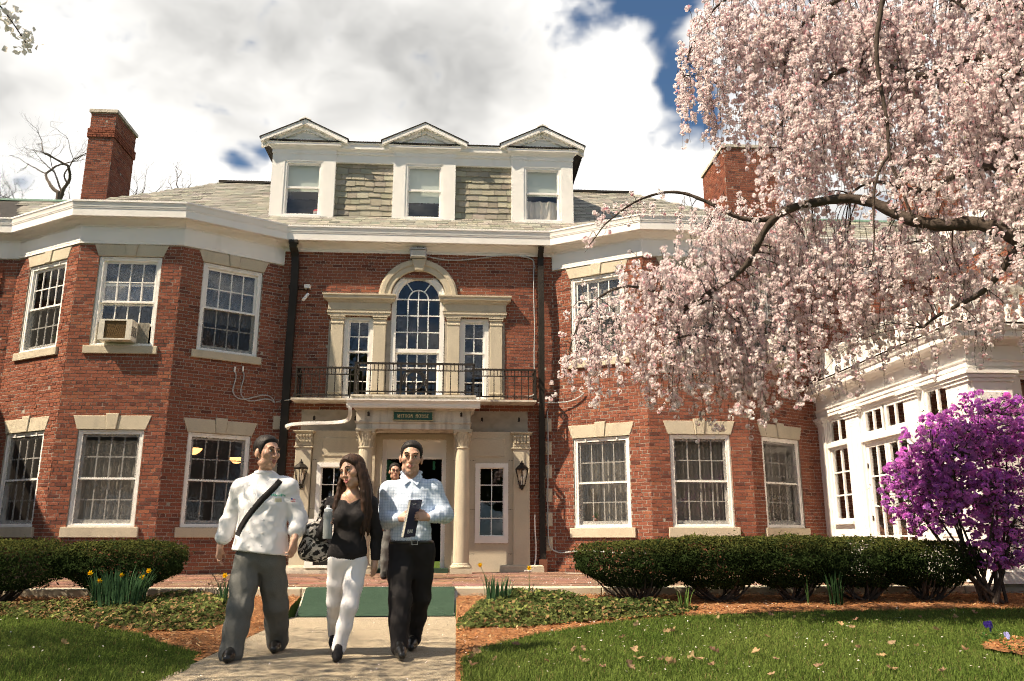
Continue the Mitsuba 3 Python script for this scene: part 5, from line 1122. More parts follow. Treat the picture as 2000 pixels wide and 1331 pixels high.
for i, (x, rx, zt, lab) in enumerate(((3.20, .80, .60, 'yew bush at the left end of the right hedge, nearest the entrance'), (4.24, .80, .66, 'second yew bush from the left in the right hedge, under the middle bay window'), (5.20, .78, .66, 'middle yew bush of the right hedge, in front of the third bay window'),
                                      (6.12, .78, .64, 'fourth yew bush in the right hedge, in front of the white sunroom start'), (7.02, .74, .60, 'yew bush at the right end of the hedge beside the purple rhododendron'))): yew(x, -5.98, rx, .40, -.14, zt, 60+i, lab)
yew(-4.75, -5.98, 1.0, .48, -.14, .62, 71, 'broad yew bush at the far left edge of the photo'); yew(-3.26, -5.98, .74, .46, -.14, .60, 72, 'rounded yew bush of the left hedge behind the daffodil clump'); yew(-6.5, -5.98, .9, .46, -.14, .6, 73, 'yew bush of the left hedge cut off by the left frame edge')


def groundcover(key, poly, n, sd, lab, tan):
    p, rg = sample(poly, n, sd); import shapely
    ed = np.clip(shapely.distance(poly.exterior, shapely.points(p[:, 0], p[:, 1]))/.30, .12, 1); hm = (.05+.17*meshkit.fbm(np.c_[p, p[:, :1]*0]*2.2, 3, sd))*ed
    P = np.c_[p, zg(p[:, 1], p[:, 0])+.02+hm*rg.random(n)**.6]; N = np.c_[rg.normal(0, .55, n), rg.normal(-.25, .55, n), np.ones(n)*.8]
    v, f = leafcloud(P, N, rg.uniform(.035, .075, n), rg, .68, .22); t = rg.random((n, 1)); patch = meshkit.fbm(np.c_[p, p[:, :1]*0]*1.6+sd, 3, 8)[:, None]
    c = (np.array([.040, .066, .020])*(1-patch)+np.array([.140, .165, .055])*patch)*(.55+.85*t); b = rg.random(n) < tan; c[b] = np.array([.30, .20, .10])*(.5+.8*t[b]); y = rg.random(n) < .10; c[y] = np.array([.26, .29, .09])*(.7+.5*t[y])
    MB().add(v, f, np.repeat(c, 5, 0)).build(key, 'leaf_bsdf'); say(key, lab, 'ground cover', kind='stuff')
groundcover('ground_cover', Polygon([(.92, -6.75), (.90, -7.75), (1.5, -7.9), (2.4, -7.42), (3.5, -6.93), (3.8, -6.55), (3.4, -6.3), (2.6, -6.25), (2.2, -5.75), (1.5, -5.62), (1.15, -6.1)]), 9500, 41, 'low leafy green ivy bed right of the path', .16)
groundcover('ground_cover_001', Polygon([(-6.6, -6.1), (-6.6, -6.66), (-4.3, -6.75), (-3.5, -7.0), (-3.0, -7.3), (-2.2, -7.95), (-1.62, -7.85), (-1.5, -7.0), (-1.62, -6.2), (-2.2, -5.75), (-2.7, -5.8), (-3.4, -6.35)]), 11500, 42, 'low leafy green and tan ivy bed left of the path', .30)


def strap_leaf(o, L, w, az, bend, rg, mb, col):
    m = 7; t = np.linspace(0, 1, m); d = np.array([math.cos(az), math.sin(az), 0]); s = np.array([-math.sin(az), math.cos(az), 0])
    a = bend*t**1.7; x = np.cumsum(np.r_[0, np.sin((a[1:]+a[:-1])/2)])*L/(m-1); z = np.cumsum(np.r_[0, np.cos((a[1:]+a[:-1])/2)])*L/(m-1)
    tw = rg.uniform(-.5, .5); ss = s*math.cos(tw)+d*math.sin(tw); W = w*np.sqrt(np.clip(1-t**3, .02, 1)); p = o+x[:, None]*d+z[:, None]*np.array([0, 0, 1.])
    v = np.vstack([p-ss*W[:, None], p+ss*W[:, None]]); f = [q for i in range(m-1) for q in ([i, m+i, m+i+1], [i, m+i+1, i+1])]; mb.add(v, f, col); return p[-1]


def trumpet(c, face, key, tone=(.80, .52, .01)):
    face = np.asarray(face, float); face /= np.linalg.norm(face); a = np.cross(face, [0, .1, 1]); a /= np.linalg.norm(a); b = np.cross(a, face); mb = MB(); R = .032
    for i in range(6):
        g = i*math.pi/3; d = a*math.cos(g)+b*math.sin(g); s = np.cross(face, d); mb.add([c, c+d*R*.6+s*R*.34+face*.003, c+d*R*1.15-face*.004, c+d*R*.6-s*R*.34+face*.003], QUAD, tone)
    g = np.linspace(0, 2*np.pi, 13); rings = [np.array([c+(a*math.cos(q)+b*math.sin(q))*r*(1+.12*math.sin(6*q)*(h > .02))+face*h for q in g]) for r, h in ((.009, 0), (.011, .016), (.018, .028))]
    v = np.vstack(rings); mb.add(v, [q for k in (0, 13) for i in range(12) for q in ([k+i, k+i+1, k+i+14], [k+i, k+i+14, k+i+13])], np.array(tone)*[1, .85, .5])
    mb.build(numbered(key+'__flower'), 'leaf_bsdf')


def daffodils(x, y, n, spread, L, flowers, seed, lab, col=(.055, .115, .055), name='daffodil_clump', cat='daffodils'):
    k = numbered(name); say(k, lab, cat); rg = np.random.default_rng(seed); mb = MB(); z = zg(y)
    for i in range(n):
        g = rg.uniform(0, 6.283); r = spread*math.sqrt(rg.random()); o = np.array([x+r*math.cos(g), y+.6*r*math.sin(g), z]); strap_leaf(o, L*rg.uniform(.65, 1.1), rg.uniform(.007, .0125), g+rg.normal(0, .45), rg.uniform(.25, .85)*(r/spread)**1.3+rg.uniform(0, .2), rg, mb, np.array(col)*rg.uniform(.7, 1.35))
    mb.build(k+'__leaves', 'leaf_bsdf'); mb = MB()
    for (fx, fy, fz, face) in flowers:
        c = np.array([x+fx, y+fy, z+fz]); mb.tube(spline([(x+fx*.5, y+fy, z), (x+fx*.9, y+fy, z+fz*.7), c+[0, .01, -.0]], 8), .0035, 5, (.09, .17, .05)); trumpet(c, face, k)
    if flowers: mb.build(k+'__stems', 'leaf_bsdf')
daffodils(-3.02, -6.55, 190, .30, .50, [(-.33, -.05, .45, (-.3, -1, -.2)), (-.24, 0, .36, (0, -1, -.5)), (.26, -.05, .40, (.3, -1, 0)), (.31, 0, .47, (-.2, -1, -.3)), (-.02, .05, .42, (0, -1, -.4))], 51, 'big clump of daffodil leaves with five yellow flowers before the left hedge')
daffodils(-1.82, -6.5, 14, .10, .34, [(-.02, -.03, .41, (-.2, -1, 0))], 52, 'sparse daffodil with one yellow bloom beside the chef')
daffodils(1.38, -6.35, 46, .17, .38, [], 53, 'clump of blue green daffodil leaves without flowers right of the carpet')
daffodils(1.80, -6.0, 4, .05, .26, [(.0, -.03, .42, (-.1, -1, 0)), (-.62, .02, .46, (0, -1, -.6))], 54, 'tall single yellow daffodil in front of the right portico pilaster')
daffodils(3.62, -6.62, 16, .07, .27, [], 55, 'bright green tulip leaves at the right end of the ivy bed', (.12, .21, .055), 'tulip_leaves', 'tulip')
daffodils(5.62, -6.35, 22, .09, .42, [], 56, 'thin green daffodil leaves standing before the middle of the right hedge', (.035, .075, .03))
daffodils(5.28, -6.3, 3, .02, .36, [], 57, 'few thin upright leaves left of the leaf tuft by the right hedge', (.05, .10, .03))
# bare twiggy shrub behind the chef
k = 'twiggy_shrub'; say(k, 'half bare twiggy shrub at the left bed beside the chef', 'shrub'); rg = np.random.default_rng(77); mb = MB(); tips = []
for i in range(26):
    g = rg.uniform(0, 6.28); o = np.array([-2.02+rg.normal(0, .07), -6.15+rg.normal(0, .05), -.16]); L = rg.uniform(.22, .46); e = o+[L*.5*math.cos(g), L*.3*math.sin(g), L]; m = (o+e)/2+rg.normal(0, .03, 3); p = spline([o, m, e], 7); mb.tube(p, np.linspace(.005, .0018, 7), 4)
    for q in (3, 4, 5): e2 = p[q]+rg.normal(0, .06, 3)+[0, 0, .05]; mb.tube([p[q], e2], .0015, 3); tips.append(e2)
mb.build(k+'__twigs', 'bark_bsdf'); P = np.array(tips); v, f = leafcloud(P, rg.normal(0, 1, P.shape), rg.uniform(.02, .045, len(P)), rg); MB().add(v, f, np.repeat(np.array([.10, .075, .04])*rg.uniform(.5, 1.4, (len(P), 1)), 5, 0)).build(k+'__leaves', 'leaf_bsdf')
# pansies by the round bed
def pansy(x, y, z, n, tone, seed, lab):
    k = numbered('pansy'); say(k, lab, 'pansy'); rg = np.random.default_rng(seed); nl = 60; P = np.array([x, y, zg(y)+z])+rg.normal(0, 1, (nl, 3))*[.07, .06, .025]+[0, 0, .05]
    v, f = leafcloud(P, np.c_[rg.normal(0, .5, nl), rg.normal(0, .5, nl), np.ones(nl)], rg.uniform(.02, .042, nl), rg, .6); MB().add(v, f, np.repeat(np.array([.055, .12, .03])*rg.uniform(.6, 1.5, (nl, 1)), 5, 0)).build(k+'__leaves', 'leaf_bsdf')
    for i in range(n):
        c = np.array([x+rg.normal(0, .055), y-.03+rg.normal(0, .04), zg(y)+z+rg.uniform(.10, .16)]); fc = np.array([rg.normal(0, .5), -1, rg.uniform(-.2, .6)]); fc /= np.linalg.norm(fc); a = np.cross(fc, [0, 0, 1.]); a /= np.linalg.norm(a); b = np.cross(a, fc); mb = MB()
        for j, (g, r) in enumerate(((90-38, .030), (90+38, .030), (180, .026), (0, .026), (270, .030))):
            g = math.radians(g); d = a*math.cos(g)+b*math.sin(g); s = np.cross(fc, d); mb.add([c+fc*.001*j, c+d*r*.45+s*r*.6, c+d*r*1.05+s*r*.35+fc*.004, c+d*r*1.05-s*r*.35+fc*.004, c+d*r*.45-s*r*.6], [[0, 1, 2], [0, 2, 3], [0, 3, 4]], np.array(tone)*rg.uniform(.8, 1.2))
        mb.build(numbered(k+'__flower'), 'leaf_bsdf')
pansy(5.85, -9.0, 0, 4, (.055, .035, .26), 81, 'dark violet pansy at the edge of the round mulch bed')
pansy(5.42, -10.0, .03, 2, (.38, .38, .72), 82, 'pale blue pansy on the left rim of the round mulch bed')
pansy(5.72, -10.25, .03, 3, (.34, .36, .74), 83, 'pale blue pansy with green leaves at the lower right photo corner')

# ------------------------------------------------------------------ purple rhododendron
k = 'rhododendron'; say(k, 'purple flowering rhododendron shrub at the corner of the white sunroom', 'shrub'); rg = np.random.default_rng(91)
RH = [(6.89, -6.2, 1.20, .42, .55), (7.25, -6.3, 1.70, .58, .56), (7.95, -6.2, 2.10, .58, .48), (8.43, -6.1, 1.75, .55, .80), (7.44, -6.35, 1.18, .70, .42), (8.04, -6.2, 1.05, .58, .45), (7.8, -6.35, .50, .42, .25)]
dens = [200, 280, 210, 220, 220, 170, 90]; tr = []
for (x, y, z, a, b), n in zip(RH, dens):
    d = rg.normal(0, 1, (n, 3)); d /= np.linalg.norm(d, axis=1, keepdims=True); tr.append(np.array([x, y, z])+d*[a, .52, b]*np.clip(1-rg.exponential(.22, n), .15, 1.05)[:, None])
tr = np.vstack(tr); base = np.array([7.75, -6.2, -.16]); mb = MB()
vols = [np.array(r[:3]) for r in RH]; mains = []
for i in range(17):
    t = vols[i % 6]+rg.normal(0, .22, 3); o = base+[rg.normal(0, .12), rg.normal(0, .08), 0]; m = o+(t-o)*.5+[rg.normal(0, .06), rg.normal(0, .05), -.12]; p = spline([o, m, t], 18); mb.tube(p, np.linspace(.022, .006, 18), 6); mains.append(p)
mb.build(k+'__stem', 'bark_bsdf', smooth=40); allp = np.vstack([m[5:] for m in mains]); mb = MB()
for q in tr:
    j = np.argmin(((allp-q)**2).sum(1)); o = allp[j]; L = np.linalg.norm(q-o)
    if L < .9: mb.tube(spline([o, (o+q)/2+[0, 0, -.1*L], q], 6), np.linspace(.005, .0025, 6), 4)
mb.build(k+'__twigs', 'bark_bsdf'); V, Fc, Cc = MB(), None, None
for q in tr:
    tone = np.array([.66, .26, .69])*rg.uniform(.75, 1.25)*(1+rg.normal(0, .04, 3)); nf = rg.integers(6, 10)
    for i in range(nf):
        d = rg.normal(0, 1, 3)+[0, -.3, .5]; d /= np.linalg.norm(d); c = q+d*.036; a = np.cross(d, rg.normal(0, 1, 3)); a /= np.linalg.norm(a); b = np.cross(d, a); R = rg.uniform(.024, .036); pv_ = [c-d*.012]; 
        for g in np.arange(10)*math.pi/5: r = R*(1.0 if int(round(g/(math.pi/5))) % 2 == 0 else .58); pv_.append(c+(a*math.cos(g)+b*math.sin(g))*r+d*(.012 if r < R else .004))
        V.add(pv_, [[0, 1+m, 1+(m+1) % 10] for m in range(10)], tone*rg.uniform(.85, 1.15))
V.build(k+'__blossoms', 'petal_bsdf'); say(k+'__blossoms', kind='stuff')
P = np.repeat(tr, 4, 0)+rg.normal(0, .055, (len(tr)*4, 3)); v, f = leafcloud(P, rg.normal(0, 1, P.shape)+[0, 0, .6], rg.uniform(.025, .055, len(P)), rg, .42); MB().add(v, f, np.repeat(np.array([.035, .055, .018])*rg.uniform(.5, 1.6, (len(P), 1)), 5, 0)).build(k+'__leaves', 'leaf_bsdf'); say(k+'__leaves', kind='stuff')

# ------------------------------------------------------------------ weeping cherry
k = 'weeping_cherry'; say(k, 'weeping cherry tree full of pale pink blossom hanging over the right side of the house', 'tree'); rg = np.random.default_rng(101)
TRUNK = [(6.35, -9.72, -.35)] + [(6.01, -9.7, -0.42), (6.08, -9.7, 0.14), (6.19, -9.7, 1.08), (6.25, -9.7, 2.25), (6.24, -9.7, 3.35), (6.29, -9.7, 4.31), (6.45, -9.75, 5.42), (6.71, -9.8, 6.47)][1:] + [(6.9, -9.9, 7.6)]
LIMBS = {
 'A': [(6.22, -9.7, 3.4), (5.91, -9.5, 3.64), (5.69, -9.35, 3.68), (5.39, -9.15, 3.84), (5.11, -9.0, 4.08), (4.71, -8.8, 4.13), (4.39, -8.65, 4.08), (4.19, -8.55, 3.9), (4.03, -8.45, 3.58), (3.69, -8.3, 3.3), (3.4, -8.2, 3.12), (3.28, -8.15, 2.78)],
 'A2': [(3.69, -8.3, 3.3), (3.25, -8.2, 3.16), (3.04, -8.15, 3.29), (2.68, -8.1, 3.36), (2.38, -8.0, 3.22), (2.18, -7.95, 2.93), (2.08, -7.9, 2.47)],
 'A3': [(4.39, -8.65, 4.08), (3.92, -8.45, 4.09), (3.64, -8.3, 4.32), (3.27, -8.15, 4.5), (2.87, -8.05, 4.41), (2.52, -8.0, 4.14), (2.34, -7.95, 3.9)],
 'B': [(6.4, -9.75, 5.13), (6.11, -9.5, 5.49), (5.77, -9.2, 5.44), (5.45, -9.0, 5.7), (5.14, -8.7, 5.78), (4.72, -8.5, 5.5), (4.36, -8.4, 4.96)],
 'B2': [(6.49, -9.75, 5.65), (5.91, -9.2, 6.58), (5.44, -8.9, 6.75), (5.1, -8.7, 6.64), (4.8, -8.5, 6.43), (4.65, -8.4, 6.02), (4.66, -8.4, 5.35)],
 'B3': [(5.44, -8.9, 6.75), (4.82, -8.6, 7.19), (4.14, -8.4, 7.02), (3.72, -8.25, 6.55), (3.48, -8.2, 5.96)],
 'C': [(6.27, -9.7, 4.15), (5.95, -9.4, 4.25), (5.68, -9.1, 4.17), (5.47, -8.9, 4.32), (5.11, -8.7, 4.28)],
 'D': [(6.22, -9.7, 3.35), (5.97, -9.5, 3.0), (5.78, -9.2, 2.87), (5.56, -9.0, 2.71)],
 'W': [(5.52, -9.3, 6.68), (5.36, -9.3, 6.16), (5.24, -9.3, 5.54), (5.28, -9.3, 4.88), (5.27, -9.3, 4.48), (5.4, -9.3, 3.92), (5.49, -9.3, 3.53)],
 'W2': [(5.27, -9.3, 4.48), (5.11, -9.3, 4.25), (5.01, -9.3, 3.74), (4.93, -9.3, 3.25)],
 'E': [(6.3, -9.75, 5.0), (6.9, -10.6, 5.4), (7.4, -11.2, 5.0), (7.7, -11.5, 4.2)], 'F': [(6.2, -9.7, 4.3), (7.2, -9.3, 4.9), (8.0, -9.0, 4.7), (8.4, -8.9, 3.9)], 'G': [(6.4, -9.75, 6.0), (5.9, -10.6, 6.6), (5.4, -11.2, 6.4), (5.2, -11.5, 5.7)]}
RAD = {'A': (.080, .016), 'A2': (.022, .006), 'A3': (.030, .005), 'B': (.065, .012), 'B2': (.055, .010), 'B3': (.028, .006), 'C': (.05, .012), 'D': (.045, .012), 'W': (.030, .010), 'W2': (.016, .005), 'E': (.06, .01), 'F': (.06, .01), 'G': (.055, .01)}
mb = MB(); p = spline(TRUNK, 60); mb.tube(p+[.30, 0, 0]+.02*np.sin(np.arange(60)[:, None]*.7+np.array([0, 1, 2])), np.linspace(.19, .065, 60)*(1+.08*np.sin(np.arange(60)*1.3)), 12); mb.build(k+'__trunk', 'bark_bsdf', smooth=40)
LP = []
for nm, L in LIMBS.items():
    L = [(L[0][0]+.30, L[0][1], L[0][2]-.03)]+list(L) if nm in 'ABCDEFG' or nm == 'B2' else L
    m = 60; p = spline(L, m); p = p+.013*meshkit.noise(np.c_[np.arange(m)*.25, np.zeros(m), np.zeros(m)+ord(nm[0])])[:, None]*rg.normal(0, 1, 3); r0, r1 = RAD[nm]; mb = MB(); mb.tube(p, np.linspace(r0, r1, m)*(1+.10*np.sin(np.arange(m)*1.9)), 9); mb.build(numbered(k+'__branch'), 'bark_bsdf', smooth=40); LP.append(p)
LPs = np.vstack(LP)
ELL = [(4.38, -8.3, 6.41, 0.86, 0.79, 1.0), (5.28, -8.6, 6.18, 1.07, 0.89, 1.0), (6.25, -9.0, 5.96, 1.14, 0.85, 1.0), (4.06, -8.3, 5.50, 0.42, 0.55, .8), (4.87, -8.6, 4.94, 0.86, 0.86, 1.0), (5.80, -8.9, 4.86, 1.0, 0.70, .75), (6.41, -9.4, 4.46, 0.63, 1.05, 0.8), (4.58, -8.4, 4.05, 0.40, 0.50, 0.6), (3.94, -8.2, 3.91, 0.69, 0.46, 0.9), (3.2, -8.0, 3.41, 0.64, 0.35, 0.9), (3.75, -8.1, 3.15, 0.92, 0.63, 1.0), (2.88, -8.0, 2.69, 0.68, 0.48, 0.9), (4.0, -8.1, 2.51, 0.9, 0.51, 0.95), (4.81, -8.4, 3.32, 0.79, 0.79, 0.9), (4.53, -8.3, 2.31, 0.61, 0.33, 0.6), (5.64, -8.8, 3.44, 0.81, 0.6, 0.75), (6.14, -9.2, 3.1, 0.67, 0.60, 0.5), (5.34, -8.6, 2.76, 0.71, 0.43, 0.5), (2.23, -7.9, 2.65, 0.23, 0.4, 0.7), (2.45, -7.9, 3.06, 0.41, 0.26, 0.7), (2.88, -8.0, 4.37, 0.59, 0.11, 0.8), (2.44, -7.9, 4.11, 0.15, 0.12, 0.7), (3.14, -8.0, 2.12, 0.67, 0.22, 0.4), (3.9, -8.1, 1.94, 0.5, 0.22, 0.35), (5.88, -8.8, 2.6, 0.48, 0.27, 0.35), (6.27, -9.2, 2.57, 0.3, 0.25, 0.35), (3.64, -8.2, 5.96, 0.24, 0.67, 0.8), (2.03, -7.9, 2.32, 0.1, 0.25, 0.5), (7.1, -9.4, 5.3, .9, 1.2, .5), (7.2, -10.6, 4.5, .7, .9, .4), (7.9, -9.1, 4.1, .7, .8, .4), (5.6, -11.1, 6.1, .8, .6, .4), (6.25, -10.2, 4.2, .55, .9, .8), (6.3, -10.15, 5.5, .6, .8, .9), (5.75, -9.9, 4.9, .5, .5, .8), (5.35, -9.5, 3.95, .75, .28, .7), (6.0, -10.0, 3.2, .45, .5, .5)]
strands = []
for (x, y, z, a, b, dn) in ELL:
    n = int(205*a*b*dn*(1.35 if dn > .6 else 1.0))+4
    for i in range(n):
        d = rg.normal(0, 1, 3); d /= np.linalg.norm(d); r = rg.random()**.42; o = np.array([x, y, z])+d*r*np.array([a*.97, .55, b*.85])
        L = rg.uniform(.25, 1.10)*min(1.0, b*1.6); o[2] += L*.45; strands.append((o, L, rg.random() < .22))
tw, CL = MB(), []
for o, L, bare in strands:
    m = 8; t = np.linspace(0, 1, m); sw = rg.normal(0, .07, 2); p = np.c_[o[0]+sw[0]*np.sqrt(t)+.012*np.sin(t*7+o[0]*9), o[1]+sw[1]*np.sqrt(t), o[2]-L*t**1.15]; tw.tube(p, np.linspace(.0042, .0016, m), 3, cap=False)
    j = np.argmin(((LPs-o)**2).sum(1)); q = LPs[j]; dd = np.linalg.norm(q-o)
    if dd < 1.3 and rg.random() < .16: tw.tube(spline([q, (q+o)/2+[0, 0, .16*dd], o], 7), np.linspace(.006, .003, 7), 4, cap=False)
    nc = max(2, int(L/(.20 if bare else .066))); s = rg.random(nc)*1.0
    for u in s:
        i = u*(m-1); a_ = int(min(i, m-2)); CL.append(p[a_]+(p[a_+1]-p[a_])*(i-a_)+rg.normal(0, .020, 3))
tw.build(k+'__twigs', 'bark_bsdf'); say(k+'__twigs', kind='stuff')
CL = np.array(CL); nC = len(CL); per = rg.integers(5, 11, nC); F0 = np.repeat(CL, per, 0); n = len(F0); ctone = np.repeat(rg.uniform(0, 1, nC), per); cr = np.repeat(rg.uniform(.016, .040, nC), per)
D = rg.normal(0, 1, (n, 3))+[0, 0, -.2]; D /= np.linalg.norm(D, axis=1, keepdims=True); F0 = F0+D*(cr*rg.uniform(.55, 1.05, n))[:, None]; A = np.cross(D, rg.normal(0, 1, (n, 3))); A /= np.linalg.norm(A, axis=1, keepdims=True); B = np.cross(D, A); R = rg.uniform(.0135, .0215, n)
V = np.empty((n, 6, 3)); V[:, 0] = F0-D*.004
for g in range(5):
    an = g*math.pi/2.5; V[:, 1+g] = F0+(A*math.cos(an)+B*math.sin(an))*R[:, None]+D*(R*.28)[:, None]
ff = np.array([[0, 1+m, 1+(m+1) % 5] for m in range(5)]); t = ctone[:, None]
c = np.array([.86, .75, .765])*(1-t)+np.array([.90, .84, .84])*t; c = c*rg.uniform(.86, 1.10, (n, 1)); bud = rg.random(n) < .04; c[bud] = np.array([.72, .42, .47])
MB().add(V.reshape(-1, 3), (ff[None]+(np.arange(n)*6)[:, None, None]).reshape(-1, 3), np.repeat(np.clip(c, 0, .92), 6, 0)).build(k+'__blossoms', 'petal_bsdf'); say(k+'__blossoms', kind='stuff'); print('cherry flowers', n, 'clusters', nC)
q = CL[rg.random(nC) < .05]+rg.normal(0, .03, (int(0), 3)).sum(0); v, f = leafcloud(q, rg.normal(0, 1, q.shape), rg.uniform(.02, .05, len(q)), rg, .35); MB().add(v, f, np.repeat(np.array([.28, .30, .04])*rg.uniform(.6, 1.3, (len(q), 1)), 5, 0)).build(k+'__young_leaves', 'leaf_bsdf'); say(k+'__young_leaves', kind='stuff')

# ------------------------------------------------------------------ bare trees behind the house, and the garden trees left of the frame whose branches shade the lawn and the path
def grow(mb, p, d, L, r, lvl, rg, ends, up=.18, wob=.16):
    n = 7; pts = [p]; q = p.copy(); dd = d.copy()
    for i in range(n-1): dd = dd+rg.normal(0, wob, 3)+[0, 0, up*.3]; dd /= np.linalg.norm(dd); q = q+dd*L/(n-1); pts.append(q.copy())
    r1 = r*.62; mb.tube(spline(pts, 10), np.linspace(r, r1, 10), 7 if lvl > 3 else (5 if lvl > 1 else 3), cap=False); ends.append(pts[-1])
    if lvl == 0: return
    for c in range(rg.integers(2, 4)):
        i = rg.integers(3, n); e = dd+rg.normal(0, .62, 3)*[1, 1, .7]; e /= np.linalg.norm(e); grow(mb, pts[i] if c else pts[-1], e, L*rg.uniform(.62, .86), r1*rg.uniform(.55, .85) if c else r1*.95, lvl-1, rg, ends, up, wob)
def bare_tree(x, y, fz, L, r, seed, lab, lvl=6, dirs=((-.75, .75), (.45, 1.0), (-.1, 1.0), (.8, .5), (-1.1, .35))):
    k = numbered('bare_tree'); say(k, lab, 'tree'); rg = np.random.default_rng(seed); ends = []; mb = MB(); fork = np.array([x, y, fz]); mb.tube(spline([(x+.3, y, -.4), (x+.15, y, fz*.5), fork], 12), np.linspace(r*1.6, r, 12), 8); mb.build(k+'__trunk', 'twig_bsdf', smooth=40); mb = MB()
    for i, (dx, dz) in enumerate(dirs): d = np.array([dx, rg.normal(0, .4), dz]); grow(mb, fork-[0, 0, .35*i], d/np.linalg.norm(d), L*(1 if i < 3 else .8), r*.66, lvl-1, rg, ends, .10, .17)
    mb.build(k+'__branches', 'twig_bsdf')
bare_tree(-15.75, 16.0, 14.55, 1.62, .12, 201, 'large bare tree at the far left behind the roof, left of the brick chimney', 7, ((-.9, .8), (.6, 1.0), (-.2, 1.0), (-1.2, .30), (1.0, .4)))
bare_tree(-13.9, 20.0, 15.3, 1.0, .07, 204, 'smaller bare tree whose twigs show just right of the left chimney', 5)
bare_tree(-11.6, 18.0, 15.5, .7, .045, 208, 'thin bare treetop above the left roof slope near the dormers', 4, ((0, 1), (-.5, .8), (.5, .9)))
bare_tree(-19.3, 18.0, 13.6, 1.4, .11, 206, 'bare tree at the far left edge above the slate roof', 6)
bare_tree(13.0, 20.0, 13.5, 1.4, .15, 209, 'bare tree behind the house hidden among the cherry blossom', 4)


def garden_tree(x, y, H_, r, seed, lab, crown, nl, petals, tone, size=(.03, .06), name='garden_tree', twig=None):
    k = numbered(name); say(k, lab, 'tree'); rg = np.random.default_rng(seed); mb = MB(); f0 = np.array([x, y, -.32]); cen = np.array(crown[:3]); fork = np.array([x, y, cen[2]-crown[5]*.7]); mb.tube(spline([f0, (f0+fork)/2+[.06, .05, 0], fork], 12), np.linspace(r*1.25, r*.9, 12), 9); mb.build(k+'__trunk', 'bark_bsdf', smooth=40); mb, ends = MB(), []
    for i in range(7):
        g = i*.9; d = np.array([math.cos(g), math.sin(g), .75]); grow(mb, fork, d/np.linalg.norm(d), crown[3]*.52, r*.5, 4, rg, ends, .05, .18)
    P = cen+(lambda q: q/np.linalg.norm(q, axis=1, keepdims=True)*rg.random((len(q), 1))**.4)(rg.normal(0, 1, (nl, 3)))*crown[3:6]
    P = P[meshkit.fbm(P*.9+seed, 3, seed) > .47]
    if twig is not None:
        mb.tube(spline([cen, *twig], 30), np.linspace(.02, .004, 30), 5); P = np.vstack([P, np.asarray(twig)[-3:].repeat(34, 0)+rg.normal(0, .05, (102, 3))])
    mb.build(k+'__branches', 'bark_bsdf'); v, f = leafcloud(P, rg.normal(0, 1, P.shape), rg.uniform(*size, len(P)), rg, .75, .2)
    MB().add(v, f, np.repeat(np.array(tone)*rg.uniform(.8, 1.15, (len(P), 1)), 5, 0)).build(k+'__'+petals, 'petal_bsdf' if petals == 'blossoms' else 'leaf_bsdf'); say(k+f'__{petals}', kind='stuff')
garden_tree(-6.6, -11.2, 6, .12, 301, 'white flowering tree with one blossom twig hanging in at the upper left corner', (-6.2, -10.7, 5.0, 2.1, 2.0, 1.5), 17000, 'blossoms', (.80, .78, .74), (.04, .07), 'blossom_tree', [(-4.2, -11.3, 5.0), (-3.0, -11.5, 4.75), (-2.46, -11.5, 4.36), (-2.30, -11.5, 4.17), (-2.17, -11.5, 3.99)])
garden_tree(-5.4, -13.6, 6, .11, 303, 'half bare garden tree left of the camera that throws branch shade over the path', (-4.6, -12.0, 5.5, 1.9, 2.0, 1.2), 6500, 'leaves', (.10, .14, .04), (.04, .09))
for i, (x, y, hh, sd) in enumerate(((-24, -42, 13, 311), (-9, -46, 15, 312), (5, -44, 12, 313), (18, -47, 15, 314), (31, -43, 13, 315))):
    garden_tree(x, y, hh, .3, sd, ('far left', 'left middle', 'middle', 'right middle', 'far right')[i]+' one of the large trees across the street, mirrored in the window panes', (x, y, hh*.62, 5.5, 4.5, hh*.40), 9000, 'leaves', (.055, .075, .025), (.35, .75))
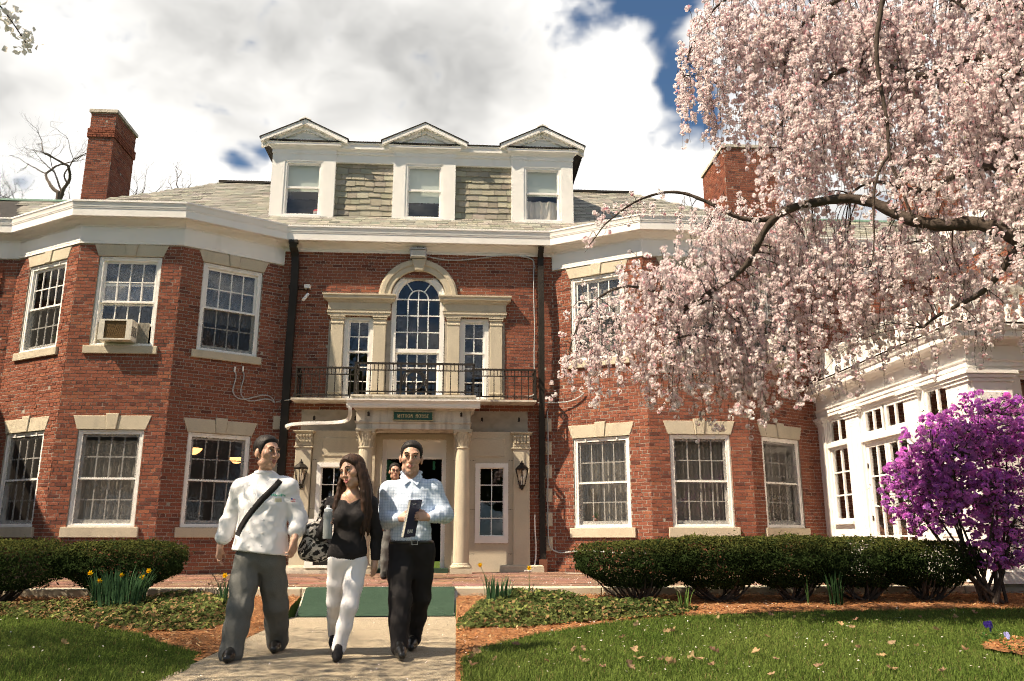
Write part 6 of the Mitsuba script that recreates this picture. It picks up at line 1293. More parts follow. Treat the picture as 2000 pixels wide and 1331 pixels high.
# ------------------------------------------------------------------ people: smooth distance-field bodies
def surface_nets(D, o, h):
    S = D < 0; nx, ny, nz = D.shape; acc = np.zeros((nx-1, ny-1, nz-1, 3), np.float32); cnt = np.zeros((nx-1, ny-1, nz-1), np.float32)
    for ax in range(3):
        lo = [slice(None)]*3; hi = [slice(None)]*3; lo[ax] = slice(0, -1); hi[ax] = slice(1, None)
        a, b = D[tuple(lo)], D[tuple(hi)]; ch = (a < 0) != (b < 0); I = np.argwhere(ch); t = a[ch]/(a[ch]-b[ch]); P = I.astype(np.float32); P[:, ax] += t
        o1, o2 = [q for q in range(3) if q != ax]
        for d1 in (0, -1):
            for d2 in (0, -1):
                J = I.copy(); J[:, o1] += d1; J[:, o2] += d2; ok = (J >= 0).all(1) & (J[:, 0] < nx-1) & (J[:, 1] < ny-1) & (J[:, 2] < nz-1)
                np.add.at(acc, tuple(J[ok].T), P[ok]); np.add.at(cnt, tuple(J[ok].T), 1)
    m = cnt > 0; idx = np.full(m.shape, -1, np.int64); idx[m] = np.arange(m.sum()); V = acc[m]/cnt[m][:, None]*h+o; F = []
    for ax in range(3):
        lo = [slice(None)]*3; hi = [slice(None)]*3; lo[ax] = slice(0, -1); hi[ax] = slice(1, None); a, b = D[tuple(lo)], D[tuple(hi)]
        I = np.argwhere((a < 0) != (b < 0)); o1, o2 = (ax+1) % 3, (ax+2) % 3; I = I[(I[:, o1] > 0) & (I[:, o2] > 0) & (I[:, o1] < D.shape[o1]-1) & (I[:, o2] < D.shape[o2]-1)]
        def g(d1, d2): J = I.copy(); J[:, o1] += d1; J[:, o2] += d2; return idx[tuple(J.T)]
        q = np.stack([g(-1, -1), g(0, -1), g(0, 0), g(-1, 0)], 1); fl = ~(a[tuple(I.T)] < 0); q[fl] = q[fl][:, ::-1]; F.append(q[:, [0, 1, 2]]); F.append(q[:, [0, 2, 3]])
    return V, np.vstack(F)


def relax(v, f, h, it=3):
    from scipy.sparse import coo_matrix
    n = len(v); e = np.vstack([f[:, [0, 1]], f[:, [1, 2]], f[:, [2, 0]]]); e = np.vstack([e, e[:, ::-1]]); W = coo_matrix((np.ones(len(e)), (e[:, 0], e[:, 1])), shape=(n, n)).tocsr(); d = np.maximum(np.asarray(W.sum(1)), 1); q = v.astype(float)
    for _ in range(it): q = q+np.clip((W@q)/d-q, -.4*h, .4*h)*.5
    return trimesh.Trimesh(q, f, process=False)


class SDF:
    def __init__(self): self.p = []
    def cone(self, a, b, ra, rb, k=.02):
        a, b = np.asarray(a, float), np.asarray(b, float); ab = b-a; L = max(ab@ab, 1e-9)
        def fn(P): t = np.clip(((P-a)@ab)/L, 0, 1); return np.linalg.norm(P-a-t[..., None]*ab, axis=-1)-(ra+(rb-ra)*t)
        r = max(ra, rb); self.p.append((fn, np.minimum(a, b)-r, np.maximum(a, b)+r, k, 1)); return self
    def chain(self, pts, rs, k=.02):
        for a, b, ra, rb in zip(pts, pts[1:], rs, rs[1:]): self.cone(a, b, ra, rb, k)
        return self
    def ell(self, c, r, k=.02, R=None, sign=1):
        c, r = np.asarray(c, float), np.asarray(r, float)
        def fn(P):
            q = (P-c) if R is None else (P-c)@R
            k0 = np.linalg.norm(q/r, axis=-1); k1 = np.linalg.norm(q/(r*r), axis=-1); return k0*(k0-1)/np.maximum(k1, 1e-9)
        m = r.max() if R is not None else r; self.p.append((fn, c-m, c+m, k, sign)); return self
    def cut(self, p0, n): n = np.asarray(n, float)/np.linalg.norm(n); p0 = np.asarray(p0, float); self.p.append((lambda P: -((P-p0)@n), None, None, 0, 0)); return self   # keeps the side n points to
    def minus_cone(self, a, b, ra, rb, k=.012): self.cone(a, b, ra, rb, k); q = self.p[-1]; self.p[-1] = (*q[:4], -1); return self
    def noise(self, amp, fr, seed=0): self.p.append((lambda P: amp*(meshkit.fbm(P*np.asarray(fr, float), 3, seed)-.5), None, None, 0, 2)); return self
    def folds(self, amp, fr, seed=0): self.p.append((lambda P: amp*(np.abs(2*meshkit.fbm(P*np.asarray(fr, float)+.6*meshkit.noise(P*9.0, seed)[..., None], 2, seed)-1)*2-.5), None, None, 0, 2)); return self
    def at(self, P):
        D = np.full(P.shape[:-1], 1.0)
        for fn, lo, hi, k, s in self.p:
            d = fn(P)
            if s == 1: hh = np.clip(.5+.5*(D-d)/k, 0, 1); D = D*(1-hh)+d*hh-k*hh*(1-hh)
            elif s == -1: D = np.maximum(D, -d)
            elif s == 0: D = np.maximum(D, d)
            else: D = D+d
        return D
    def build(self, h=.0075):
        los = [p[1] for p in self.p if p[4] == 1]; his = [p[2] for p in self.p if p[4] == 1]; lo = np.min(los, 0)-.03; hi = np.max(his, 0)+.03
        n = np.ceil((hi-lo)/h).astype(int)+1; D = np.full(n, 1.0)
        ax = [lo[i]+np.arange(n[i])*h for i in range(3)]
        for fn, l, u, k, s in self.p:
            if l is None:
                near = np.abs(D) < .06 if s == 2 else np.ones(n, bool); I = np.argwhere(near); P = lo+I*h; d = fn(P)
                D[near] = np.maximum(D[near], d) if s == 0 else D[near]+d; continue
            a = np.maximum(np.floor((l-.05-lo)/h).astype(int), 0); b = np.minimum(np.ceil((u+.05-lo)/h).astype(int)+1, n); sl = tuple(slice(x, y) for x, y in zip(a, b))
            P = np.stack(np.meshgrid(*[ax[i][a[i]:b[i]] for i in range(3)], indexing='ij'), -1); d = fn(P); E = D[sl]
            if s == 1: hh = np.clip(.5+.5*(E-d)/k, 0, 1); D[sl] = E*(1-hh)+d*hh-k*hh*(1-hh)
            else: D[sl] = np.maximum(E, -d)
        v, f = surface_nets(D, lo, h); return relax(v, f, h)
def put(key, m, bsdf, col=None): scene[key] = mikit.ply(m, bsdf, smooth=True, color=None if col is None else np.tile(col, (len(m.vertices), 1))); return key
def rot(yaw, pitch=0, roll=0): return trimesh.transformations.euler_matrix(pitch, roll, yaw, 'sxyz')[:3, :3]


def head(S, c, s, R, female=False):
    """adds a head to the body field; local frame: face towards -y, z up, units for a 0.24 m head times s"""
    def L(*p): return np.asarray(c)+R@(np.array(p)*s)
    def e(p, r, k=.015, sign=1): S.ell(L(*p), np.array(r)*s, k*s, R, sign)
    j = .92 if female else 1.0
    e((0, .014, .036), (.075, .094, .086)); e((0, -.022, -.045), (.058*j, .066, .066)); e((0, -.064*j, -.092), (.026*j, .026, .024)); 
    for x in (-1, 1): e((x*.043, -.050, -.012), (.029, .034, .030)); e((x*.045*j, -.012, -.075), (.020, .040, .028)); e((x*.079, .012, -.008), (.011, .022, .034), .006)
    S.cone(L(-.042, -.076, .034), L(.042, -.076, .034), .0115*s, .0115*s, .014*s)
    for x in (-1, 1): S.ell(L(x*.032, -.1075, .011), np.array((.017, .019, .011))*s, .01, R, -1)
    S.cone(L(0, -.088, .024), L(0, -.107, -.024), .008*s, .0115*s, .012*s)
    for x in (-1, 1): S.ell(L(x*.011, -.096, -.029), np.array((.010, .011, .008))*s, .006*s, R)
    S.cone(L(-.020, -.085, -.060), L(.020, -.085, -.060), .010*s, .010*s, .010*s)
    return L


def face_parts(P, L, R, s, lipcol, open_mouth=0.0, brow=.0042):
    mb = MB()
    for x in (-1, 1):
        m = trimesh.creation.icosphere(2, .0110*s); m.vertices = m.vertices+L(x*.032, -.0838, .011); c = np.tile([.62, .58, .54], (len(m.vertices), 1)); q = (m.vertices-L(x*.032, -.0838, .011))@R
        c[(q[:, 1] < -.0060*s) & (np.hypot(q[:, 0], q[:, 2]) < .0080*s)] = (.02, .012, .008); put_k = numbered(P+'__eye'); scene[put_k] = mikit.ply(m, 'eye_bsdf', smooth=True, color=c)
        b = MB(); b.tube(spline([L(x*.014, -.094, .030), L(x*.032, -.097, .0385), L(x*.052, -.083, .032)], 9), np.array([.6, .9, 1, 1, 1, 1, .9, .7, .4])*brow*s, 6); b.build(numbered(P+'__eyebrow'), 'hair_bsdf')
        b = MB(); b.tube(spline([L(x*.019, -.0905, .0155), L(x*.032, -.0955, .0185), L(x*.045, -.0875, .0145)], 8), .0026*s, 5); b.build(numbered(P+'__eyelash'), 'hair_bsdf')
    S = SDF(); w = .024+.5*open_mouth; cu = .45*open_mouth
    S.chain([L(-w, -.0825, -.0595+cu), L(-.010, -.094, -.0555), L(0, -.0945, -.0575), L(.010, -.094, -.0555), L(w, -.0825, -.0595+cu)], [.0025*s, .0055*s, .005*s, .0055*s, .0025*s], .004)
    S.chain([L(-w*.9, -.083, -.0625+cu), L(0, -.0935, -.068-open_mouth*.3), L(w*.9, -.083, -.0625+cu)], [.003*s, .0075*s, .003*s], .004); put(P+'__lips', S.build(.0026), 'tint_bsdf', lipcol)
    b = MB(); b.tube(spline([L(-w*.8, -.0835, -.0607+cu*.8), L(0, -.0962, -.0622), L(w*.8, -.0835, -.0607+cu*.8)], 8), (.0016+.055*open_mouth)*s, 5, (.05, .015, .012) if not open_mouth else (.62, .58, .52)); b.build(P+'__mouth', 'matte_bsdf')


def hand(S, wr, d, n, s=1.0, curl=(.35, .4, .45, .5), thumb=.5, side=1):
    """five-fingered hand: wr wrist, d towards the knuckles, n back-of-hand normal, side = +1 when the thumb lies towards d x n"""
    d = np.asarray(d, float)/np.linalg.norm(d); n = np.asarray(n, float); n = n-(n@d)*d; n /= np.linalg.norm(n); x = np.cross(d, n)*side; wr = np.asarray(wr, float)
    K = []
    for i, (u, l) in enumerate(((.030, .092), (.010, .096), (-.010, .092), (-.029, .084))): K.append(wr+(d*l+x*u)*s)
    for q, r in zip(K, (.0135, .0135, .013, .012)): S.cone(wr+x*(.4*((q-wr)@x)), q, .019*s, r*s, .010)
    S.cone(wr, wr+d*.05*s, .021*s, .022*s, .012)
    for q, l, c, r in zip(K, (.072, .080, .074, .058), curl, (.0090, .0092, .0088, .0078)):
        p = q; a = c*.8
        for m, f in enumerate((.46, .30, .24)): e = p+(d*math.cos(a)-n*math.sin(a))*l*f*s; S.cone(p, e, r*(1-.08*m)*s, r*(.93-.08*m)*s, .003); p = e; a += c*(1.15-.2*m)
    b = wr+(d*.028+x*.022)*s; t1 = b+(d*.62+x*.70-n*thumb*.5)*.042*s; t2 = t1+(d*.80+x*.30-n*thumb)*.032*s/1.1; t3 = t2+(d*.92-x*.10-n*thumb)*.026*s/1.2; S.chain([b, t1, t2, t3], [.0155*s, .0118*s, .0105*s, .0085*s], .005)


def shoe(S, an, toe, z, r=.040, k=.02):
    an, toe = np.asarray(an, float), np.asarray(toe, float); d = toe-an; dd = d.copy(); dd[2] = 0; L = np.linalg.norm(dd); u = dd/L
    heel = an-u*.035; heel[2] = an[2]-.050; ball = an+d*.62; ball[2] = an[2]+(toe[2]-an[2])*.62-.012; S.cone(heel, ball, r*.95, r*1.12, k); S.cone(ball, toe, r*1.12, r*.82, k); S.cone(an+[0, 0, .02], ball+[0, 0, .005], r*1.0, r*.8, k)


def A(*v): return np.array(v, float)
def eul(R0, p): return p


# ---- the chef
P = 'person'; say(P, 'man in white chef jacket and grey trousers with a black shoulder strap, leftmost walker', 'person', 'people walking out of the house')
J = dict(head=A(-.742, -9.66, 1.333), neck=A(-.755, -9.63, 1.185), shR=A(-.945, -9.61, 1.035), shL=A(-.548, -9.65, 1.042), elR=A(-1.048, -9.55, .755), wrR=A(-1.092, -9.57, .565), elL=A(-.445, -9.63, .785), wrL=A(-.450, -9.75, .620), chest=A(-.742, -9.65, .90), waist=A(-.745, -9.65, .66), pel=A(-.742, -9.64, .50),
         hipR=A(-.838, -9.65, .44), hipL=A(-.648, -9.63, .44), knR=A(-.850, -9.75, .085), anR=A(-.880, -9.78, -.215), toeR=A(-.862, -9.98, -.262), knL=A(-.620, -9.49, .085), anL=A(-.640, -9.24, -.205), toeL=A(-.622, -9.45, -.262))
def bare_body(S, J, g=1.0):
    S.ell(J['chest'], A(.150, .105, .18)*g, .04); S.ell(J['waist'], A(.125, .095, .15)*g, .04); S.ell(J['pel'], A(.145, .105, .11)*g, .04); S.cone(J['shR'], J['shL'], .052*g, .052*g, .04)
    S.cone(J['neck']-[0, 0, .05], J['head']+[0, .01, -.05], .056*g, .053*g, .03); S.cone(J['neck']-[0, -.01, .06], J['shR'], .05*g, .045*g, .04); S.cone(J['neck']-[0, -.01, .06], J['shL'], .05*g, .045*g, .04)
    for s in 'RL': S.chain([J['sh'+s], J['el'+s], J['wr'+s]], [.048*g, .038*g, .0265*g], .02); S.chain([J['hip'+s], J['kn'+s], J['an'+s]], [.078*g, .055*g, .036*g], .03); S.cone(J['an'+s], J['toe'+s], .033*g, .026*g, .02)
S = SDF(); bare_body(S, J); hs = 1.16; HR = rot(math.radians(52), 0, math.radians(4)); L = head(S, J['head'], hs, HR)
hand(S, J['wrR'], (-.05, -.05, -1), (-.9, .3, .1), 1.0, (.35, .42, .5, .55), .4, 1); hand(S, J['wrL'], (-.10, -.18, -1), (.8, -.5, .1), 1.0, (.5, .55, .6, .65), .5, -1)
put(P+'__body', S.build(.0058), 'skin_bsdf'); face_parts(P, L, HR, hs, (.30, .10, .08), .013)
def hair_cap(S, c, R, s, line, thick, seed, k=.01, xk=.10):
    """hair that thins out to nothing along the hairline (line: y, z pairs in the head frame)"""
    ly, lz = np.array(line).T; ce, r = np.array((0, .015, .037)), np.array((.0765, .0955, .0875))
    def fn(P):
        q = ((P-c)@R)/s; e = (q-ce)/r; k0 = np.linalg.norm(e, axis=-1); k1 = np.linalg.norm((q-ce)/(r*r), axis=-1); d = k0*(k0-1)/np.maximum(k1, 1e-9)
        ab = q[..., 2]-np.interp(q[..., 1], ly, lz)+.010*(meshkit.noise(q*190, seed)-.5)-xk*np.abs(q[..., 0])*np.clip((-.03-q[..., 1])/.03, 0, 1)
        t = np.clip(ab/.020, -1, 1)*thick*(.75+.5*np.clip((q[..., 2]-.05)/.06, -.5, 1)); t = t+.0035*(meshkit.fbm(q*np.array([140, 140, 60]), 2, seed)-.5)
        return (d-t)*s
    m = .14*s; S.p.append((fn, np.asarray(c)-m, np.asarray(c)+m, k, 1)); return S
MEN = [(-.12, .088), (-.088, .088), (-.066, .080), (-.045, .058), (-.030, .018), (-.020, -.018), (-.008, -.022), (.004, .020), (.030, .024), (.042, -.030), (.075, -.062), (.13, -.068)]
def short_hair(P, L, R, c, s, thick=.0125, front=.074, z0=.0):
    S = SDF(); hair_cap(S, np.asarray(c), R, s, [(y, z+(front-.074)*(y < -.05)) for y, z in MEN], thick, len(P)); put(P+'__hair', S.build(.0048), 'dark_hair_bsdf')
short_hair(P, L, HR, J['head'], hs)
S = SDF(); S.ell((-.742, -9.65, .90), (.205, .145, .215), .05); S.ell((-.742, -9.65, .68), (.208, .155, .22), .06); S.ell((-.742, -9.645, .52), (.235, .175, .19), .06); S.cone(J['shR'], J['shL'], .078, .078, .05)
S.cone(J['neck']-[0, -.01, .055], J['shR']+[0, 0, .01], .072, .066, .05); S.cone(J['neck']-[0, -.01, .055], J['shL']+[0, 0, .01], .072, .066, .05)
S.chain([J['shR'], J['elR'], J['elR']*.45+J['wrR']*.55], [.074, .067, .072], .035); S.chain([J['shL'], J['elL'], J['elL']*.5+J['wrL']*.5], [.074, .067, .070], .035)
S.cut((0, 0, .445), (.10, 0, 1)); S.cut(J['neck']+[0, -.02, .035], (0, .15, -1)); S.noise(.014, (6, 6, 8), 3); S.folds(.0085, (10, 10, 8), 5); jk = S; put(P+'__jacket', S.build(.0075), 'jacket_bsdf')
def front_y(S, x, z, y0=-10.2, y1=-9.3):
    y = np.linspace(y0, y1, 400); d = S.at(np.stack([np.full(400, x), y, np.full(400, z)], -1)); i = np.argmax(d < 0); return y[i] if (d < 0).any() else y1-.25
def patch(S, x0, x1, z0, z1, off, n=6):
    xs, zs = np.linspace(x0, x1, n), np.linspace(z0, z1, n); v = np.array([[x, front_y(S, x, z)-off, z] for z in zs for x in xs]); f = [t for i in range(n-1) for j in range(n-1) for t in ([i*n+j, i*n+j+1, i*n+n+j+1], [i*n+j, i*n+n+j+1, i*n+n+j])]; return v, f
def band(S, pts, w, off, key, bsdf, m=26):
    p = spline([(x, 0, z) for x, z in pts], m); t = np.gradient(p, axis=0); t /= np.linalg.norm(t, axis=1, keepdims=True); s = np.stack([-t[:, 2], 0*t[:, 0], t[:, 0]], 1); v = []
    for k in range(-2, 3): v += [[q[0], front_y(S, q[0], q[2])-off*(1 if abs(k) < 2 else .1), q[2]] for q in p+s*w*k/4]
    v = np.array(v); ys = v[:, 1].reshape(5, m); ys[:] = np.minimum(ys, np.median(ys, 0)[None]+.02); v[:, 1] = ys.ravel()
    f = [q for b in range(4) for i in range(m-1) for q in ([b*m+i, b*m+i+1, b*m+m+i+1], [b*m+i, b*m+m+i+1, b*m+m+i])]; scene[key] = mikit.ply(trimesh.Trimesh(v, f, process=False), bsdf, smooth=True)
band(jk, [(-.600, 1.105), (-.66, 1.02), (-.76, .90), (-.85, .78), (-.915, .655)], .052, .012, P+'__strap', 'black_cloth_bsdf')
S = SDF(); c = J['neck']+[0, .005, -.005]
for g in np.linspace(0, 2*math.pi, 17)[:-1]: S.cone(c+[.070*math.cos(g), .066*math.sin(g), -.012], c+[.070*math.cos(g+.4), .066*math.sin(g+.4), -.012], .020, .020, .01)
put(P+'__collar', S.build(.007), 'jacket_bsdf')
v, f = patch(jk, -.625, -.575, .925, .955, .006); MB().add(v, f, (.60, .58, .42)).build(P+'__name_badge', 'matte_bsdf')
mb = MB(); rg = np.random.default_rng(5)
for i in range(9): x = -.655+i*.012; v, f = patch(jk, x, x+.008, .972+.004*math.sin(i*2), .988+.006*math.sin(i*1.3), .005, 2); mb.add(v, f, (.10, .36, .28))
mb.build(P+'__embroidery', 'matte_bsdf')
mb = MB()
for i in range(4): v, f = patch(jk, -.505, -.470, .93+i*.007, .9355+i*.007, .006, 3); mb.add(v, f, (.42, .08, .10) if i % 2 == 0 else (.62, .60, .62))
v, f = patch(jk, -.505, -.490, .944, .958, .0075, 3); mb.add(v, f, (.06, .08, .25)); mb.build(P+'__sleeve_flag', 'matte_bsdf')
for i in range(5):
    for x in (-.80, -.70): z = .99-i*.105; MB().mesh(m3.Manifold.sphere(.009, 8).scale([1, .5, 1]).translate([x, front_y(jk, x, z)-.002, z])).build(numbered(P+'__button'), 'jacket_bsdf')
def trousers(P, J, r0, r1, r2, r3, bsdf, pel, amp=.022, seed=7, cutz=None, k=.04, sole=.03):
    S = SDF(); S.ell(J['pel'], pel, .05)
    for s in 'RL':
        a, b, c = J['hip'+s], J['kn'+s], J['an'+s]; e = c+(c-b)/np.linalg.norm(c-b)*sole; S.chain([a, a*.5+b*.5, b, b*.5+c*.5, e], [r0, (r0+r1)/2, r1, r2, r3], k)
    S.noise(amp*.6, (7, 7, 6), seed); S.folds(amp*.42, (15, 15, 5), seed+1)
    if cutz: S.cut((0, 0, cutz), (0, 0, -1))
    put(P+'__trousers', S.build(.0072), bsdf); return S
trousers(P, J, .112, .096, .092, .092, 'grey_cloth_bsdf', (.190, .140, .14))
def shoes(P, J, r=.041, bsdf='gloss_black_bsdf', name='shoe', z=-.298):
    for s in 'RL':
        S = SDF(); shoe(S, J['an'+s], J['toe'+s], z, r); zl = min(J['an'+s][2]-.085, J['toe'+s][2]-.036); lo = max(z, zl); d = J['toe'+s]-J['an'+s]; S.cut(A(0, 0, 0)+J['toe'+s]+[0, 0, -.034], np.cross(np.cross(A(d[0], d[1], d[2]+.045), A(0, 0, 1)), A(d[0], d[1], d[2]+.045)))
        put(numbered(f'{P}__{name}'), S.build(.0062), bsdf)
shoes(P, J)

# ---- the woman
P = 'person_001'; say(P, 'woman with long brown hair in black sweater and white jeans holding a water bottle', 'person', 'people walking out of the house')
J = dict(head=A(.002, -9.77, 1.168), neck=A(.012, -9.75, 1.025), shR=A(-.150, -9.72, .905), shL=A(.150, -9.75, .910), elR=A(-.239, -9.65, .665), wrR=A(-.170, -9.885, .735), elL=A(.208, -9.69, .672), wrL=A(.211, -9.72, .468), chest=A(.0, -9.75, .80), waist=A(-.008, -9.75, .62), pel=A(-.014, -9.75, .485), hipR=A(-.082, -9.74, .43), hipL=A(.068, -9.75, .43), knL=A(.035, -9.86, .105), anL=A(-.036, -9.82, -.195), toeL=A(-.031, -10.01, -.268), knR=A(-.118, -9.63, .128), anR=A(-.150, -9.29, -.145), toeR=A(-.142, -9.42, -.245))
S = SDF(); bare_body(S, J, .90); hs = 1.12; HR = rot(math.radians(-34), math.radians(6), math.radians(-14)); L = head(S, J['head'], hs, HR, True); S.ell((-.006, -9.770, .850), (.115, .074, .10), .03); S.ell((.004, -9.768, .945), (.11, .064, .075), .03)
bot = A(-.152, -9.972, .752); bdir = A(.02, 0, -.248); hand(S, J['wrR'], (.05, -.9, .12), (-.9, -.25, .25), .90, (.75, .8, .85, .9), .75, -1); hand(S, J['wrL'], (.02, -.08, -1), (.9, -.3, .1), .90, (.3, .35, .4, .45), .4, -1)
put(P+'__body', S.build(.0055), 'skin_bsdf'); face_parts(P, L, HR, hs, (.38, .11, .11), .014, .0042)
S = SDF(); S.ell(J['chest']+[0, 0, .02], (.152, .112, .17), .05); S.ell((-.062, -9.825, .80), (.068, .060, .070), .04); S.ell((.062, -9.825, .80), (.068, .060, .070), .04); S.ell(J['waist'], (.138, .108, .16), .05); S.ell((-.012, -9.75, .515), (.160, .122, .11), .05); S.cone(J['shR'], J['shL'], .060, .060, .05)
S.cone(J['neck']-[0, -.01, .07], J['shR'], .05, .056, .05); S.cone(J['neck']-[0, -.01, .07], J['shL'], .05, .056, .05); S.chain([J['shR'], J['elR'], J['wrR']*.9+J['elR']*.1], [.061, .050, .038], .03); S.chain([J['shL'], J['elL'], J['wrL']*.97+J['elL']*.03], [.061, .050, .040], .03)
S.minus_cone((-.014, -9.885, .880), (.008, -9.815, 1.03), .010, .085); S.minus_cone((.012, -9.75, .99), (.012, -9.75, 1.12), .080, .10); S.cut((0, 0, .455), (0, 0, 1)); S.noise(.010, (8, 8, 12), 9); S.folds(.005, (10, 10, 10), 10); put(P+'__sweater', S.build(.0068), 'black_cloth_bsdf'); sw = S
trousers(P, J, .088, .064, .058, .058, 'white_cloth_bsdf', (.150, .112, .11), .012, 17, k=.03, sole=.012)
shoes(P, J, .034, 'black_cloth_bsdf', 'flat_shoe')
# hair: parted cap and many long falling locks
hp = SDF(); hair_cap(hp, np.asarray(J['head']), HR, hs, [(-.12, .104), (-.085, .100), (-.062, .084), (-.040, .045), (-.020, -.03), (.03, -.09), (.13, -.10)], .016, 7, xk=-.55)
rg = np.random.default_rng(19)
for k_ in range(26):
    g = rg.uniform(-.35, 1.0); x, y = (.080*math.cos(g*1.57), .015+.080*math.sin(g*1.57)); st = L(x, y, rg.uniform(-.02, .06)); en = A(.075+.10*rg.random(), -9.745-.10*rg.random(), rg.uniform(.62, .80)); m_ = A(st[0]*.35+en[0]*.65+.018, st[1]*.5+en[1]*.5-.012, rg.uniform(.92, .98)); n_ = 9; hp.chain(spline([st, st*.62+m_*.38+[.010, 0, 0], m_, en], n_)+rg.normal(0, .0025, (n_, 3)), np.array([.014, .020, .022, .022, .021, .019, .016, .011, .004])*rg.uniform(.8, 1.15), .012)
for k_ in range(15):
    g = rg.uniform(-.30, .9); x, y = (-.080*math.cos(g*1.57), .010+.080*math.sin(g*1.57)); st = L(x, y, rg.uniform(-.01, .05)); en = A(-.075-.075*rg.random(), -9.765-.07*rg.random(), rg.uniform(.74, .86)); n_ = 8; hp.chain(spline([st, st*.5+en*.5+[-.020, -.012, .02], en], n_)+rg.normal(0, .0025, (n_, 3)), np.array([.013, .018, .020, .020, .018, .015, .010, .004])*rg.uniform(.8, 1.15), .012)
hp.noise(.010, (110, 110, 7), 3); put(P+'__hair', hp.build(.0052), 'hair_bsdf')
WBt = 'water_bottle'; say(WBt, 'clear grey plastic water bottle with a squeeze cap in the hand of the woman', 'bottle')
Rb = trimesh.geometry.align_vectors([0, 0, 1], A(-.02, .0, 1))[:3, :3]; v, f = lathe([(.001, -.125), (.034, -.125), (.037, -.118), (.037, .02), (.0345, .03), (.037, .04), (.037, .075), (.030, .090), (.001, .09)], 20); scene[WBt] = mikit.ply(trimesh.Trimesh(v@Rb.T+bot, f, process=False), 'bottle_bsdf', smooth=35)
v, f = lathe([(.001, .088), (.033, .088), (.034, .108), (.020, .115), (.014, .120), (.013, .138), (.001, .14)], 16); MB().add(v@Rb.T+bot, f, (.70, .72, .74)).build(WBt+'__cap', 'tint_bsdf')
HB = 'hand_bag'; say(HB, 'black and pale patterned cloth bag hanging at the elbow of the woman', 'bag'); S = SDF(); S.ell((-.305, -9.62, .62), (.105, .07, .15), .04); S.ell((-.335, -9.62, .545), (.115, .075, .10), .04); S.ell((-.275, -9.61, .515), (.12, .07, .085), .04); S.noise(.05, (9, 9, 7), 6); put(HB, S.build(.008), 'bag_bsdf')
mb = MB(); mb.tube(spline([(-.30, -9.66, .74), (-.27, -9.64, .86), (-.20, -9.66, .965), (-.165, -9.62, .95), (-.23, -9.56, .82), (-.30, -9.58, .72)], 24), .010, 6); mb.build(HB+'__strap', 'bag_bsdf')
NK = P+'__necklace'; mb = MB(); mb.tube(spline([(-.055, -9.80, 1.0), (-.02, -9.846, .95), (.002, -9.855, .935), (.03, -9.846, .955), (.07, -9.795, 1.0)], 20), .0022, 4, (.55, .42, .2)); mb.build(NK, 'tint_bsdf')

# ---- the man in the checked shirt
P = 'person_002'; say(P, 'man in light blue checked shirt and black trousers carrying a notebook, rightmost walker', 'person', 'people walking out of the house')
J = dict(head=A(.475, -9.57, 1.307), neck=A(.480, -9.54, 1.155), shR=A(.298, -9.53, 1.035), shL=A(.668, -9.53, 1.045), elR=A(.272, -9.51, .785), wrR=A(.395, -9.75, .792), elL=A(.775, -9.53, .830), wrL=A(.650, -9.775, .800), chest=A(.485, -9.55, .90), waist=A(.490, -9.55, .70), pel=A(.497, -9.55, .595), hipR=A(.412, -9.55, .535), hipL=A(.592, -9.54, .535), knR=A(.422, -9.70, .15), anR=A(.428, -9.76, -.185), toeR=A(.470, -9.98, -.250), knL=A(.570, -9.43, .15), anL=A(.518, -9.19, -.190), toeL=A(.507, -9.40, -.262))
S = SDF(); bare_body(S, J, 1.0); hs = 1.16; HR = rot(math.radians(2), math.radians(3), math.radians(3)); L = head(S, J['head'], hs, HR)
hand(S, J['wrR'], (.80, -.50, .12), (-.35, -.75, .25), 1.0, (.55, .6, .65, .7), .5, -1); hand(S, J['wrL'], (-.86, -.40, .10), (.25, -.9, .25), 1.0, (.35, .38, .42, .45), .45, 1)
put(P+'__body', S.build(.0058), 'skin_bsdf'); face_parts(P, L, HR, hs, (.36, .14, .12), .0); short_hair(P, L, HR, J['head'], hs, .0115, .074)
S = SDF(); S.ell(J['chest'], (.192, .132, .20), .05); S.ell(J['waist'], (.172, .130, .17), .05); S.ell((.495, -9.55, .62), (.172, .135, .12), .05); S.cone(J['shR'], J['shL'], .072, .072, .05); S.cone(J['neck']-[0, -.01, .065], J['shR'], .072, .064, .05); S.cone(J['neck']-[0, -.01, .065], J['shL'], .072, .064, .05)
S.chain([J['shR'], J['elR'], J['wrR']*.93+J['elR']*.07], [.080, .074, .043], .03); S.chain([J['shL'], J['elL'], J['wrL']*.93+J['elL']*.07], [.080, .074, .043], .03); S.cut(J['neck']+[0, 0, .012], (0, .25, -1)); S.cut((0, 0, .585), (0, 0, 1)); S.noise(.018, (7, 7, 8), 13); S.folds(.0085, (11, 11, 9), 15); put(P+'__shirt', S.build(.0072), 'check_cloth_bsdf'); sh3 = S
mb = MB(); c = J['neck']+[0, -.005, .0]
for s in (-1, 1):
    q = np.array([c+[s*.005, -.074, -.045], c+[s*.075, -.035, .030], c+[s*.098, -.045, -.008], c+[s*.055, -.102, -.085]]); n_ = np.array([0, -.008, .002]); mb.add(np.vstack([q, q+n_]), [[0, 1, 2], [0, 2, 3], [4, 5, 6], [4, 6, 7], [3, 2, 6], [3, 6, 7], [0, 3, 7], [0, 7, 4]])
    mb.tube(spline([c+[s*.075, -.035, .028], c+[s*.078, .03, .038], c+[0, .068, .040]], 10), .014, 6)
mb.build(P+'__collar', 'check_cloth_bsdf')
band(sh3, [(.487, 1.06), (.487, .9), (.492, .75), (.495, .61)], .030, .004, P+'__placket', 'check_cloth_bsdf'); v, f = patch(sh3, .545, .630, .895, .985, .004, 6); MB().add(v, f).build(P+'__pocket', 'check_cloth_bsdf')
trousers(P, J, .108, .090, .078, .070, 'black_cloth_bsdf', (.180, .138, .13), .022, 27, cutz=.605)
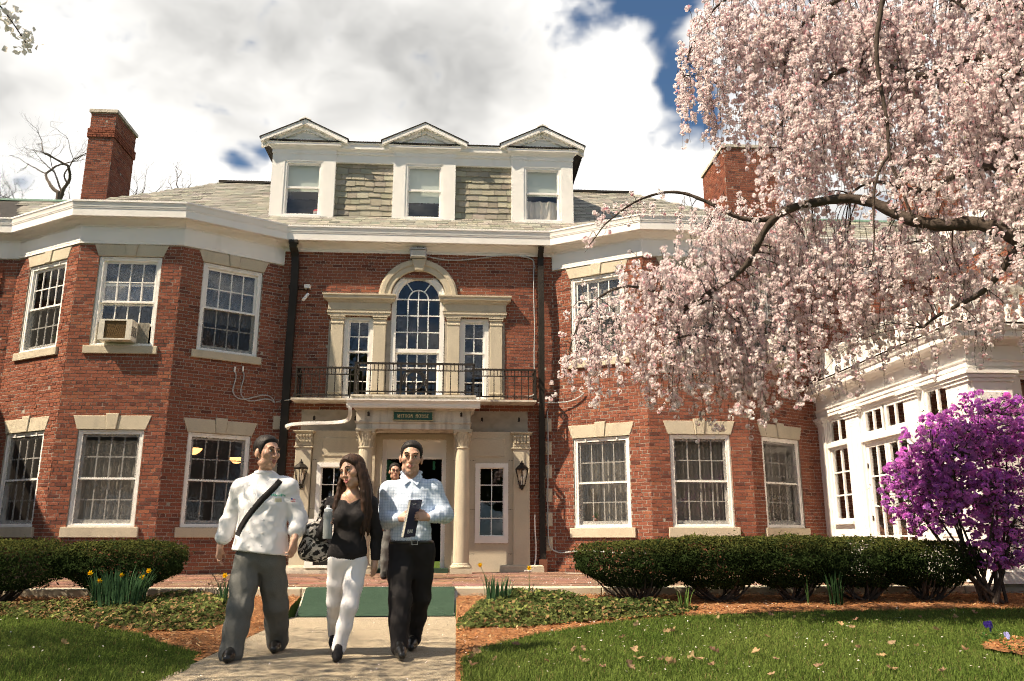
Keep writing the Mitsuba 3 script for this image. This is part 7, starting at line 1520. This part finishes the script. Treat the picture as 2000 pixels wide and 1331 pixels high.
S = SDF(); c = A(.496, -9.55, .600)
for g in np.linspace(0, 2*math.pi, 29)[:-1]: S.cone(c+[.172*math.cos(g), .132*math.sin(g), 0], c+[.172*math.cos(g+.225), .132*math.sin(g+.225), 0], .017, .017, .006)
put(P+'__belt', S.build(.006), 'gloss_black_bsdf'); mb = MB(); q = A(.530, -9.700, .600)
for a, b, c_, d in ((-.026, .026, -.022, -.016), (-.026, .026, .016, .022), (-.026, -.020, -.016, .016), (.020, .026, -.016, .016)): mb.mesh(m3.Manifold.cube([b-a, .008, d-c_]).translate(q+[a, 0, c_]))
mb.build(P+'__buckle', 'metal_bsdf'); shoes(P, J, .040)
NBk = 'notebook'; say(NBk, 'navy spiral notebook held upright in both hands by the man in the checked shirt', 'notebook')
o = A(.440, -9.915, .640); up = A(.052, .0, .292); wd = A(.085, .155, .012); nn = np.cross(wd, up); nn /= np.linalg.norm(nn)
def slab(a0, a1, b0, b1, t0, t1, key, bsdf, col): 
    q = np.array([o+wd*a+up*b+nn*t for t in (t0, t1) for a, b in ((a0, b0), (a1, b0), (a1, b1), (a0, b1))]); MB().add(q, BOXF, col).build(key, bsdf)
slab(.03, 1, 0, 1, -.009, .007, NBk, 'matte_bsdf', (.62, .58, .48)); slab(.02, 1.02, -.01, 1.01, .007, .010, numbered(NBk+'__cover'), 'tint_bsdf', (.012, .018, .055)); slab(.02, 1.02, -.01, 1.01, -.012, -.009, numbered(NBk+'__cover'), 'tint_bsdf', (.012, .018, .055))
mb = MB(); t = np.linspace(0, 26*2*np.pi, 26*9); mb.tube([o+up*(u/(26*2*np.pi))+(wd/np.linalg.norm(wd))*.009*math.cos(u)+nn*.011*math.sin(u) for u in t], .0016, 3, (.55, .55, .55)); mb.build(NBk+'__spiral', 'tint_bsdf')
for a0, a1, b0, b1 in ((.2, .55, .90, .915), (.2, .45, .875, .885), (.25, .36, .10, .20), (.42, .53, .10, .20), (.59, .70, .10, .20)): q = np.array([o+wd*a+up*b+nn*.0108 for a, b in ((a0, b0), (a1, b0), (a1, b1), (a0, b1))]); MB().add(q, QUAD, (.55, .56, .58)).build(numbered(NBk+'__print'), 'matte_bsdf')

# ---- the man behind them, just outside the door
P = 'person_003'; say(P, 'man in dark grey suit standing in the doorway behind the man in the checked shirt', 'person', 'people walking out of the house')
b = A(-.165, -2.9, 0)
J = {k: b+A(*v) for k, v in dict(head=(0, -.01, 1.715), neck=(.01, .0, 1.52), shR=(-.185, .0, 1.42), shL=(.205, .0, 1.42), elR=(-.235, .02, 1.12), wrR=(-.185, -.10, .905), elL=(.255, .02, 1.12), wrL=(.235, -.16, .90), chest=(.01, .0, 1.26), waist=(.01, 0, 1.04), pel=(.01, 0, .93), hipR=(-.085, 0, .88), hipL=(.105, 0, .88), knR=(-.10, -.06, .48), anR=(-.11, -.02, .10), toeR=(-.12, -.22, .04), knL=(.11, .0, .48), anL=(.11, .08, .10), toeL=(.12, -.12, .04)).items()}
S = SDF(); bare_body(S, J); hs = 1.10; HR = rot(math.radians(12)); L = head(S, J['head'], hs, HR); hand(S, J['wrR'], (.05, -.15, -1), (-.8, -.4, .1), 1, side=1); hand(S, J['wrL'], (-.05, -.15, -1), (.8, -.4, .1), 1, side=-1); put(P+'__body', S.build(.009), 'skin_bsdf'); face_parts(P, L, HR, hs, (.3, .1, .08)); short_hair(P, L, HR, J['head'], hs, .010, .080)
mb = MB()
for x in (-1, 1): g = np.linspace(0, 2*np.pi, 17); mb.tube([L(x*.032+.022*math.cos(t), -.103, .010+.016*math.sin(t)) for t in g], .0024, 4)
mb.tube([L(-.01, -.105, .012), L(.01, -.105, .012)], .0024, 4); mb.build(P+'__glasses', 'gloss_black_bsdf')
S = SDF(); S.ell(J['chest'], (.195, .135, .20), .05); S.ell(J['waist'], (.18, .135, .18), .05); S.ell(J['pel'], (.19, .14, .12), .05); S.cone(J['shR'], J['shL'], .072, .072, .05); S.cone(J['neck']-[0, 0, .08], J['shR'], .06, .066, .05); S.cone(J['neck']-[0, 0, .08], J['shL'], .06, .066, .05)
for s in 'RL': S.chain([J['sh'+s], J['el'+s], J['wr'+s]*.92+J['el'+s]*.08], [.078, .062, .048], .03)
S.minus_cone(J['neck']+[0, -.14, -.20], J['neck']+[0, -.10, .06], .01, .06); S.noise(.016, (9, 9, 14), 33); put(P+'__jacket', S.build(.010), 'black_cloth_bsdf'); trousers(P, J, .10, .082, .075, .072, 'grey_cloth_bsdf', (.17, .13, .12), .014, 37)
S = SDF(); S.ell(J['chest']+[0, -.02, .05], (.12, .10, .16), .03); S.cone(J['neck']-[0, 0, .06], J['neck']+[0, 0, .01], .066, .060, .02); put(P+'__shirt', S.build(.009), 'check_cloth_bsdf'); shoes(P, J, .042, z=.002)
